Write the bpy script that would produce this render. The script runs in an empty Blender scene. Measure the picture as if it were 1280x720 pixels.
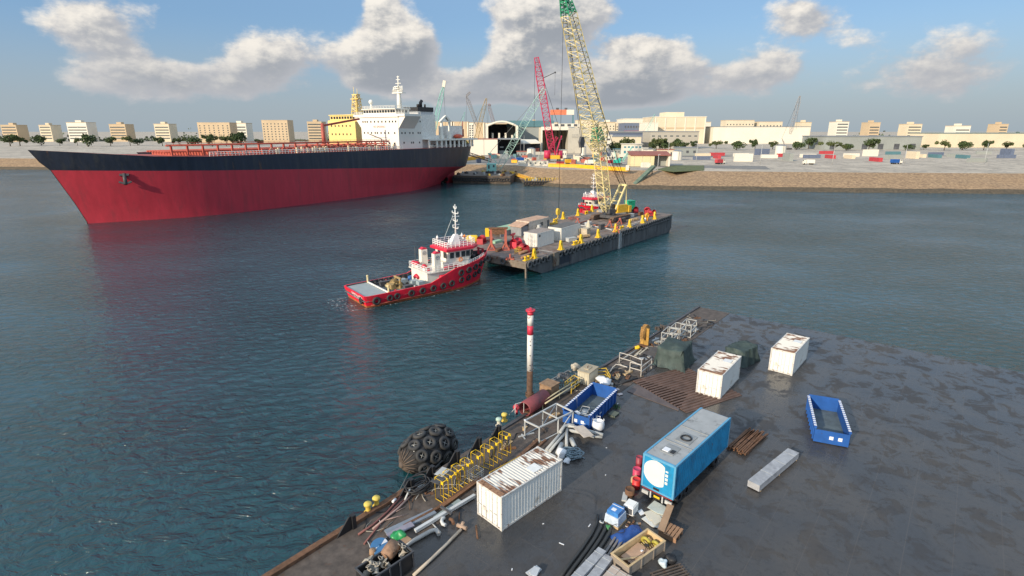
import bpy, bmesh, math, random
from math import sin, cos, tan, pi, radians, sqrt, atan2
from mathutils import Vector, Matrix
random.seed(7)
S = bpy.context.scene
COL = S.collection
V = Vector

# ------------------------------------------------------------------ camera
F, PIT, H = 680.0, radians(16.15), 27.3
cam_d = bpy.data.cameras.new('camera'); cam = bpy.data.objects.new('camera', cam_d); COL.objects.link(cam)
cam.location = (0, 0, H); cam.rotation_euler = (pi/2 - PIT, 0, 0)
cam_d.sensor_width = 36; cam_d.lens = 36*F/1280; cam_d.clip_end = 20000; cam_d.clip_start = .5
S.camera = cam
def ray(px, py):
    dx, dy = (px-640)/F, (360-py)/F
    return V((dx, cos(PIT)+dy*sin(PIT), -sin(PIT)+dy*cos(PIT)))
def at(px, py, z=2.0):
    d = ray(px, py); t = (z-H)/d.z
    return V((d.x*t, d.y*t, z))
def hgt(px, py, Y):
    d = ray(px, py); t = Y/d.y
    return V((d.x*t, Y, H+d.z*t))
def X(px, Y, z=7): return (px-640)/F*(Y*cos(PIT)+(H-z)*sin(PIT))
def Z(py, Y): return hgt(640, py, Y).z

# ------------------------------------------------------------------ materials
def _nt(name):
    m = bpy.data.materials.new(name); m.use_nodes = True
    nt = m.node_tree; b = nt.nodes['Principled BSDF']
    return m, nt, b
def lin(c): return tuple(c)+(1,) if len(c) == 3 else c
MC = {}
def M(name, col, rough=.6, metal=0.0, var=.18, scale=1.2, rust=0.0, rcol=(.11,.045,.02), rscale=1.6, bump=0.0, bscale=8., stretch=(1,1,1), spec=.5, dirt=0.0, dcol=(.05,.045,.04)):
    if name in MC: return MC[name]
    m, nt, b = _nt(name); N = nt.nodes; L = nt.links
    tc = N.new('ShaderNodeTexCoord'); mp = N.new('ShaderNodeMapping'); mp.inputs['Scale'].default_value = stretch
    L.new(tc.outputs['Object'], mp.inputs[0])
    def noise(sc, det=5, ro=.6):
        n = N.new('ShaderNodeTexNoise'); n.inputs['Scale'].default_value = sc; n.inputs['Detail'].default_value = det; n.inputs['Roughness'].default_value = ro
        L.new(mp.outputs[0], n.inputs['Vector']); return n.outputs['Fac']
    def ramp(f, a, bb):
        r = N.new('ShaderNodeMapRange'); r.inputs['From Min'].default_value = a; r.inputs['From Max'].default_value = bb
        L.new(f, r.inputs['Value']); return r.outputs[0]
    def mix(f, a, bb):
        x = N.new('ShaderNodeMix'); x.data_type = 'RGBA'
        L.new(f, x.inputs[0])
        for i, c in ((6, a), (7, bb)):
            if isinstance(c, tuple): x.inputs[i].default_value = lin(c)
            else: L.new(c, x.inputs[i])
        return x.outputs[2]
    lo = tuple(max(0, c*(1-var)) for c in col); hi = tuple(min(1, c*(1+var)) for c in col)
    c = mix(ramp(noise(scale), .3, .7), lo, hi)
    if dirt > 0:
        c = mix(ramp(noise(scale*.37+.21, 8, .7), .62-dirt*.35, .75-dirt*.25), c, tuple(dcol))
    if rust > 0:
        f = ramp(noise(rscale, 9, .72), .68-rust*.3, .74-rust*.28)
        c = mix(f, c, tuple(rcol))
    L.new(c, b.inputs['Base Color'])
    b.inputs['Roughness'].default_value = rough; b.inputs['Metallic'].default_value = metal
    b.inputs['Specular IOR Level'].default_value = spec
    if bump > 0:
        bp = N.new('ShaderNodeBump'); bp.inputs['Strength'].default_value = bump; bp.inputs['Distance'].default_value = .05
        L.new(noise(bscale, 6, .65), bp.inputs['Height']); L.new(bp.outputs[0], b.inputs['Normal'])
    MC[name] = m
    return m
white = M('white_paint', (.74,.72,.67), .5, rust=.18, rscale=.9, dirt=.12)
white_clean = M('white_enamel', (.8,.79,.76), .45, var=.06)
cream = M('cream_paint', (.72,.62,.36), .55, var=.08)
red = M('red_hull_paint', (.78,.014,.04), .45, var=.2, rust=.22, rscale=1.6, rcol=(.25,.03,.02), dirt=.2, dcol=(.42,.035,.04), stretch=(1,1,.4))
redroof = M('red_roof_paint', (.55,.02,.05), .45, var=.12)
redmach = M('red_machinery', (.42,.03,.04), .55, rust=.25)
redpale = M('faded_red_oxide', (.42,.11,.075), .65, rust=.3)
yellow = M('safety_yellow', (.8,.52,.02), .5, var=.12, rust=.1)
yellow_worn = M('worn_yellow', (.62,.42,.05), .6, rust=.3, rscale=3)
yel_lat = M('lattice_yellow', (.68,.57,.28), .55, rust=.12)
green_paint = M('bright_green_paint', (.02,.42,.2), .5)
green_lat = M('lattice_green', (.03,.3,.15), .5)
teal = M('pale_teal_paint', (.3,.62,.53), .5, var=.1)
crimson = M('crimson_paint', (.5,.03,.09), .5, var=.15)
orange = M('orange_paint', (.7,.2,.08), .55)
black = M('black_steel', (.018,.018,.02), .55, var=.3)
rubber = M('black_rubber', (.022,.022,.024), .75, var=.35, scale=4, bump=.3, bscale=20)
tyre_m = M('tyre_rubber', (.03,.03,.032), .8, var=.3, scale=3)
glass = M('dark_glass', (.02,.025,.03), .12, var=.3, spec=.8)
grey = M('grey_steel', (.24,.25,.26), .55, var=.2, rust=.1)
greyp = M('pale_grey_paint', (.46,.47,.46), .55, var=.12, rust=.15)
dgrey = M('dark_steel', (.07,.07,.075), .6, var=.3, rust=.2)
rusty = M('rusty_steel', (.15,.075,.04), .85, var=.4, scale=3, rust=.3, rcol=(.05,.03,.022), bump=.3)
rustdark = M('dark_rusty_plate', (.095,.075,.062), .75, var=.4, scale=1.4, rust=.3, rcol=(.10,.055,.035), bump=.2)
beige = M('beige_paint', (.55,.5,.38), .6, rust=.2, rscale=2.5)
timber = M('raw_timber', (.5,.36,.2), .8, var=.25, scale=2, stretch=(1,6,6), dirt=.2)
card = M('brown_card', (.36,.23,.14), .85)
concrete = M('pale_concrete', (.48,.45,.38), .85, var=.14, scale=.12, dirt=.2, dcol=(.3,.28,.24))
blue_p = M('blue_paint', (.015,.09,.33), .5, rust=.12, rcol=(.06,.04,.03))
blue_tr = M('light_blue_paint', (.01,.24,.47), .5, var=.16, dirt=.3, dcol=(.015,.15,.3), rust=.16, rscale=2.5, bump=.2, bscale=2)
tarp_b = M('blue_tarp', (.02,.075,.28), .55, bump=.5, bscale=4)
tarp_g = M('green_tarp', (.04,.062,.057), .7, var=.35, bump=.9, bscale=2.2, dirt=.3, dcol=(.08,.1,.085))
plastic_w = M('white_plastic', (.75,.76,.78), .4, var=.06)
rope_m = M('weathered_rope', (.33,.3,.25), .9)
rope_d = M('dark_hose', (.03,.03,.032), .6)
rope_b = M('blue_grey_rope', (.22,.29,.33), .9, var=.3, scale=6)

# ------------------------------------------------------------------ mesh builder
class MB:
    def __init__(s, T=None): s.v = []; s.f = []; s.m = []; s.s = []; s.T = T or Matrix.Identity(4)
    def add(s, vs, fs, mat=0, smooth=False):
        o = len(s.v)
        s.v += [s.T @ V(p) for p in vs]
        for f in fs: s.f.append([i+o for i in f]); s.m.append(mat); s.s.append(smooth)
    def bx(s, x0, x1, y0, y1, z0, z1, mat=0):
        p = [(x0,y0,z0),(x1,y0,z0),(x1,y1,z0),(x0,y1,z0),(x0,y0,z1),(x1,y0,z1),(x1,y1,z1),(x0,y1,z1)]
        s.add(p, [(3,2,1,0),(4,5,6,7),(0,1,5,4),(1,2,6,5),(2,3,7,6),(3,0,4,7)], mat)
    def box(s, c, d, mat=0, rz=0, top=(1,1)):
        x, y, z = (k/2 for k in d); R = Matrix.Rotation(rz, 3, 'Z')
        p = []
        for zz, k in ((-z,(1,1)), (z,top)):
            for a, b in ((-1,-1),(1,-1),(1,1),(-1,1)): p.append(R @ V((a*x*k[0], b*y*k[1], zz)) + V(c))
        s.add(p, [(3,2,1,0),(4,5,6,7),(0,1,5,4),(1,2,6,5),(2,3,7,6),(3,0,4,7)], mat)
    def frame(s, d):
        d = V(d).normalized(); a = V((0,0,1)) if abs(d.z) < .95 else V((1,0,0))
        u = d.cross(a).normalized(); return u, u.cross(d).normalized()
    def bar(s, p0, p1, w, h=None, mat=0):
        p0, p1 = V(p0), V(p1); h = h or w
        u, n = s.frame(p1-p0); u = u*w/2; n = n*h/2
        p = [q+a*u+b*n for q in (p0,p1) for a, b in ((-1,-1),(1,-1),(1,1),(-1,1))]
        s.add(p, [(3,2,1,0),(4,5,6,7),(0,1,5,4),(1,2,6,5),(2,3,7,6),(3,0,4,7)], mat)
    def tube(s, pts, r, n=6, mat=0, closed=False, smooth=True):
        pts = [V(p) for p in pts]; k = len(pts); vs = []; fs = []
        for i, p in enumerate(pts):
            a = pts[(i-1) % k] if (closed or i) else p; b = pts[(i+1) % k] if (closed or i < k-1) else p
            u, w = s.frame(b-a) if (b-a).length > 1e-6 else (V((1,0,0)), V((0,1,0)))
            rr = r[i] if isinstance(r, (list,tuple)) else r
            vs += [p+rr*(cos(2*pi*j/n)*u+sin(2*pi*j/n)*w) for j in range(n)]
        for i in range(k if closed else k-1):
            for j in range(n):
                a = i*n+j; b = i*n+(j+1) % n; c = ((i+1) % k)*n
                fs.append((a, b, c+(j+1) % n, c+j))
        s.add(vs, fs, mat, smooth)
        if not closed:
            o = len(s.v)-len(vs)
            s.f.append([o+j for j in range(n)][::-1]); s.m.append(mat); s.s.append(False)
            s.f.append([o+(k-1)*n+j for j in range(n)]); s.m.append(mat); s.s.append(False)
    def cyl(s, p0, p1, r0, r1=None, n=14, mat=0): s.tube([p0, p1], [r0, r0 if r1 is None else r1], n, mat)
    def torus(s, c, axis, R, r, nu=18, nv=8, mat=0, sq=1.0):
        c = V(c); u, w = s.frame(axis); a = V(axis).normalized(); vs = []; fs = []
        for i in range(nu):
            t = 2*pi*i/nu; d = cos(t)*u+sin(t)*w
            for j in range(nv):
                q = 2*pi*j/nv; vs.append(c+d*(R+r*cos(q))+a*r*sq*sin(q))
        for i in range(nu):
            for j in range(nv):
                fs.append((i*nv+j, i*nv+(j+1) % nv, ((i+1) % nu)*nv+(j+1) % nv, ((i+1) % nu)*nv+j))
        s.add(vs, fs, mat, True)
    def lathe(s, c, axis, prof, n=16, mat=0, smooth=True):
        c = V(c); u, w = s.frame(axis); a = V(axis).normalized(); vs = []; fs = []
        for r, h in prof:
            vs += [c+a*h+max(r,.001)*(cos(2*pi*j/n)*u+sin(2*pi*j/n)*w) for j in range(n)]
        for i in range(len(prof)-1):
            for j in range(n): fs.append((i*n+j, i*n+(j+1) % n, (i+1)*n+(j+1) % n, (i+1)*n+j))
        s.add(vs, fs, mat, smooth)
    def ball(s, c, r, nu=14, nv=8, mat=0):
        r = V(r) if not isinstance(r, (int,float)) else V((r,r,r)); vs = []; fs = []
        for i in range(nv+1):
            a = pi*i/nv
            for j in range(nu):
                b = 2*pi*j/nu; vs.append(V(c)+V((r.x*max(sin(a),.002)*cos(b), r.y*max(sin(a),.002)*sin(b), r.z*cos(a))))
        for i in range(nv):
            for j in range(nu): fs.append((i*nu+j, (i+1)*nu+j, (i+1)*nu+(j+1) % nu, i*nu+(j+1) % nu))
        s.add(vs, fs, mat, True)
    def prism(s, pts, z0, z1, mat=0):
        n = len(pts)
        vs = [(p[0],p[1],z0) for p in pts]+[(p[0],p[1],z1) for p in pts]
        s.add(vs, [tuple(range(n))[::-1], tuple(range(n,2*n))]+[(i,(i+1) % n,n+(i+1) % n,n+i) for i in range(n)], mat)
    def xprism(s, pts, y0, y1, mat=0):          # profile in x,z pushed along y
        n = len(pts)
        vs = [(p[0],y0,p[1]) for p in pts]+[(p[0],y1,p[1]) for p in pts]
        s.add(vs, [tuple(range(n)), tuple(range(n,2*n))[::-1]]+[(i,n+i,n+(i+1) % n,(i+1) % n) for i in range(n)], mat)
    def grid(s, rows, mat=0, smooth=False):     # rows of equal numbers of points
        k = len(rows[0]); vs = [p for r in rows for p in r]; fs = []
        for i in range(len(rows)-1):
            for j in range(k-1): fs.append((i*k+j, i*k+j+1, (i+1)*k+j+1, (i+1)*k+j))
        s.add(vs, fs, mat, smooth)
    def poly(s, pts, mat=0): s.add(pts, [tuple(range(len(pts)))], mat)
    def lattice(s, p0, p1, side, prof, nb, rc, rl, mat=0, n=4):
        # four-chord boom from p0 to p1; prof(t) gives (half width, half depth)
        p0, p1 = V(p0), V(p1); d = (p1-p0); u = (V(side)-V(side).project(d)).normalized(); w = d.cross(u).normalized()
        def P(t, a, b):
            hw, hd = prof(t); return p0+d*t+u*a*hw+w*b*hd
        cs = ((-1,-1),(1,-1),(1,1),(-1,1))
        for a, b in cs: s.tube([P(i/nb,a,b) for i in range(nb+1)], rc, n, mat, smooth=False)
        for i in range(nb):
            t0, t1 = i/nb, (i+1)/nb
            for k in range(4):
                a, b = cs[k], cs[(k+1) % 4]
                if i % 2: a, b = b, a
                s.tube([P(t0,*a), P(t1,*b)], rl, 3, mat, smooth=False)
                s.tube([P(t1,*a), P(t1,*b)], rl, 3, mat, smooth=False)
    def rail(s, pts, h=1.0, post=1.5, r=.03, rows=2, mat=0, n=4):
        for a, b in zip(pts[:-1], pts[1:]):
            a, b = V(a), V(b); k = max(1, round((b-a).length/post))
            for i in range(k+1): 
                p = a.lerp(b, i/k); s.tube([p, p+V((0,0,h))], r, n, mat, smooth=False)
            for j in range(1, rows+1):
                z = V((0,0,h*j/rows)); s.tube([a+z, b+z], r, n, mat, smooth=False)
    def build(s, name, mats, parent=None, loc=None, rot=None):
        if not isinstance(mats, (list,tuple)): mats = [mats]
        me = bpy.data.meshes.new(name); me.from_pydata([tuple(p) for p in s.v], [], s.f)
        for m in mats: me.materials.append(m)
        for p, mi, sm in zip(me.polygons, s.m, s.s): p.material_index = mi; p.use_smooth = sm
        bm = bmesh.new(); bm.from_mesh(me); bmesh.ops.recalc_face_normals(bm, faces=bm.faces); bm.to_mesh(me); bm.free()
        o = bpy.data.objects.new(name, me); COL.objects.link(o)
        if parent: o.parent = parent
        if loc is not None: o.location = loc
        if rot is not None: o.rotation_euler = rot if not isinstance(rot, (int,float)) else (0,0,rot)
        return o
def tag(o, label, cat, group=None, kind=None):
    o['label'] = label; o['category'] = cat
    if group: o['group'] = group
    if kind: o['kind'] = kind
    return o
def thing(name, label, cat, loc=(0,0,0), rot=0, group=None):
    o = bpy.data.objects.new(name, None); COL.objects.link(o); o.empty_display_size = .2
    o.location = loc; o.rotation_euler = rot if not isinstance(rot, (int,float)) else (0,0,rot)
    return tag(o, label, cat, group)
def struct(o): o['kind'] = 'structure'; return o
KIDS = {}
def dup(root, loc, rot=0, label=None, group=None, cat=None):
    r = root.copy(); COL.objects.link(r); r.location = loc; r.rotation_euler = rot if not isinstance(rot, (int,float)) else (0,0,rot)
    if label: r['label'] = label
    if group: r['group'] = group
    if cat: r['category'] = cat
    for ch in [o for o in COL.objects if o.parent == root]:
        c = ch.copy(); COL.objects.link(c); c.parent = r
        for g in [o for o in COL.objects if o.parent == ch]:
            d = g.copy(); COL.objects.link(d); d.parent = c
    return r
def one(name, label, cat, mb, mats, loc=(0,0,0), rot=0, group=None):
    return tag(mb.build(name, mats, None, loc, rot), label, cat, group)
def text(name, body, size, mat, parent, loc, rot, depth=.01):
    cu = bpy.data.curves.new(name, 'FONT'); cu.body = body; cu.size = size; cu.extrude = depth; cu.align_x = 'CENTER'; cu.align_y = 'CENTER'
    t = bpy.data.objects.new(name, cu); COL.objects.link(t)
    bpy.context.view_layer.update()
    me = bpy.data.meshes.new_from_object(t.evaluated_get(bpy.context.evaluated_depsgraph_get()))
    bpy.data.objects.remove(t); bpy.data.curves.remove(cu)
    me.materials.clear(); me.materials.append(mat)
    o = bpy.data.objects.new(name, me); COL.objects.link(o); o.parent = parent; o.location = loc; o.rotation_euler = rot
    return o
def corr(mb, p0, d, L, h, nrm, depth=.05, pitch=.28, mat=0, up=V((0,0,1))):
    # trapezoidal corrugated sheet: starts at p0, runs along d for L, height h along up
    p0, d, nrm = V(p0), V(d), V(nrm); k = max(1, round(L/pitch)); q = L/k; row = []
    for i in range(k):
        for f, e in ((0,0),(.3,0),(.5,-1),(.8,-1)): row.append(p0+d*(q*(i+f))+nrm*depth*e)
    row.append(p0+d*L)
    mb.grid([row, [p+up*h for p in row]], mat)

# ------------------------------------------------------------------ world, sun
SAZ = V((-.68, -.733, 0)).normalized(); SEL = radians(21)
sd = bpy.data.lights.new('sun', 'SUN'); sd.energy = 4.5; sd.angle = radians(1.5); sd.color = (1, .86, .67)
sun = bpy.data.objects.new('sun', sd); COL.objects.link(sun)
to_sun = V((SAZ.x*cos(SEL), SAZ.y*cos(SEL), sin(SEL)))
sun.rotation_euler = (-to_sun).to_track_quat('-Z', 'Y').to_euler(); sun.location = (-60, -80, 120)
W = bpy.data.worlds.new('World'); S.world = W; W.use_nodes = True
def build_world():
    nt = W.node_tree; N = nt.nodes; L = nt.links
    bg = N['Background']; bg.inputs['Strength'].default_value = .13
    sky = N.new('ShaderNodeTexSky'); sky.sky_type = 'NISHITA'; sky.sun_disc = False
    sky.sun_elevation = SEL; sky.sun_rotation = atan2(to_sun.x, to_sun.y); sky.air_density = 1.0; sky.dust_density = 1.2; sky.ozone_density = 1.5
    tc = N.new('ShaderNodeTexCoord')
    def m(op, a, b=None, c=None):
        x = N.new('ShaderNodeMath'); x.operation = op
        for i, q in enumerate((a, b, c)):
            if q is None: continue
            if isinstance(q, (int,float)): x.inputs[i].default_value = q
            else: L.new(q, x.inputs[i])
        return x.outputs[0]
    sep = N.new('ShaderNodeSeparateXYZ'); L.new(tc.outputs['Generated'], sep.inputs[0])
    az = m('ARCTAN2', sep.outputs[0], sep.outputs[1]); el = m('ARCSINE', sep.outputs[2])
    comb = N.new('ShaderNodeCombineXYZ'); L.new(m('MULTIPLY', az, 1.0), comb.inputs[0]); L.new(m('MULTIPLY', el, 1.6), comb.inputs[1])
    def noise(vec, sc, det, ro, off=None):
        n = N.new('ShaderNodeTexNoise'); n.inputs['Scale'].default_value = sc; n.inputs['Detail'].default_value = det; n.inputs['Roughness'].default_value = ro
        if off:
            a = N.new('ShaderNodeVectorMath'); a.operation = 'ADD'; L.new(vec, a.inputs[0]); a.inputs[1].default_value = off; vec = a.outputs[0]
        L.new(vec, n.inputs['Vector']); return n.outputs['Fac']
    n1 = noise(comb.outputs[0], 8, 10, .6); n2 = noise(comb.outputs[0], 8, 10, .6, (-.012, .016, 0)); nb = noise(comb.outputs[0], 3.2, 3, .5, (3.3, 1.1, 0)); nf = noise(comb.outputs[0], 26, 7, .6, (7, 2, 0))
    # cumulus heaps seen over the yard: direction, half extent (degrees), strength
    tot = None; topn = None
    for px, py, rx, ry, w in CLOUDS:
        d = ray(px, py).normalized(); a0, e0 = atan2(d.x, d.y), math.asin(d.z)
        q = m('ADD', m('POWER', m('DIVIDE', m('SUBTRACT', az, a0), radians(rx)), 2), m('POWER', m('DIVIDE', m('SUBTRACT', el, e0), radians(ry)), 2))
        g = m('MULTIPLY', m('POWER', 2.718, m('MULTIPLY', q, -1)), w)
        tot = g if tot is None else m('ADD', tot, g)
        h_ = m('MULTIPLY', g, m('SUBTRACT', m('DIVIDE', m('SUBTRACT', el, e0), radians(ry)), m('MULTIPLY', m('DIVIDE', m('SUBTRACT', az, a0), radians(rx)), .55)))
        topn = h_ if topn is None else m('ADD', topn, h_)
    dens = m('ADD', m('ADD', m('MULTIPLY', tot, .72), m('MULTIPLY', m('SUBTRACT', n1, .5), 1.25)), m('MULTIPLY', m('SUBTRACT', nb, .5), .5))
    def sm(v, a, b):
        r = N.new('ShaderNodeMapRange'); r.interpolation_type = 'SMOOTHSTEP'; r.inputs['From Min'].default_value = a; r.inputs['From Max'].default_value = b; L.new(v, r.inputs['Value']); return r.outputs[0]
    cover = sm(dens, .26, .5)
    thick = sm(dens, .35, .9)
    edge = sm(m('SUBTRACT', n1, n2), -.03, .16)
    lit = sm(m('ADD', m('ADD', m('MULTIPLY', topn, .62), m('MULTIPLY', m('SUBTRACT', n1, n2), 2.6)), m('ADD', m('MULTIPLY', m('SUBTRACT', nf, .5), .2), m('MULTIPLY', m('SUBTRACT', n1, .5), .9))), -.3, .55)
    lit = m('MULTIPLY', lit, m('ADD', .3, m('MULTIPLY', sm(el, .03, .15), .7)))
    def mixc(f, a, b):
        x = N.new('ShaderNodeMix'); x.data_type = 'RGBA'
        if isinstance(f, (int,float)): x.inputs[0].default_value = f
        else: L.new(f, x.inputs[0])
        for i, c in ((6,a),(7,b)):
            if isinstance(c, tuple): x.inputs[i].default_value = c+(1,)
            else: L.new(c, x.inputs[i])
        return x.outputs[2]
    base = mixc(thick, CL_THIN, CL_THICK)
    cc = mixc(lit, base, CL_LIT)
    low = sm(el, .17, .0)                       # thin veil of far cloud near the horizon
    veil = m('MULTIPLY', low, .8)
    skyc = mixc(m('MULTIPLY', sm(el, -.02, .12), .0), sky.outputs[0], sky.outputs[0])
    skyb = mixc(.55, sky.outputs[0], SKY_BLUE)
    s1 = mixc(veil, skyb, CL_VEIL)
    cover2 = m('MULTIPLY', cover, m('SUBTRACT', 1.0, m('MULTIPLY', sm(el, .05, .0), .45)))
    high = sm(el, .16, .48)                     # added bright tone above the view, for fill and water reflections
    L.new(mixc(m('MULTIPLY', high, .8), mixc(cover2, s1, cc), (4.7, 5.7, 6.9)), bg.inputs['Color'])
SKY_BLUE = (1.15, 2.5, 4.6); CL_THIN = (3.4, 3.5, 3.75); CL_THICK = (2.4, 2.6, 2.9); CL_LIT = (6.7, 6.3, 5.7); CL_VEIL = (2.75, 3.15, 3.35)
CLOUDS = [(488,60,3.2,3.2,1.05),(476,12,1.7,3.4,1.0),(522,66,2.6,2.4,1.0),(446,84,2.8,1.5,.7),(655,16,4.6,3.2,1.1),(634,80,3.0,2.0,1.0),(580,102,5.0,1.3,.8),(695,55,3.4,3.0,.75),(745,104,5,2.0,.85),(805,96,5,1.9,.8),(815,60,3,1.2,.6),(725,14,3.6,1.8,.65),(770,58,3,1.2,.5),
          (640,122,5,.9,.75),(730,126,5,.8,.7),(815,122,4,.9,.75),(560,124,4,.8,.6),(470,108,3.2,.8,.6),(330,70,5,3,.85),(200,100,8,2,.7),(120,20,4,3.4,.8),(940,92,5,2.2,.75),(1010,16,4,2.4,.7),(1160,76,6,3.2,.85)]
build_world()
S.view_settings.view_transform = 'Standard'; S.view_settings.look = 'None'; S.view_settings.exposure = .14; S.view_settings.gamma = 1
# ------------------------------------------------------------------ setting
def water_mat():
    m, nt, b = _nt('harbour_water'); N = nt.nodes; L = nt.links
    b.inputs['Base Color'].default_value = (.004,.048,.06,1); b.inputs['Roughness'].default_value = .08; b.inputs['IOR'].default_value = 1.58
    tc = N.new('ShaderNodeTexCoord'); mp = N.new('ShaderNodeMapping'); mp.inputs['Rotation'].default_value = (0,0,radians(-22)); mp.inputs['Scale'].default_value = (.75,1.2,1)
    L.new(tc.outputs['Object'], mp.inputs[0])
    def noise(sc, det, ro, dist=0):
        n = N.new('ShaderNodeTexNoise'); n.inputs['Scale'].default_value = sc; n.inputs['Detail'].default_value = det; n.inputs['Roughness'].default_value = ro; n.inputs['Distortion'].default_value = dist
        L.new(mp.outputs[0], n.inputs['Vector']); return n.outputs['Fac']
    a = noise(.8, 5, .6, .9); c = noise(.09, 3, .5); big = noise(.03, 2, .5)
    def mul(x, k):
        q = N.new('ShaderNodeMath'); q.operation = 'MULTIPLY'; L.new(x, q.inputs[0])
        if isinstance(k, (int,float)): q.inputs[1].default_value = k
        else: L.new(k, q.inputs[1])
        return q.outputs[0]
    def add(x, y):
        q = N.new('ShaderNodeMath'); q.operation = 'ADD'; L.new(x, q.inputs[0]); L.new(y, q.inputs[1]); return q.outputs[0]
    r = N.new('ShaderNodeMapRange'); r.inputs['From Min'].default_value = .35; r.inputs['From Max'].default_value = .65; r.inputs['To Min'].default_value = .4; r.inputs['To Max'].default_value = 1.25
    L.new(big, r.inputs['Value'])
    hgt_ = add(mul(mul(a, r.outputs[0]), 1.3), mul(c, 1.0))
    bp = N.new('ShaderNodeBump'); bp.inputs['Strength'].default_value = 1.0; bp.inputs['Distance'].default_value = .5
    L.new(hgt_, bp.inputs['Height']); L.new(bp.outputs[0], b.inputs['Normal'])
    return m
wb = MB(); wb.poly([(-3500,-400,0),(3500,-400,0),(3500,900,0),(-3500,900,0)])
struct(wb.build('harbour_water', water_mat()))
shore = [(-3500,520),(-700,430),(-120,385),(-60,350),(-34,318),(0,308),(10,290),(25,271),(77,262),(160,250),(320,236),(700,180),(3500,60)]
def top_of(p): return (p[0]+2, p[1]+(30 if p[0] > -40 else 18))
rock = M('brown_embankment_stone', (.33,.22,.125), .95, var=.5, scale=.9, bump=.45, bscale=.7, dirt=.35, dcol=(.2,.13,.08))
tide = M('wet_tidal_stone', (.085,.065,.04), .7, var=.5, scale=1.0, bump=.9, bscale=1.2)
eb = MB(); fine = []
for a, b in zip(shore[:-1], shore[1:]):
    k = max(1, min(30, int((V(b)-V(a)).length/6)))
    for i in range(k): fine.append(tuple(V(a).lerp(V(b), i/k)))
fine.append(shore[-1])
def jit(s): return random.uniform(-s, s)
rows = [[],[],[],[],[]]
for p in fine:
    t = top_of(p)
    for j, (f, z) in enumerate(((-.06,-1.5),(.15,1.7),(.4,3.4),(.72,5.3),(1.0,7.0))):
        g = .45 if 0 < j < 4 else 0
        rows[j].append((p[0]+(t[0]-p[0])*f+jit(g), p[1]+(t[1]-p[1])*f+jit(g), z+jit(g*.5)))
eb.grid(rows[:2], 1); eb.grid(rows[1:], 0)
struct(eb.build('embankment', [rock, tide]))
gm = M('yard_ground', (.46,.4,.32), .9, var=.25, scale=.05, dirt=.35, dcol=(.2,.175,.15))
gb = MB(); gb.poly([(p[0],p[1],7.0) for p in rows[4]]+[(9000,9000,7.0),(-9000,9000,7.0)])
struct(gb.build('yard_ground', gm))
# slabs and tracks on the yard
sl = M('dark_concrete_slab', (.2,.19,.175), .9, var=.2, scale=.1)
pv = MB()
pv.poly([(-40,366,7.004),(2,352,7.004),(14,420,7.004),(-40,440,7.004)]); pv.poly([(60,330,7.004),(140,300,7.004),(150,330,7.004),(66,352,7.004)]); pv.poly([(-60,470,7.004),(160,440,7.004),(200,470,7.004),(-60,500,7.004)])
struct(pv.build('yard_roadway', sl))
# ------------------------------------------------------------------ far shore: buildings
bwhite = M('building_white', (.74,.69,.58), .8, var=.06, scale=.05); bcream = M('building_cream', (.68,.58,.42), .8, var=.08, scale=.05)
bbeige = M('building_beige', (.56,.43,.28), .85, var=.08, scale=.04); bgrey = M('building_grey', (.3,.32,.3), .8, var=.1, scale=.05)
bdark = M('dark_interior', (.085,.09,.1), .9, var=.4, scale=.2); bteal = M('teal_roof', (.09,.2,.23), .6, var=.1, scale=.05)
broof = M('grey_metal_roof', (.22,.24,.26), .6, var=.12, scale=.08); bredroof = M('red_sheet_roof', (.3,.1,.07), .7, var=.2, scale=.2)
bwin = M('far_window', (.07,.09,.1), .25, var=.3, scale=.2, spec=.6); bblue = M('teal_window', (.06,.24,.3), .3)
bred = M('red_facade', (.45,.05,.06), .7); bnavy = M('blue_grey_facade', (.12,.15,.22), .7)
def block(name, label, cat, px0, px1, pyt, Y, depth, wall, roof, group=None, rz=0, over=.6, par=.8):
    x0, x1 = X(px0, Y), X(px1, Y); zt = Z(pyt, Y)
    t = thing(name, label, cat, ((x0+x1)/2, Y, 7), rz, group)
    w = x1-x0; b = MB(); b.bx(-w/2, w/2, 0, depth, -.5, zt-7-par); b.build('wall', wall, t)
    r = MB(); r.bx(-w/2-over, w/2+over, -over, depth+over, zt-7-par+.003, zt-7); r.build('roof', roof, t)
    return t, w, zt-7
def wins(t, w, cols, zs, ww, wh, mat, y=-.06, x0=None, x1=None, name='window'):
    x0 = -w/2 if x0 is None else x0; x1 = w/2 if x1 is None else x1; me = None
    for z in zs:
        for i in range(cols):
            x = x0+(x1-x0)*(i+.5)/cols
            if me is None:
                b = MB(); b.bx(-ww/2, ww/2, 0, .12, -wh/2, wh/2); o = b.build(name, mat, t); me = o.data
            else: o = bpy.data.objects.new(name, me); COL.objects.link(o); o.parent = t
            o.location = (x, y, z)
flats = 'beige apartment blocks behind the yard'
for px0, px1, pyt, lab, nst in ((543,566,151.5,'beige apartment slab showing behind the grey funnel of the tanker',0), (567,586,152,'plain beige apartment slab right behind the green trees at the tanker stern',0), (586.5,592.5,153,'narrow pale apartment tower with green balconies beside the plain beige slab',2), (593,606,153,'beige apartment slab behind the foot of the yellow lattice crane',0), (607,617,153.5,'apartment block striped with white bands left of the arched hangar',3), (617.5,634,154,'apartment block with a grid of dark windows partly behind the arched hangar',5)):
    t, w, h = block('apartment_block', lab, 'apartment block', px0, px1, pyt, 900, 25, bbeige if nst in (0,5) else bwhite, bbeige, flats, over=.2)
    if nst: wins(t, w, nst, [h*k/9+2 for k in range(1,8)], w/nst*.55, 2.2, bwin)
    else:
        for x in (-w*.5+1.2, w*.5-1.2):
            b = MB(); b.bx(x-.8, x+.8, -.4, .05, 0, h-1); b.build('white_pier', bwhite, t)
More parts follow.
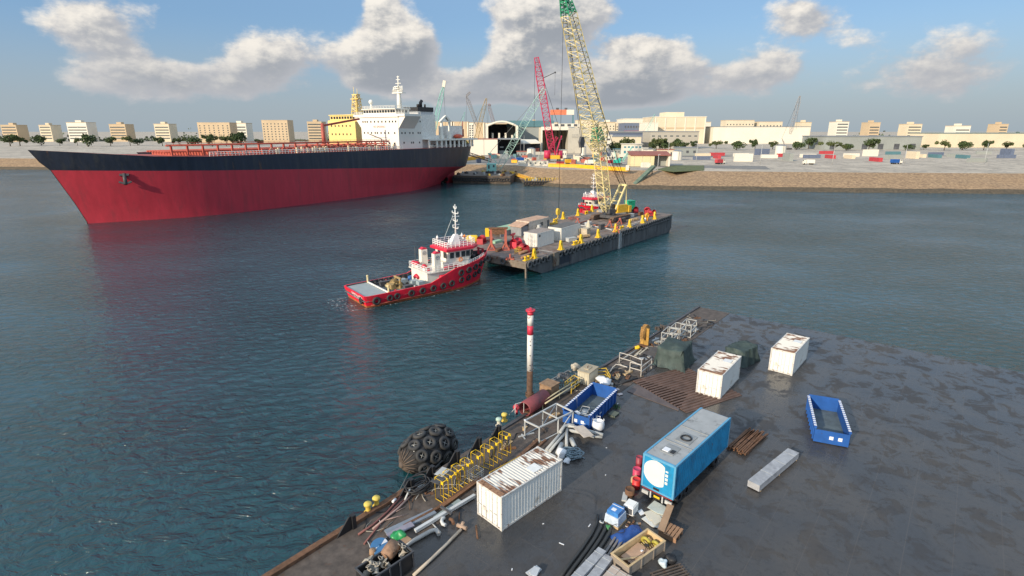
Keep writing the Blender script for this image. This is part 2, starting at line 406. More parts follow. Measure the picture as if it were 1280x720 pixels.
# apartment blocks right of the big shed
for px0, px1, pyt, lab in ((720,745,150,'cream apartment block just behind the wide lattice boom'),(748,768,153,'cream apartment block right of the lattice boom'),(769,778,154,'small cream apartment block left of the red and blue factory'),(905,940,150,'cream apartment block beyond the yard, far right of the factories'),(946,975,152,'cream apartment block at the right end of the skyline pair')):
    t, w, h = block('apartment_block', lab, 'apartment block', px0, px1, pyt, 950, 25, bcream, bbeige, 'cream apartment blocks behind the yard', over=.2)
    wins(t, w, max(3, int(w/5)), [h*k/8+2 for k in range(1,7)], 1.8, 2.0, bwin)
# left skyline, hidden in part by the ships
for px0, px1, pyt, lab in ((330,362,150,'pale apartment slab on the skyline behind the yellow ship bow'),(250,290,153,'pale apartment slab at the left of the skyline')):
    t, w, h = block('apartment_block', lab, 'apartment block', px0, px1, pyt, 950, 25, bbeige, bbeige, flats, over=.2); wins(t, w, 7, [h*k/9+2 for k in range(1,8)], 2.0, 1.8, bwin)

# white block with an open dark bay
t, w, h = block('workshop', 'low cream workshop block with a plain front left of the dark open bay', 'workshop', 588, 622, 173.5, 480, 26, bwhite, bredroof, over=.25, par=.5)
for x in (0,): 
    b = MB(); b.bx(x-.12, x+.12, -.1, .02, 0, h-.6); b.build('wall_joint', broof, t)
t = thing('open_shed', 'dark open fronted shed between the cream workshop and the lattice boom', 'shed', ((X(622,484)+X(651,484))/2, 484, 7))
w = X(651,484)-X(622,484); h = Z(174.5,484)-7
b = MB(); b.bx(-w/2, w/2, 22, 22.5, 0, h); b.bx(-w/2, -w/2+.5, 0, 22, 0, h); b.bx(w/2-.5, w/2, 0, 22, 0, h); b.build('wall', bdark, t)
b = MB(); b.bx(-w/2-.4, w/2+.4, -.4, 23, h+.003, h+1); b.build('roof', broof, t)
b = MB(); b.bx(-w/2+1, -w/2+9, 3, 7, 0, 3.5); b.bx(-w/2+2, -w/2+5, 1.5, 2.2, 6, 7); b.build('stored_panel', bgrey, t)
# arched hangar
x0, x1, Y = X(609,560), X(646,560), 560; w = x1-x0; zt, ze = Z(151.5,Y)-7, Z(157,Y)-7
t = thing('arched_hangar', 'hangar with a shallow arched white front frame and columns inside', 'hangar', ((x0+x1)/2, Y, 7))
arc = [(-w/2+w*i/12, ze+(zt-ze)*sin(pi*i/12)) for i in range(13)]
b = MB()
for (a, c), (d, e) in zip(arc[:-1], arc[1:]): b.add([(a,0,c),(d,0,e),(d,70,e),(a,70,c),(a,0,c+.5),(d,0,e+.5),(d,70,e+.5),(a,70,c+.5)], [(3,2,1,0),(4,5,6,7),(0,1,5,4),(2,3,7,6)])
b.build('roof', broof, t)
b = MB(); b.tube([(a,-.3,c-.4) for a, c in arc], 1.1, 6); b.bx(-w/2-1.2, -w/2+1.2, -1.5, 1, 0, ze); b.bx(w/2-1.2, w/2+1.2, -1.5, 1, 0, ze); b.build('front_frame', bwhite, t)
b = MB(); b.bx(-w/2, -w/2+.6, 1, 70, 0, ze); b.bx(w/2-.6, w/2, 1, 70, 0, ze); b.bx(-w/2, w/2, 55, 55.6, 0, ze+2); b.build('wall', bdark, t)
for i in range(4):
    b = MB(); b.bx(-.9,.9,-.9,.9,0,ze*.72-2*(i == 3)); b.build('column', bwhite, t, (-w/2+w*(.18+.22*i), 9, 0))
# long grey shed with teal roof
x0, x1, Y = X(634,600), X(694,600), 600; w = x1-x0
t = thing('long_shed', 'long grey green shed with a two step teal roof', 'shed', ((x0+x1)/2, Y, 7))
b = MB(); b.bx(-w/2, w/2, 0, 50, 0, Z(158.5,Y)-7); b.build('wall', bgrey, t)
b = MB(); b.bx(-w/2-1, w/2+4, -1, 52, Z(158.5,Y)-6.997, Z(155,Y)-7); b.bx(-w/2, w/2-1, 12, 44, Z(155,Y)-6.997, Z(150.5,Y)-7); b.build('roof', bteal, t)
# white canopy in front of it
x0, x1, Y = X(645,500), X(676,500), 500; w = x1-x0
t = thing('canopy_shed', 'low open shed under a sagging white canopy roof', 'shed', ((x0+x1)/2, Y, 7))
b = MB(); b.add([(-w/2,0,Z(178.5,Y)-7),(w/2,0,Z(178.5,Y)-7),(w/2-4,14,Z(174.5,Y)-7),(-w/2,14,Z(174.5,Y)-7),(-w/2,0,Z(180.5,Y)-7),(w/2,0,Z(179.3,Y)-7)], [(0,1,2,3),(0,4,5,1)]); b.bx(-w/2, w/2, .2, 14, Z(178.8,Y)-7.4, Z(178.8,Y)-7.1); b.build('roof', bwhite, t)
b = MB(); b.bx(-w/2, w/2, 13, 13.4, 0, Z(178.8,Y)-7.4); b.bx(-w/2, w*.1, 3, 9, 0, Z(180.8,Y)-7); b.build('wall', bdark, t)
b = MB(); b.bx(w*.2, w*.44, 2, 5, 0, 5); b.build('stored_plate', redpale, t)
b = MB(); b.bx(-w*.35, w*.6, -6, -5.5, 0, 2.6); one('site_wall', 'low pale concrete wall in front of the canopy shed', 'wall', b, concrete, ((x0+x1)/2, 492, 7))
# big dock shed: white portal, dark tall bay, pale end wall with sloped right edge
x0, xm, x1, Y = X(676.5,520), X(709.5,520), X(739,520), 520
t = thing('dock_shed', 'tall dock shed with white portal frame and blank pale concrete end wall', 'shed', (xm, Y, 7)); wl = xm-x0; wr = x1-xm; zt = Z(158.5,Y)-7
b = MB(); b.bx(-wl-.3, 0, -.6, 1.4, zt-2.9, zt); b.bx(-wl-.6, -wl+.9, -.6, 1.4, 0, zt-2.9); b.build('portal_frame', bwhite, t)
b = MB(); b.bx(-wl-.6, -wl-.1, 1.4, 40, 0, zt-.5); b.bx(-wl, 0, 40, 40.5, 0, zt-.5); b.build('bay_wall', bcream, t)
for i in range(6):
    b = MB(); b.bx(-.35,.35,-.35,.35,0,zt-3); b.build('column', bdark, t, (-wl+wl*(i+.6)/6.3, 38, 0))
b = MB(); b.prism([(-wl,1.5),(-.2,1.5),(-.2,41),(-wl,41)], zt-3.2, zt-2.95); b.build('roof', broof, t)
b = MB(); b.xprism([(0,0),(wr,0),(wr*.83,Z(159.5,Y)-7),(0,Z(159.5,Y)-7)], -.9, 41); b.build('end_wall', concrete, t)
b = MB(); b.bx(-wl*.6, wr*.8, 10, 30, zt+.01, Z(154.3,Y)-7); b.build('roof_house', bwhite, t)
for i in range(5):
    b = MB(); b.bx(-1.6,1.6,-.1,.05,-1,1); b.build('roof_house_window', bdark, t, (-wl*.42+i*6, 9.96, (zt+Z(154.3,Y)-7)/2))
b = MB(); b.bx(-.6, 5, -.3, -.06, -2, 1); b.build('wall_stain_plate', M('faded_wall_mark', (.4,.38,.33), .9), t, (4, -.9, zt*.68))
# sun shade / pipes on the ground near the concrete wall
t = thing('goliath_crane', 'gantry crane with a long orange and white girder on pale legs above the shed', 'gantry crane', (X(702,640), 640, 7))
g0, g1 = X(687,640)-X(702,640), X(716,640)-X(702,640); zb, zt = Z(143.6,640)-7, Z(137.2,640)-7
b = MB(); b.bx(g0, g0+(g1-g0)*.68, -2, 2, zb, zt, 0); b.bx(g0+(g1-g0)*.68, g1, -2, 2, zb, zt, 1); b.build('girder', [M('orange_girder', (.7,.2,.1), .6), bwhite], t)
for x in (g0+2.2, g1-.8):
    b = MB(); b.bar((x,-1,zb), (x,-5,0), 1.2); b.bar((x,1,zb), (x,5,0), 1.2); b.build('leg', bteal, t)
for k, x in enumerate((g0+8, g1-9)):
    b = MB(); b.bx(x-1.5, x+1.5, -1.5, 1.5, zt+.003, zt+2); b.build('trolley', bdark, t)
# right hand side
t, w, h = block('warehouse', 'long cream warehouse with a shallow grey roof behind the trees', 'warehouse', 756, 801, 169.5, 640, 60, bcream, broof, over=.4, par=1.5)
t, w, h = block('warehouse', 'pale small building with dark slots right behind the boom foot', 'warehouse', 741, 764, 168.5, 600, 20, bwhite, bwhite, par=.8)
wins(t, w, 3, [h*.35, h*.7], 3.2, 1.8, bdark)
t, w, h = block('office_building', 'grey office building with a row of small dark windows at the right of the yard', 'office building', 812, 872, 164, 660, 40, M('office_wall', (.42,.39,.33), .85, var=.06), broof, over=.4)
wins(t, w, 8, [h*.72], 3.4, 1.3, bwin); wins(t, w, 8, [h*.3], 3.0, 1.2, bwin)
t, w, h = block('workshop', 'dark roofed workshop above the long cream warehouse', 'workshop', 770, 842, 163.8, 720, 60, bnavy, broof, over=1, par=2)
t, w, h = block('factory', 'factory with a blue grey upper front and red lower band', 'factory', 779, 803, 153.5, 900, 60, bnavy, broof, over=.3)
b = MB(); b.bx(-w/2, w/2, -.4, -.05, h*.36, h*.62); b.build('red_band', bred, t)
wins(t, w, 7, [h*.8], 2.6, 3.5, bdark)
t, w, h = block('factory', 'wide white factory with long roofline beyond the red banded factory', 'factory', 780, 842, 148, 1000, 80, bwhite, bwhite, over=.6)
t2, w2, h2 = block('factory', 'cream factory hall with vertical piers at the far right', 'factory', 816, 880, 145.5, 900, 80, bcream, bwhite, over=.6)
for i in range(6):
    b = MB(); b.bx(-.8,.8,-.6,-.05,0,h2-2); b.build('pier', bwhite, t2, (-w2/2+w2*i/5.2+2, 0, 0))
b = MB(); b.bx(-w2/2, w2/2, -.3,-.06, h2*.55, h2*.6); b.build('louvre_band', bbeige, t2)
b = MB(); b.bx(-w2/2+w2*.28, w2/2-w2*.36, 20, 60, h2+.003, h2+7); b.build('roof_tower', bcream, t2)
t, w, h = block('factory', 'bright white hall with a plain front left of the cream factory hall', 'factory', 805, 821, 153, 860, 40, bwhite, bwhite, over=.3)
t, w, h = block('factory', 'long pale roofed factory stretching beyond the right end of the yard', 'factory', 890, 1010, 158, 900, 80, bwhite, broof, over=.6)
t, w, h = block('warehouse', 'grey warehouse with wide doors at the far right shore', 'warehouse', 1030, 1150, 170, 620, 50, bgrey, broof, over=.6)
wins(t, w, 6, [3.2], 6, 6, bdark, name='door')
t, w, h = block('warehouse', 'cream warehouse at the right edge of the far shore', 'warehouse', 1170, 1290, 166, 700, 50, bcream, bteal, over=.6)
# two storey teal office, small huts
t, w, h = block('site_office', 'two storey white site office with teal windows and a flat overhanging roof', 'office', 778.5, 802, 179.6, 480, 9, bwhite, bwhite, over=.7, par=.5)
wins(t, w, 5, [h*.27], 1.9, 2.2, bblue); wins(t, w, 5, [h*.7], 1.9, 1.3, bblue)
t, w, h = block('site_hut', 'white site hut with two dark windows beside the two storey office', 'hut', 802.5, 810, 184.6, 470, 5, bwhite, bwhite, over=.2, par=.3)
wins(t, w, 2, [h*.5], 1.1, 1.2, bwin)
t, w, h = block('site_hut', 'white hut with two square openings in front of the grey tarped stack', 'hut', 757.5, 764, 195.5, 400, 4, bwhite, bwhite, over=.2, par=.3)
wins(t, w, 2, [h*.5], 1.0, 1.3, bwin)
t, w, h = block('site_hut', 'tall narrow white hut beside the teal excavator', 'hut', 764.5, 769.5, 190.5, 402, 4, bwhite, bwhite, over=.15, par=.3)
wins(t, w, 2, [h*.3], .8, 1.3, bwin)
t, w, h = block('storage_stack', 'stack under a dark grey sheet behind the white hut', 'stack', 754, 764.5, 190, 410, 6, bnavy, broof, over=.1)
t, w, h = block('site_hut', 'small white container hut with a dark doorway left of the boom', 'hut', 719, 727, 194.5, 385, 4, bwhite, bgrey, over=.1, par=.3)
wins(t, w, 2, [h*.5], 1.0, 1.7, bdark, name='door')
t, w, h = block('site_cabin', 'long low white cabin with small windows left of the red crawler crane', 'cabin', 660, 685, 201.2, 332, 3, bwhite, bwhite, over=.15, par=.3)
wins(t, w, 4, [h*.55], .9, .8, bwin)
# cream store with red roof
x0, xm, x1, Y = X(788,328), X(817,328), X(836,328), 328
t = thing('store_building', 'cream store building with a rust red sheet roof at the water front', 'building', (x0, Y, 7), radians(-3)); h = Z(194.5,Y)-7
b = MB(); b.bx(0, xm-x0, 0, 12, -.3, h); b.build('wall', cream, t)
b = MB(); b.bx(xm-x0, x1-x0-.8, 6, 12, -.3, h-.4); b.build('open_bay_wall', bgrey, t)
b = MB(); b.bx(x1-x0-.8, x1-x0+.2, 0, 12, -.3, h); b.build('end_pier', bwhite, t)
b = MB(); b.add([(-.5,-.7,h),(x1-x0+.6,-.7,h),(x1-x0+.6,12.5,h+1.8),(-.5,12.5,h+1.8),(-.5,-.7,h+.35),(x1-x0+.6,-.7,h+.35),(x1-x0+.6,12.5,h+2.2),(-.5,12.5,h+2.2)], [(3,2,1,0),(4,5,6,7),(0,1,5,4),(1,2,6,5),(2,3,7,6),(3,0,4,7)]); b.build('roof', bredroof, t)
for i in range(3):
    b = MB(); b.bx(-.12,.12,-.12,-.01,0,h-.3); b.build('downpipe', beige, t, (2+i*4.6, 0, 0))
# ------------------------------------------------------------------ trees
leafA = M('leaf_green', (.055,.085,.028), .9, var=.45, scale=.35); leafB = M('leaf_olive', (.085,.105,.035), .9, var=.4, scale=.3); bark = M('bark', (.09,.07,.05), .9)
def tree(h, w, n, leaf, seed):
    rnd = random.Random(seed); t = thing('tree', 'x', 'tree')
    b = MB(); b.tube([(0,0,-.2),(.1,0,h*.35),(0,.2,h*.7)], [.35,.25,.08], 6)
    for k in range(4):
        a = k*1.7; b.tube([(0,0,h*(.3+.07*k)), (cos(a)*w*.3, sin(a)*w*.3, h*(.55+.07*k))], [.16,.05], 4)
    b.build('trunk', bark, t)
    cs = [(rnd.gauss(0,w*.22), rnd.gauss(0,w*.22), h*rnd.uniform(.42,.85), rnd.uniform(.14,.26)*w) for _ in range(9)]
    c = MB()
    for _ in range(n):
        x, y, z, r = rnd.choice(cs); d = V((rnd.gauss(0,1), rnd.gauss(0,1), rnd.gauss(0,.8))).normalized()*r*rnd.uniform(.55,1.08)
        p = V((x,y,z))+d; u = V((rnd.gauss(0,1),rnd.gauss(0,1),rnd.gauss(0,1))).normalized(); q = u.cross(V((rnd.gauss(0,1),rnd.gauss(0,1),rnd.gauss(0,1)))).normalized(); s = rnd.uniform(.35,.75)*w/9
        c.add([p-u*s, p+q*s*.7, p+u*s, p-q*s*.7], [(0,1,2,3)])
    c.build('crown', leaf, t); return t
protos = [tree(8, 9, 700, leafA, 1), tree(9, 9, 700, leafB, 2), tree(7, 10, 700, leafA, 3)]
def put_tree(i, px, Y, k, lab, grp, z=7):
    loc = (X(px, Y), Y, z); p = protos[i % 3]
    if 'used' not in p: p['used'] = 1; o = p; o.location = loc; o.rotation_euler = (0,0,px); o['label'] = lab; o['group'] = grp
    else: o = dup(p, loc, px, lab, grp)
    k *= random.uniform(.7,1.35); o.scale = (k*random.uniform(.9,1.35), k, k*random.uniform(.8,1.25))
for i, px in enumerate((563,568,573,578,584)): put_tree(i, px, 600, 1.25, 'leafy tree in the row below the beige apartment slabs, seen past the tanker stern', 'trees below the apartment slabs')
for i, px in enumerate((764,768,773,777,781,785,789)): put_tree(i, px, 560+8*(i % 2), 1.05+.15*(i in (3,4)), 'leafy tree in the clump in front of the long cream warehouse', 'trees before the cream warehouse')
for i, px in enumerate((815,820,826,832,838,845,853)): put_tree(i, px, 590+8*(i % 3), 1.1, 'leafy tree in the row in front of the grey office building', 'trees before the office building')
for i, px in enumerate(range(870,1290,24)): put_tree(i, px+random.uniform(-6,6), 610+random.uniform(-40,40), random.uniform(.9,1.5), 'leafy tree standing along the right of the far shore', 'trees along the right of the far shore')
for i, px in enumerate(range(10,330,21)): put_tree(i, px+random.uniform(-6,6), 760+random.uniform(-40,40), random.uniform(1.2,2), 'leafy tree on the far skyline left of the ships', 'trees on the left skyline')
for i, px in enumerate((742,748,754,770,777)): put_tree(i, px, 690, 1.0, 'leafy tree in the dark row behind the pale small building', 'trees behind the pale small building')
grass = M('rough_grass', (.1,.12,.045), .95, var=.4, scale=.5)
gb = MB()
ps = [at(820,212,7.1), at(842,207,7.1), at(880,207,7.1), at(880,213,7.1), at(842,215,7.1)]
gb.prism([(p.x,p.y) for p in ps], 7.0, 7.25); o = gb.build('grass_verge', grass); o['kind'] = 'stuff'
rnd = random.Random(77); fw = MB()
for i in range(5200):
    px = rnd.uniform(-40,1320); Y = rnd.uniform(1080,1200); z = 7+abs(rnd.gauss(0,1))*3.6*(1+.7*sin(px*.031)+.4*sin(px*.11)); s = rnd.uniform(1.2,3); c = V((X(px,Y),Y,z)); u = V((rnd.gauss(0,1),rnd.gauss(0,1),rnd.gauss(0,1))).normalized(); w_ = u.cross(V((0,1,.3))).normalized()
    fw.add([c-u*s,c+w_*s,c+u*s,c-w_*s],[(0,1,2,3)])
o = fw.build('far_wood', M('far_wood_green',(.1,.125,.085),.95,var=.4,scale=.05)); o['kind'] = 'stuff'
# ------------------------------------------------------------------ yard clutter and cranes
def lat_boom(t, name, p0, p1, side, w0, wm, w1, nb, rc, rl, mat):
    b = MB()
    def prof(q):
        if q < .12: w = w0+(wm-w0)*q/.12
        elif q > .82: w = wm+(w1-wm)*(q-.82)/.18
        else: w = wm
        return w/2, w/2
    b.lattice(p0, p1, side, prof, nb, rc, rl); return b.build(name, mat, t)
def far_crane(label, pxb, pyb, pxt, pyt, Y, w, mat, nb=14, name='lattice_crane', tipmat=None, jib=None, group=None, cat='crane'):
    base = V((X(pxb, Y), Y, 7)); zb = Z(pyb, Y); tip = hgt(pxt, pyt, Y)
    t = thing(name, label, cat, base, 0, group)
    p0 = V((0,0,max(2.5, zb-7))); p1 = tip-base
    b = MB(); b.box((0,3,1.0), (7,9,1.6)); b.build('crawler_base', dgrey, t)
    b = MB(); b.box((3 if p1.x < 0 else -3,2,3.2), (6,5,2.8)); b.build('machinery_house', mat, t)
    lat_boom(t, 'boom', p0, p1, (0,1,0), w*.5, w, w*.4, nb, w*.05, w*.028, mat)
    s = 1 if p1.x < 0 else -1
    m = V((s*7,3,12)); b = MB(); b.bar((s*2,1,4), m, .5); b.bar((s*2,5,4), m, .5); b.build('gantry_mast', mat, t)
    b = MB(); b.tube([m, p1], .12, 3); b.tube([p1, (p1.x+(-s)*.8, p1.y, p1.z*.35+2)], .1, 3); b.build('rope', black, t)
    if tipmat:
        b = MB(); d = p1.normalized(); b.bar(p1-d*.5, p1+d*5, w*.8); b.build('boom_head', tipmat, t)
    if jib:
        q = hgt(jib[0], jib[1], Y)-base; lat_boom(t, 'jib', p1, q, (0,1,0), w*.35, w*.5, w*.3, 6, w*.05, w*.03, mat)
    return t
far_crane('pale teal lattice crane with a white boom head behind the tanker funnel', 540, 176, 554.5, 108, 520, 3.4, teal, tipmat=bwhite)
far_crane('grey lattice crane with a bent jib leaning left behind the beige blocks', 597, 158, 583, 120, 620, 3.6, M('lattice_grey', (.3,.28,.27), .6), jib=(588,115))
far_crane('brown yellow lattice crane leaning right next to the grey bent crane', 592, 188, 608, 123, 560, 3.4, M('lattice_ochre', (.42,.29,.1), .6))
far_crane('grey and red topped lattice crane right of the brown yellow one', 618, 156, 610.5, 130, 700, 3.8, M('lattice_greyred', (.3,.24,.25), .6), jib=(613.5,132))
far_crane('thin teal lattice crane leaning right behind the cream factory', 806, 168, 818.5, 143, 760, 1.8, teal, nb=8)
far_crane('pale teal lattice crane behind the tanker stern gallery', 573, 172, 581, 140, 640, 1.6, teal, nb=10)
far_crane('tall grey lattice crane over the far right warehouses', 985, 168, 1000, 120, 620, 3.0, M('lattice_grey', (.3,.28,.27), .6), nb=12)
# red crawler crane on the quay
Y = 380; t = thing('crawler_crane', 'tall crimson lattice crawler crane with red counterweights and a yellow base', 'crane', (X(692,Y), Y, 7))
tip = hgt(670.5, 72, Y)-V((X(692,Y),Y,7))
b = MB(); b.box((-3.5,0,.9), (2,9,1.8)); b.box((3.5,0,.9), (2,9,1.8)); b.build('crawler_track', dgrey, t)
b = MB(); b.box((1,0,3.0), (6.5,7,2.4)); b.build('machinery_house', M('crane_yellow', (.75,.42,.03), .5), t)
for x in (-4.2,4.4):
    b = MB(); b.cyl((x,2,1.9),(x,2,7.2),2.3 if x < 0 else 1.9,n=12); b.build('counterweight', crimson, t)
lat_boom(t, 'boom', (-.5,0,3.5), tip, (0,1,0), 2.6, 4.4, 2.6, 22, .21, .13, crimson)
b = MB(); b.bar((1,-1,4), (5,0,17), .7); b.bar((1,1.5,4), (5,0,17), .7); b.lattice((-3,0,8),(2,0,16),(0,1,0),lambda q:(.8,.8),5,.18,.12); b.build('gantry_mast', crimson, t)
b = MB(); b.tube([(5,0,17), tip], .13, 3); b.tube([tip+V((-1,0,0)), (tip.x-1,-1,22)], .12, 3); b.build('rope', black, t)
j = hgt(694, 90.5, Y)-V((X(692,Y),Y,7)); k0 = hgt(678,98,Y)-V((X(692,Y),Y,7)); b = MB(); b.tube([k0, j], .22, 4); b.tube([j, (j.x,0,j.z-14)], .08, 3); b.ball(j, .6, 6, 4); b.build('runner_jib', dgrey, t)
# yellow beams and pipes along the quay
ym = M('beam_yellow', (.8,.43,.02), .55, var=.15, scale=.4)
for pa, pb, z, lab in (((686,206.5),(722,207.5),7.9,'yellow steel beam lying on the quay edge below the crimson crane'),((722.5,207.8),(747,209.5),7.9,'yellow steel beam in the quay edge line behind the lattice boom'),((747.5,209.5),(786,212),7.9,'yellow steel beam with a white bracket at the right of the quay edge line')):
    a, c = at(*pa, z), at(*pb, z); b = MB(); d = c-a
    b.bar((0,0,0), d, 2.0, 1.8); b.bar((0,-1.3,.9), d+V((0,-1.3,.9)), .35)
    if pb[0] > 780: b.box(d+V((-1,-1,1)), (1.6,.6,2.6), 1)
    one('steel_beam', lab, 'beam', b, [ym, bwhite], a, 0, 'yellow beams along the far quay edge')
a, c = at(577,199.5,7.9), at(604,197,7.9); b = MB(); b.bar((0,0,0), c-a, 3.2, 1.8); b.bar((0,-.4,1.1), c-a+V((0,-.4,1.1)), 1.6, .6)
one('steel_beam', 'single broad yellow beam on trestles behind the tanker stern', 'beam', b, ym, a)
a, c = hgt(575,189,330), hgt(613,200.5,360); t = thing('gangway', 'dark truss gangway running down from the tanker stern to the yard', 'gangway', a)
d = c-a; b = MB(); b.lattice((0,0,0), d, (0,1,0), lambda q:(.8,.8), 12, .14, .09); b.build('truss', rustdark, t)
b = MB(); b.bar((0,0,-.6), d+V((0,0,-.6)), 1.2, .15); b.build('walkway', dgrey, t)
a, c = at(637,216.5,3.4), at(666,225.5,2.4); t = thing('gangway', 'yellow gangway sloping from the green crane pontoon to the next pontoon', 'gangway', a)
d = c-a; b = MB(); b.bar((0,0,0), d, 1.6, .3); b.build('walkway', ym, t)
b = MB(); b.rail([(0,-.8,.15), d+V((0,-.8,.15))], 1.1, 1.6, .07); b.rail([(0,.8,.15), d+V((0,.8,.15))], 1.1, 1.6, .07); b.build('handrail', ym, t)
# green sheet chute down the slope
a, c = at(790,234,.6), hgt(817,208,286); t = thing('chute', 'grey green sheeted chute running down the brown embankment to the water', 'chute', a)
d = c-a; b = MB(); b.bar((0,0,0), d, 2.2, 1.2); b.build('channel', M('sheet_green', (.13,.18,.13), .8, var=.3, scale=.4), t)
b = MB()
for q in (.35,.65,.95): b.bar(d*q, (d.x*q, d.y*q+1, -2), .4)
b.build('trestle', dgrey, t)
for px, pyb, pyt in ((822,213,193),(806,206,188)):
    p = at(px, pyb, 7); q = hgt(px, pyt, p.y); b = MB(); b.cyl((0,0,0),(0,0,q.z-7),.22,.12,6); b.box((.4,0,q.z-7),(1.0,.3,.2)); one('lamp_post', 'tall lamp post in front of the cream store building' if px > 810 else 'shorter lamp post behind the yellow beam left of the store', 'lamp post', b, greyp, p)
# teal excavator
Y = 345; p = V((X(772,Y), Y, 7)); t = thing('excavator', 'teal green excavator with a raised boom left of the cream store', 'excavator', p)
tg = M('excavator_teal', (.02,.4,.32), .5)
b = MB(); b.box((0,-1.3,.5),(5,.9,1)); b.box((0,1.3,.5),(5,.9,1)); b.build('crawler_track', dgrey, t)
b = MB(); b.box((-.6,0,2),(4,2.8,1.8)); b.box((.9,-.6,3.2),(1.6,1.4,1.4),top=(.8,.8)); b.build('house', tg, t)
b = MB(); b.bar((1,.5,2.4),(4,.5,2.0),.6); b.lattice((3,.5,2.4),(hgt(790,184,Y)-p),(0,1,0),lambda q:(.55-.25*q,.55-.25*q),9,.12,.07); b.bar((-1,.4,2.8),(-2.2,.4,8),.35); b.build('boom', teal, t)
# small site clutter: stacks and bins
rnd = random.Random(5)
cm = [redpale, bcream, broof, bwhite, bnavy, bredroof, dgrey, bteal]
nm = ['faded red','cream','grey','white','blue grey','rust brown','dark','teal']
spots = [(616,196,430,'beside the cream workshop'),(624,196.5,425,'in front of the dark open shed'),(630,197,420,'right of the dark open shed'),(652,205,345,'left of the long low cabin'),(641,198,410,'in front of the canopy shed'),(733,197,390,'below the concrete end wall'),(739,196.5,392,'left of the boom foot'),(746,190,430,'behind the boom foot'),(752,188,470,'left of the trees'),(772,190,440,'behind the teal excavator'),(786,193,400,'left of the store roof'),(800,191,430,'behind the store roof'),(812,190,450,'right of the small site hut'),(824,191,440,'behind the red roof end'),(836,190,450,'under the office trees'),(742,201,360,'near the yellow beams'),(730,200,365,'right of the crimson crane'),(701,198,400,'in front of the tall bay'),(760,186,520,'under the warehouse trees'),(808,209.5,318,'at the foot of the store')]
for i, (px, py, Y, where) in enumerate(spots):
    c = i % 8; w = rnd.uniform(3,7); b = MB(); hh = rnd.uniform(1.4,2.6)
    b.bx(-w/2, w/2, 0, 2.5, 0, hh); b.bx(-w/2+.3, w/2-.8, .2, 2.2, hh+.003, hh+rnd.uniform(.3,1.0)); b.bx(-w/2+.2,-w/2+.5,-.08,0,0,hh); b.bx(w/2-.5,w/2-.2,-.08,0,0,hh); b.bx(w*.2,w*.45,-.6,0,0,hh*.6)
    one('material_stack', f'{nm[c]} stack of stored material on the yard {where}', 'stack', b, cm[c], (X(px,Y), Y, 7), rnd.uniform(-.3,.3), 'stacks of material on the far yard')
# pontoons under the green crane
def pontoon(label, pa, pb, deep, zt, ntyre, extra=None):
    a, c = at(*pa, 0), at(*pb, 0); L = (c-a).length; ang = atan2((c-a).y, (c-a).x)
    t = thing('work_pontoon', label, 'pontoon', a, ang)
    b = MB(); b.bx(0, L, 0, deep, -1, zt); b.build('hull', M('pontoon_side', (.085,.065,.05), .85, var=.5, scale=.8, rust=.3), t)
    b = MB(); b.bx(.2, L-.2, .2, deep-.2, zt+.004, zt+.15); b.build('deck', M('pontoon_deck', (.13,.105,.085), .9, var=.3, scale=.3), t)
    me = None
    for i in range(ntyre):
        if me is None: b = MB(); b.torus((0,0,0),(0,1,0),.75,.3,12,6); o = b.build('tyre_fender', tyre_m, t); me = o.data
        else: o = bpy.data.objects.new('tyre_fender', me); COL.objects.link(o); o.parent = t
        o.location = (L*(i+.5)/ntyre, -.25, zt*.55+rnd.uniform(-.2,.2))
    for i in range(30):
        b = MB(); hh_ = rnd.uniform(.5,1.3); b.box((0,0,hh_/2), (rnd.uniform(.6,2.5), rnd.uniform(.5,1.6), hh_), 0, rnd.uniform(0,3)); b.cyl((0,0,hh_),(0,0,hh_+.4),.2,n=6)
        b.build('deck_gear', [rustdark, yellow_worn, dgrey, rusty, greyp][i % 5], t, (rnd.uniform(1,L-1), rnd.uniform(1,deep-1), zt+.14))
    return t, L
pontoon('dark work pontoon with a row of tyres carrying the pale green crane', (566,229), (638,230), 34, 3.9, 22)
t, L = pontoon('small dark pontoon with yellow railing posts at the foot of the embankment', (655,232), (709,232), 11, 2.3, 16)
b = MB()
for i in range(16): x = .8+i*(L-1.6)/15; b.bar((x,.5,2.4),(x,.5,3.9),.25)
b.bar((.8,.5,3.8),(L*.75,.5,3.8),.18); b.build('rail_frame', yellow_worn, t)
Y = 318; p = V((X(615,Y,4), Y, 4.06)); t = thing('pontoon_crane', 'pale green crane with square house and long lattice boom on the tyre lined pontoon', 'crane', p)
b = MB(); b.box((0,0,.5),(7,6,1.0)); b.build('base_frame', rustdark, t)
b = MB(); b.box((-.2,0,3.1),(5.4,5,4.2)); b.build('house', M('pale_green_house', (.33,.68,.6), .5, var=.06), t)
b = MB(); b.bx(-2.1,-1.2,-2.56,-2.45,2.4,4.4); b.bx(.6,1.6,-2.56,-2.45,3.2,4.4); b.build('window', bwin, t)
tip = hgt(680.5,111,300)-p
lat_boom(t, 'boom', (3.6,-1,2.0), tip, (0,1,0), 2.4, 3.4, 1.6, 18, .14, .08, M('boom_mint',(.42,.62,.55),.55))
b = MB(); b.bar((-1.8,-1,5),(-1.4,0,10.5),.4); b.bar((-1.8,1,5),(-1.4,0,10.5),.4); b.bar((-1.4,0,10.5),(3.2,0,5),.35); b.box((-1.2,0,10.5),(2,1.6,.8)); b.build('gantry_mast', teal, t)
b = MB(); b.tube([(-1.4,0,10.7), tip], .13, 3); b.tube([(-1.4,.6,10.7), tip], .1, 3); b.build('rope', grey, t)
b = MB(); b.lathe((4.6,-3,1.6),(0,1,0),[(.7,0),(.7,.5)],10); b.build('winch_drum', dgrey, t)
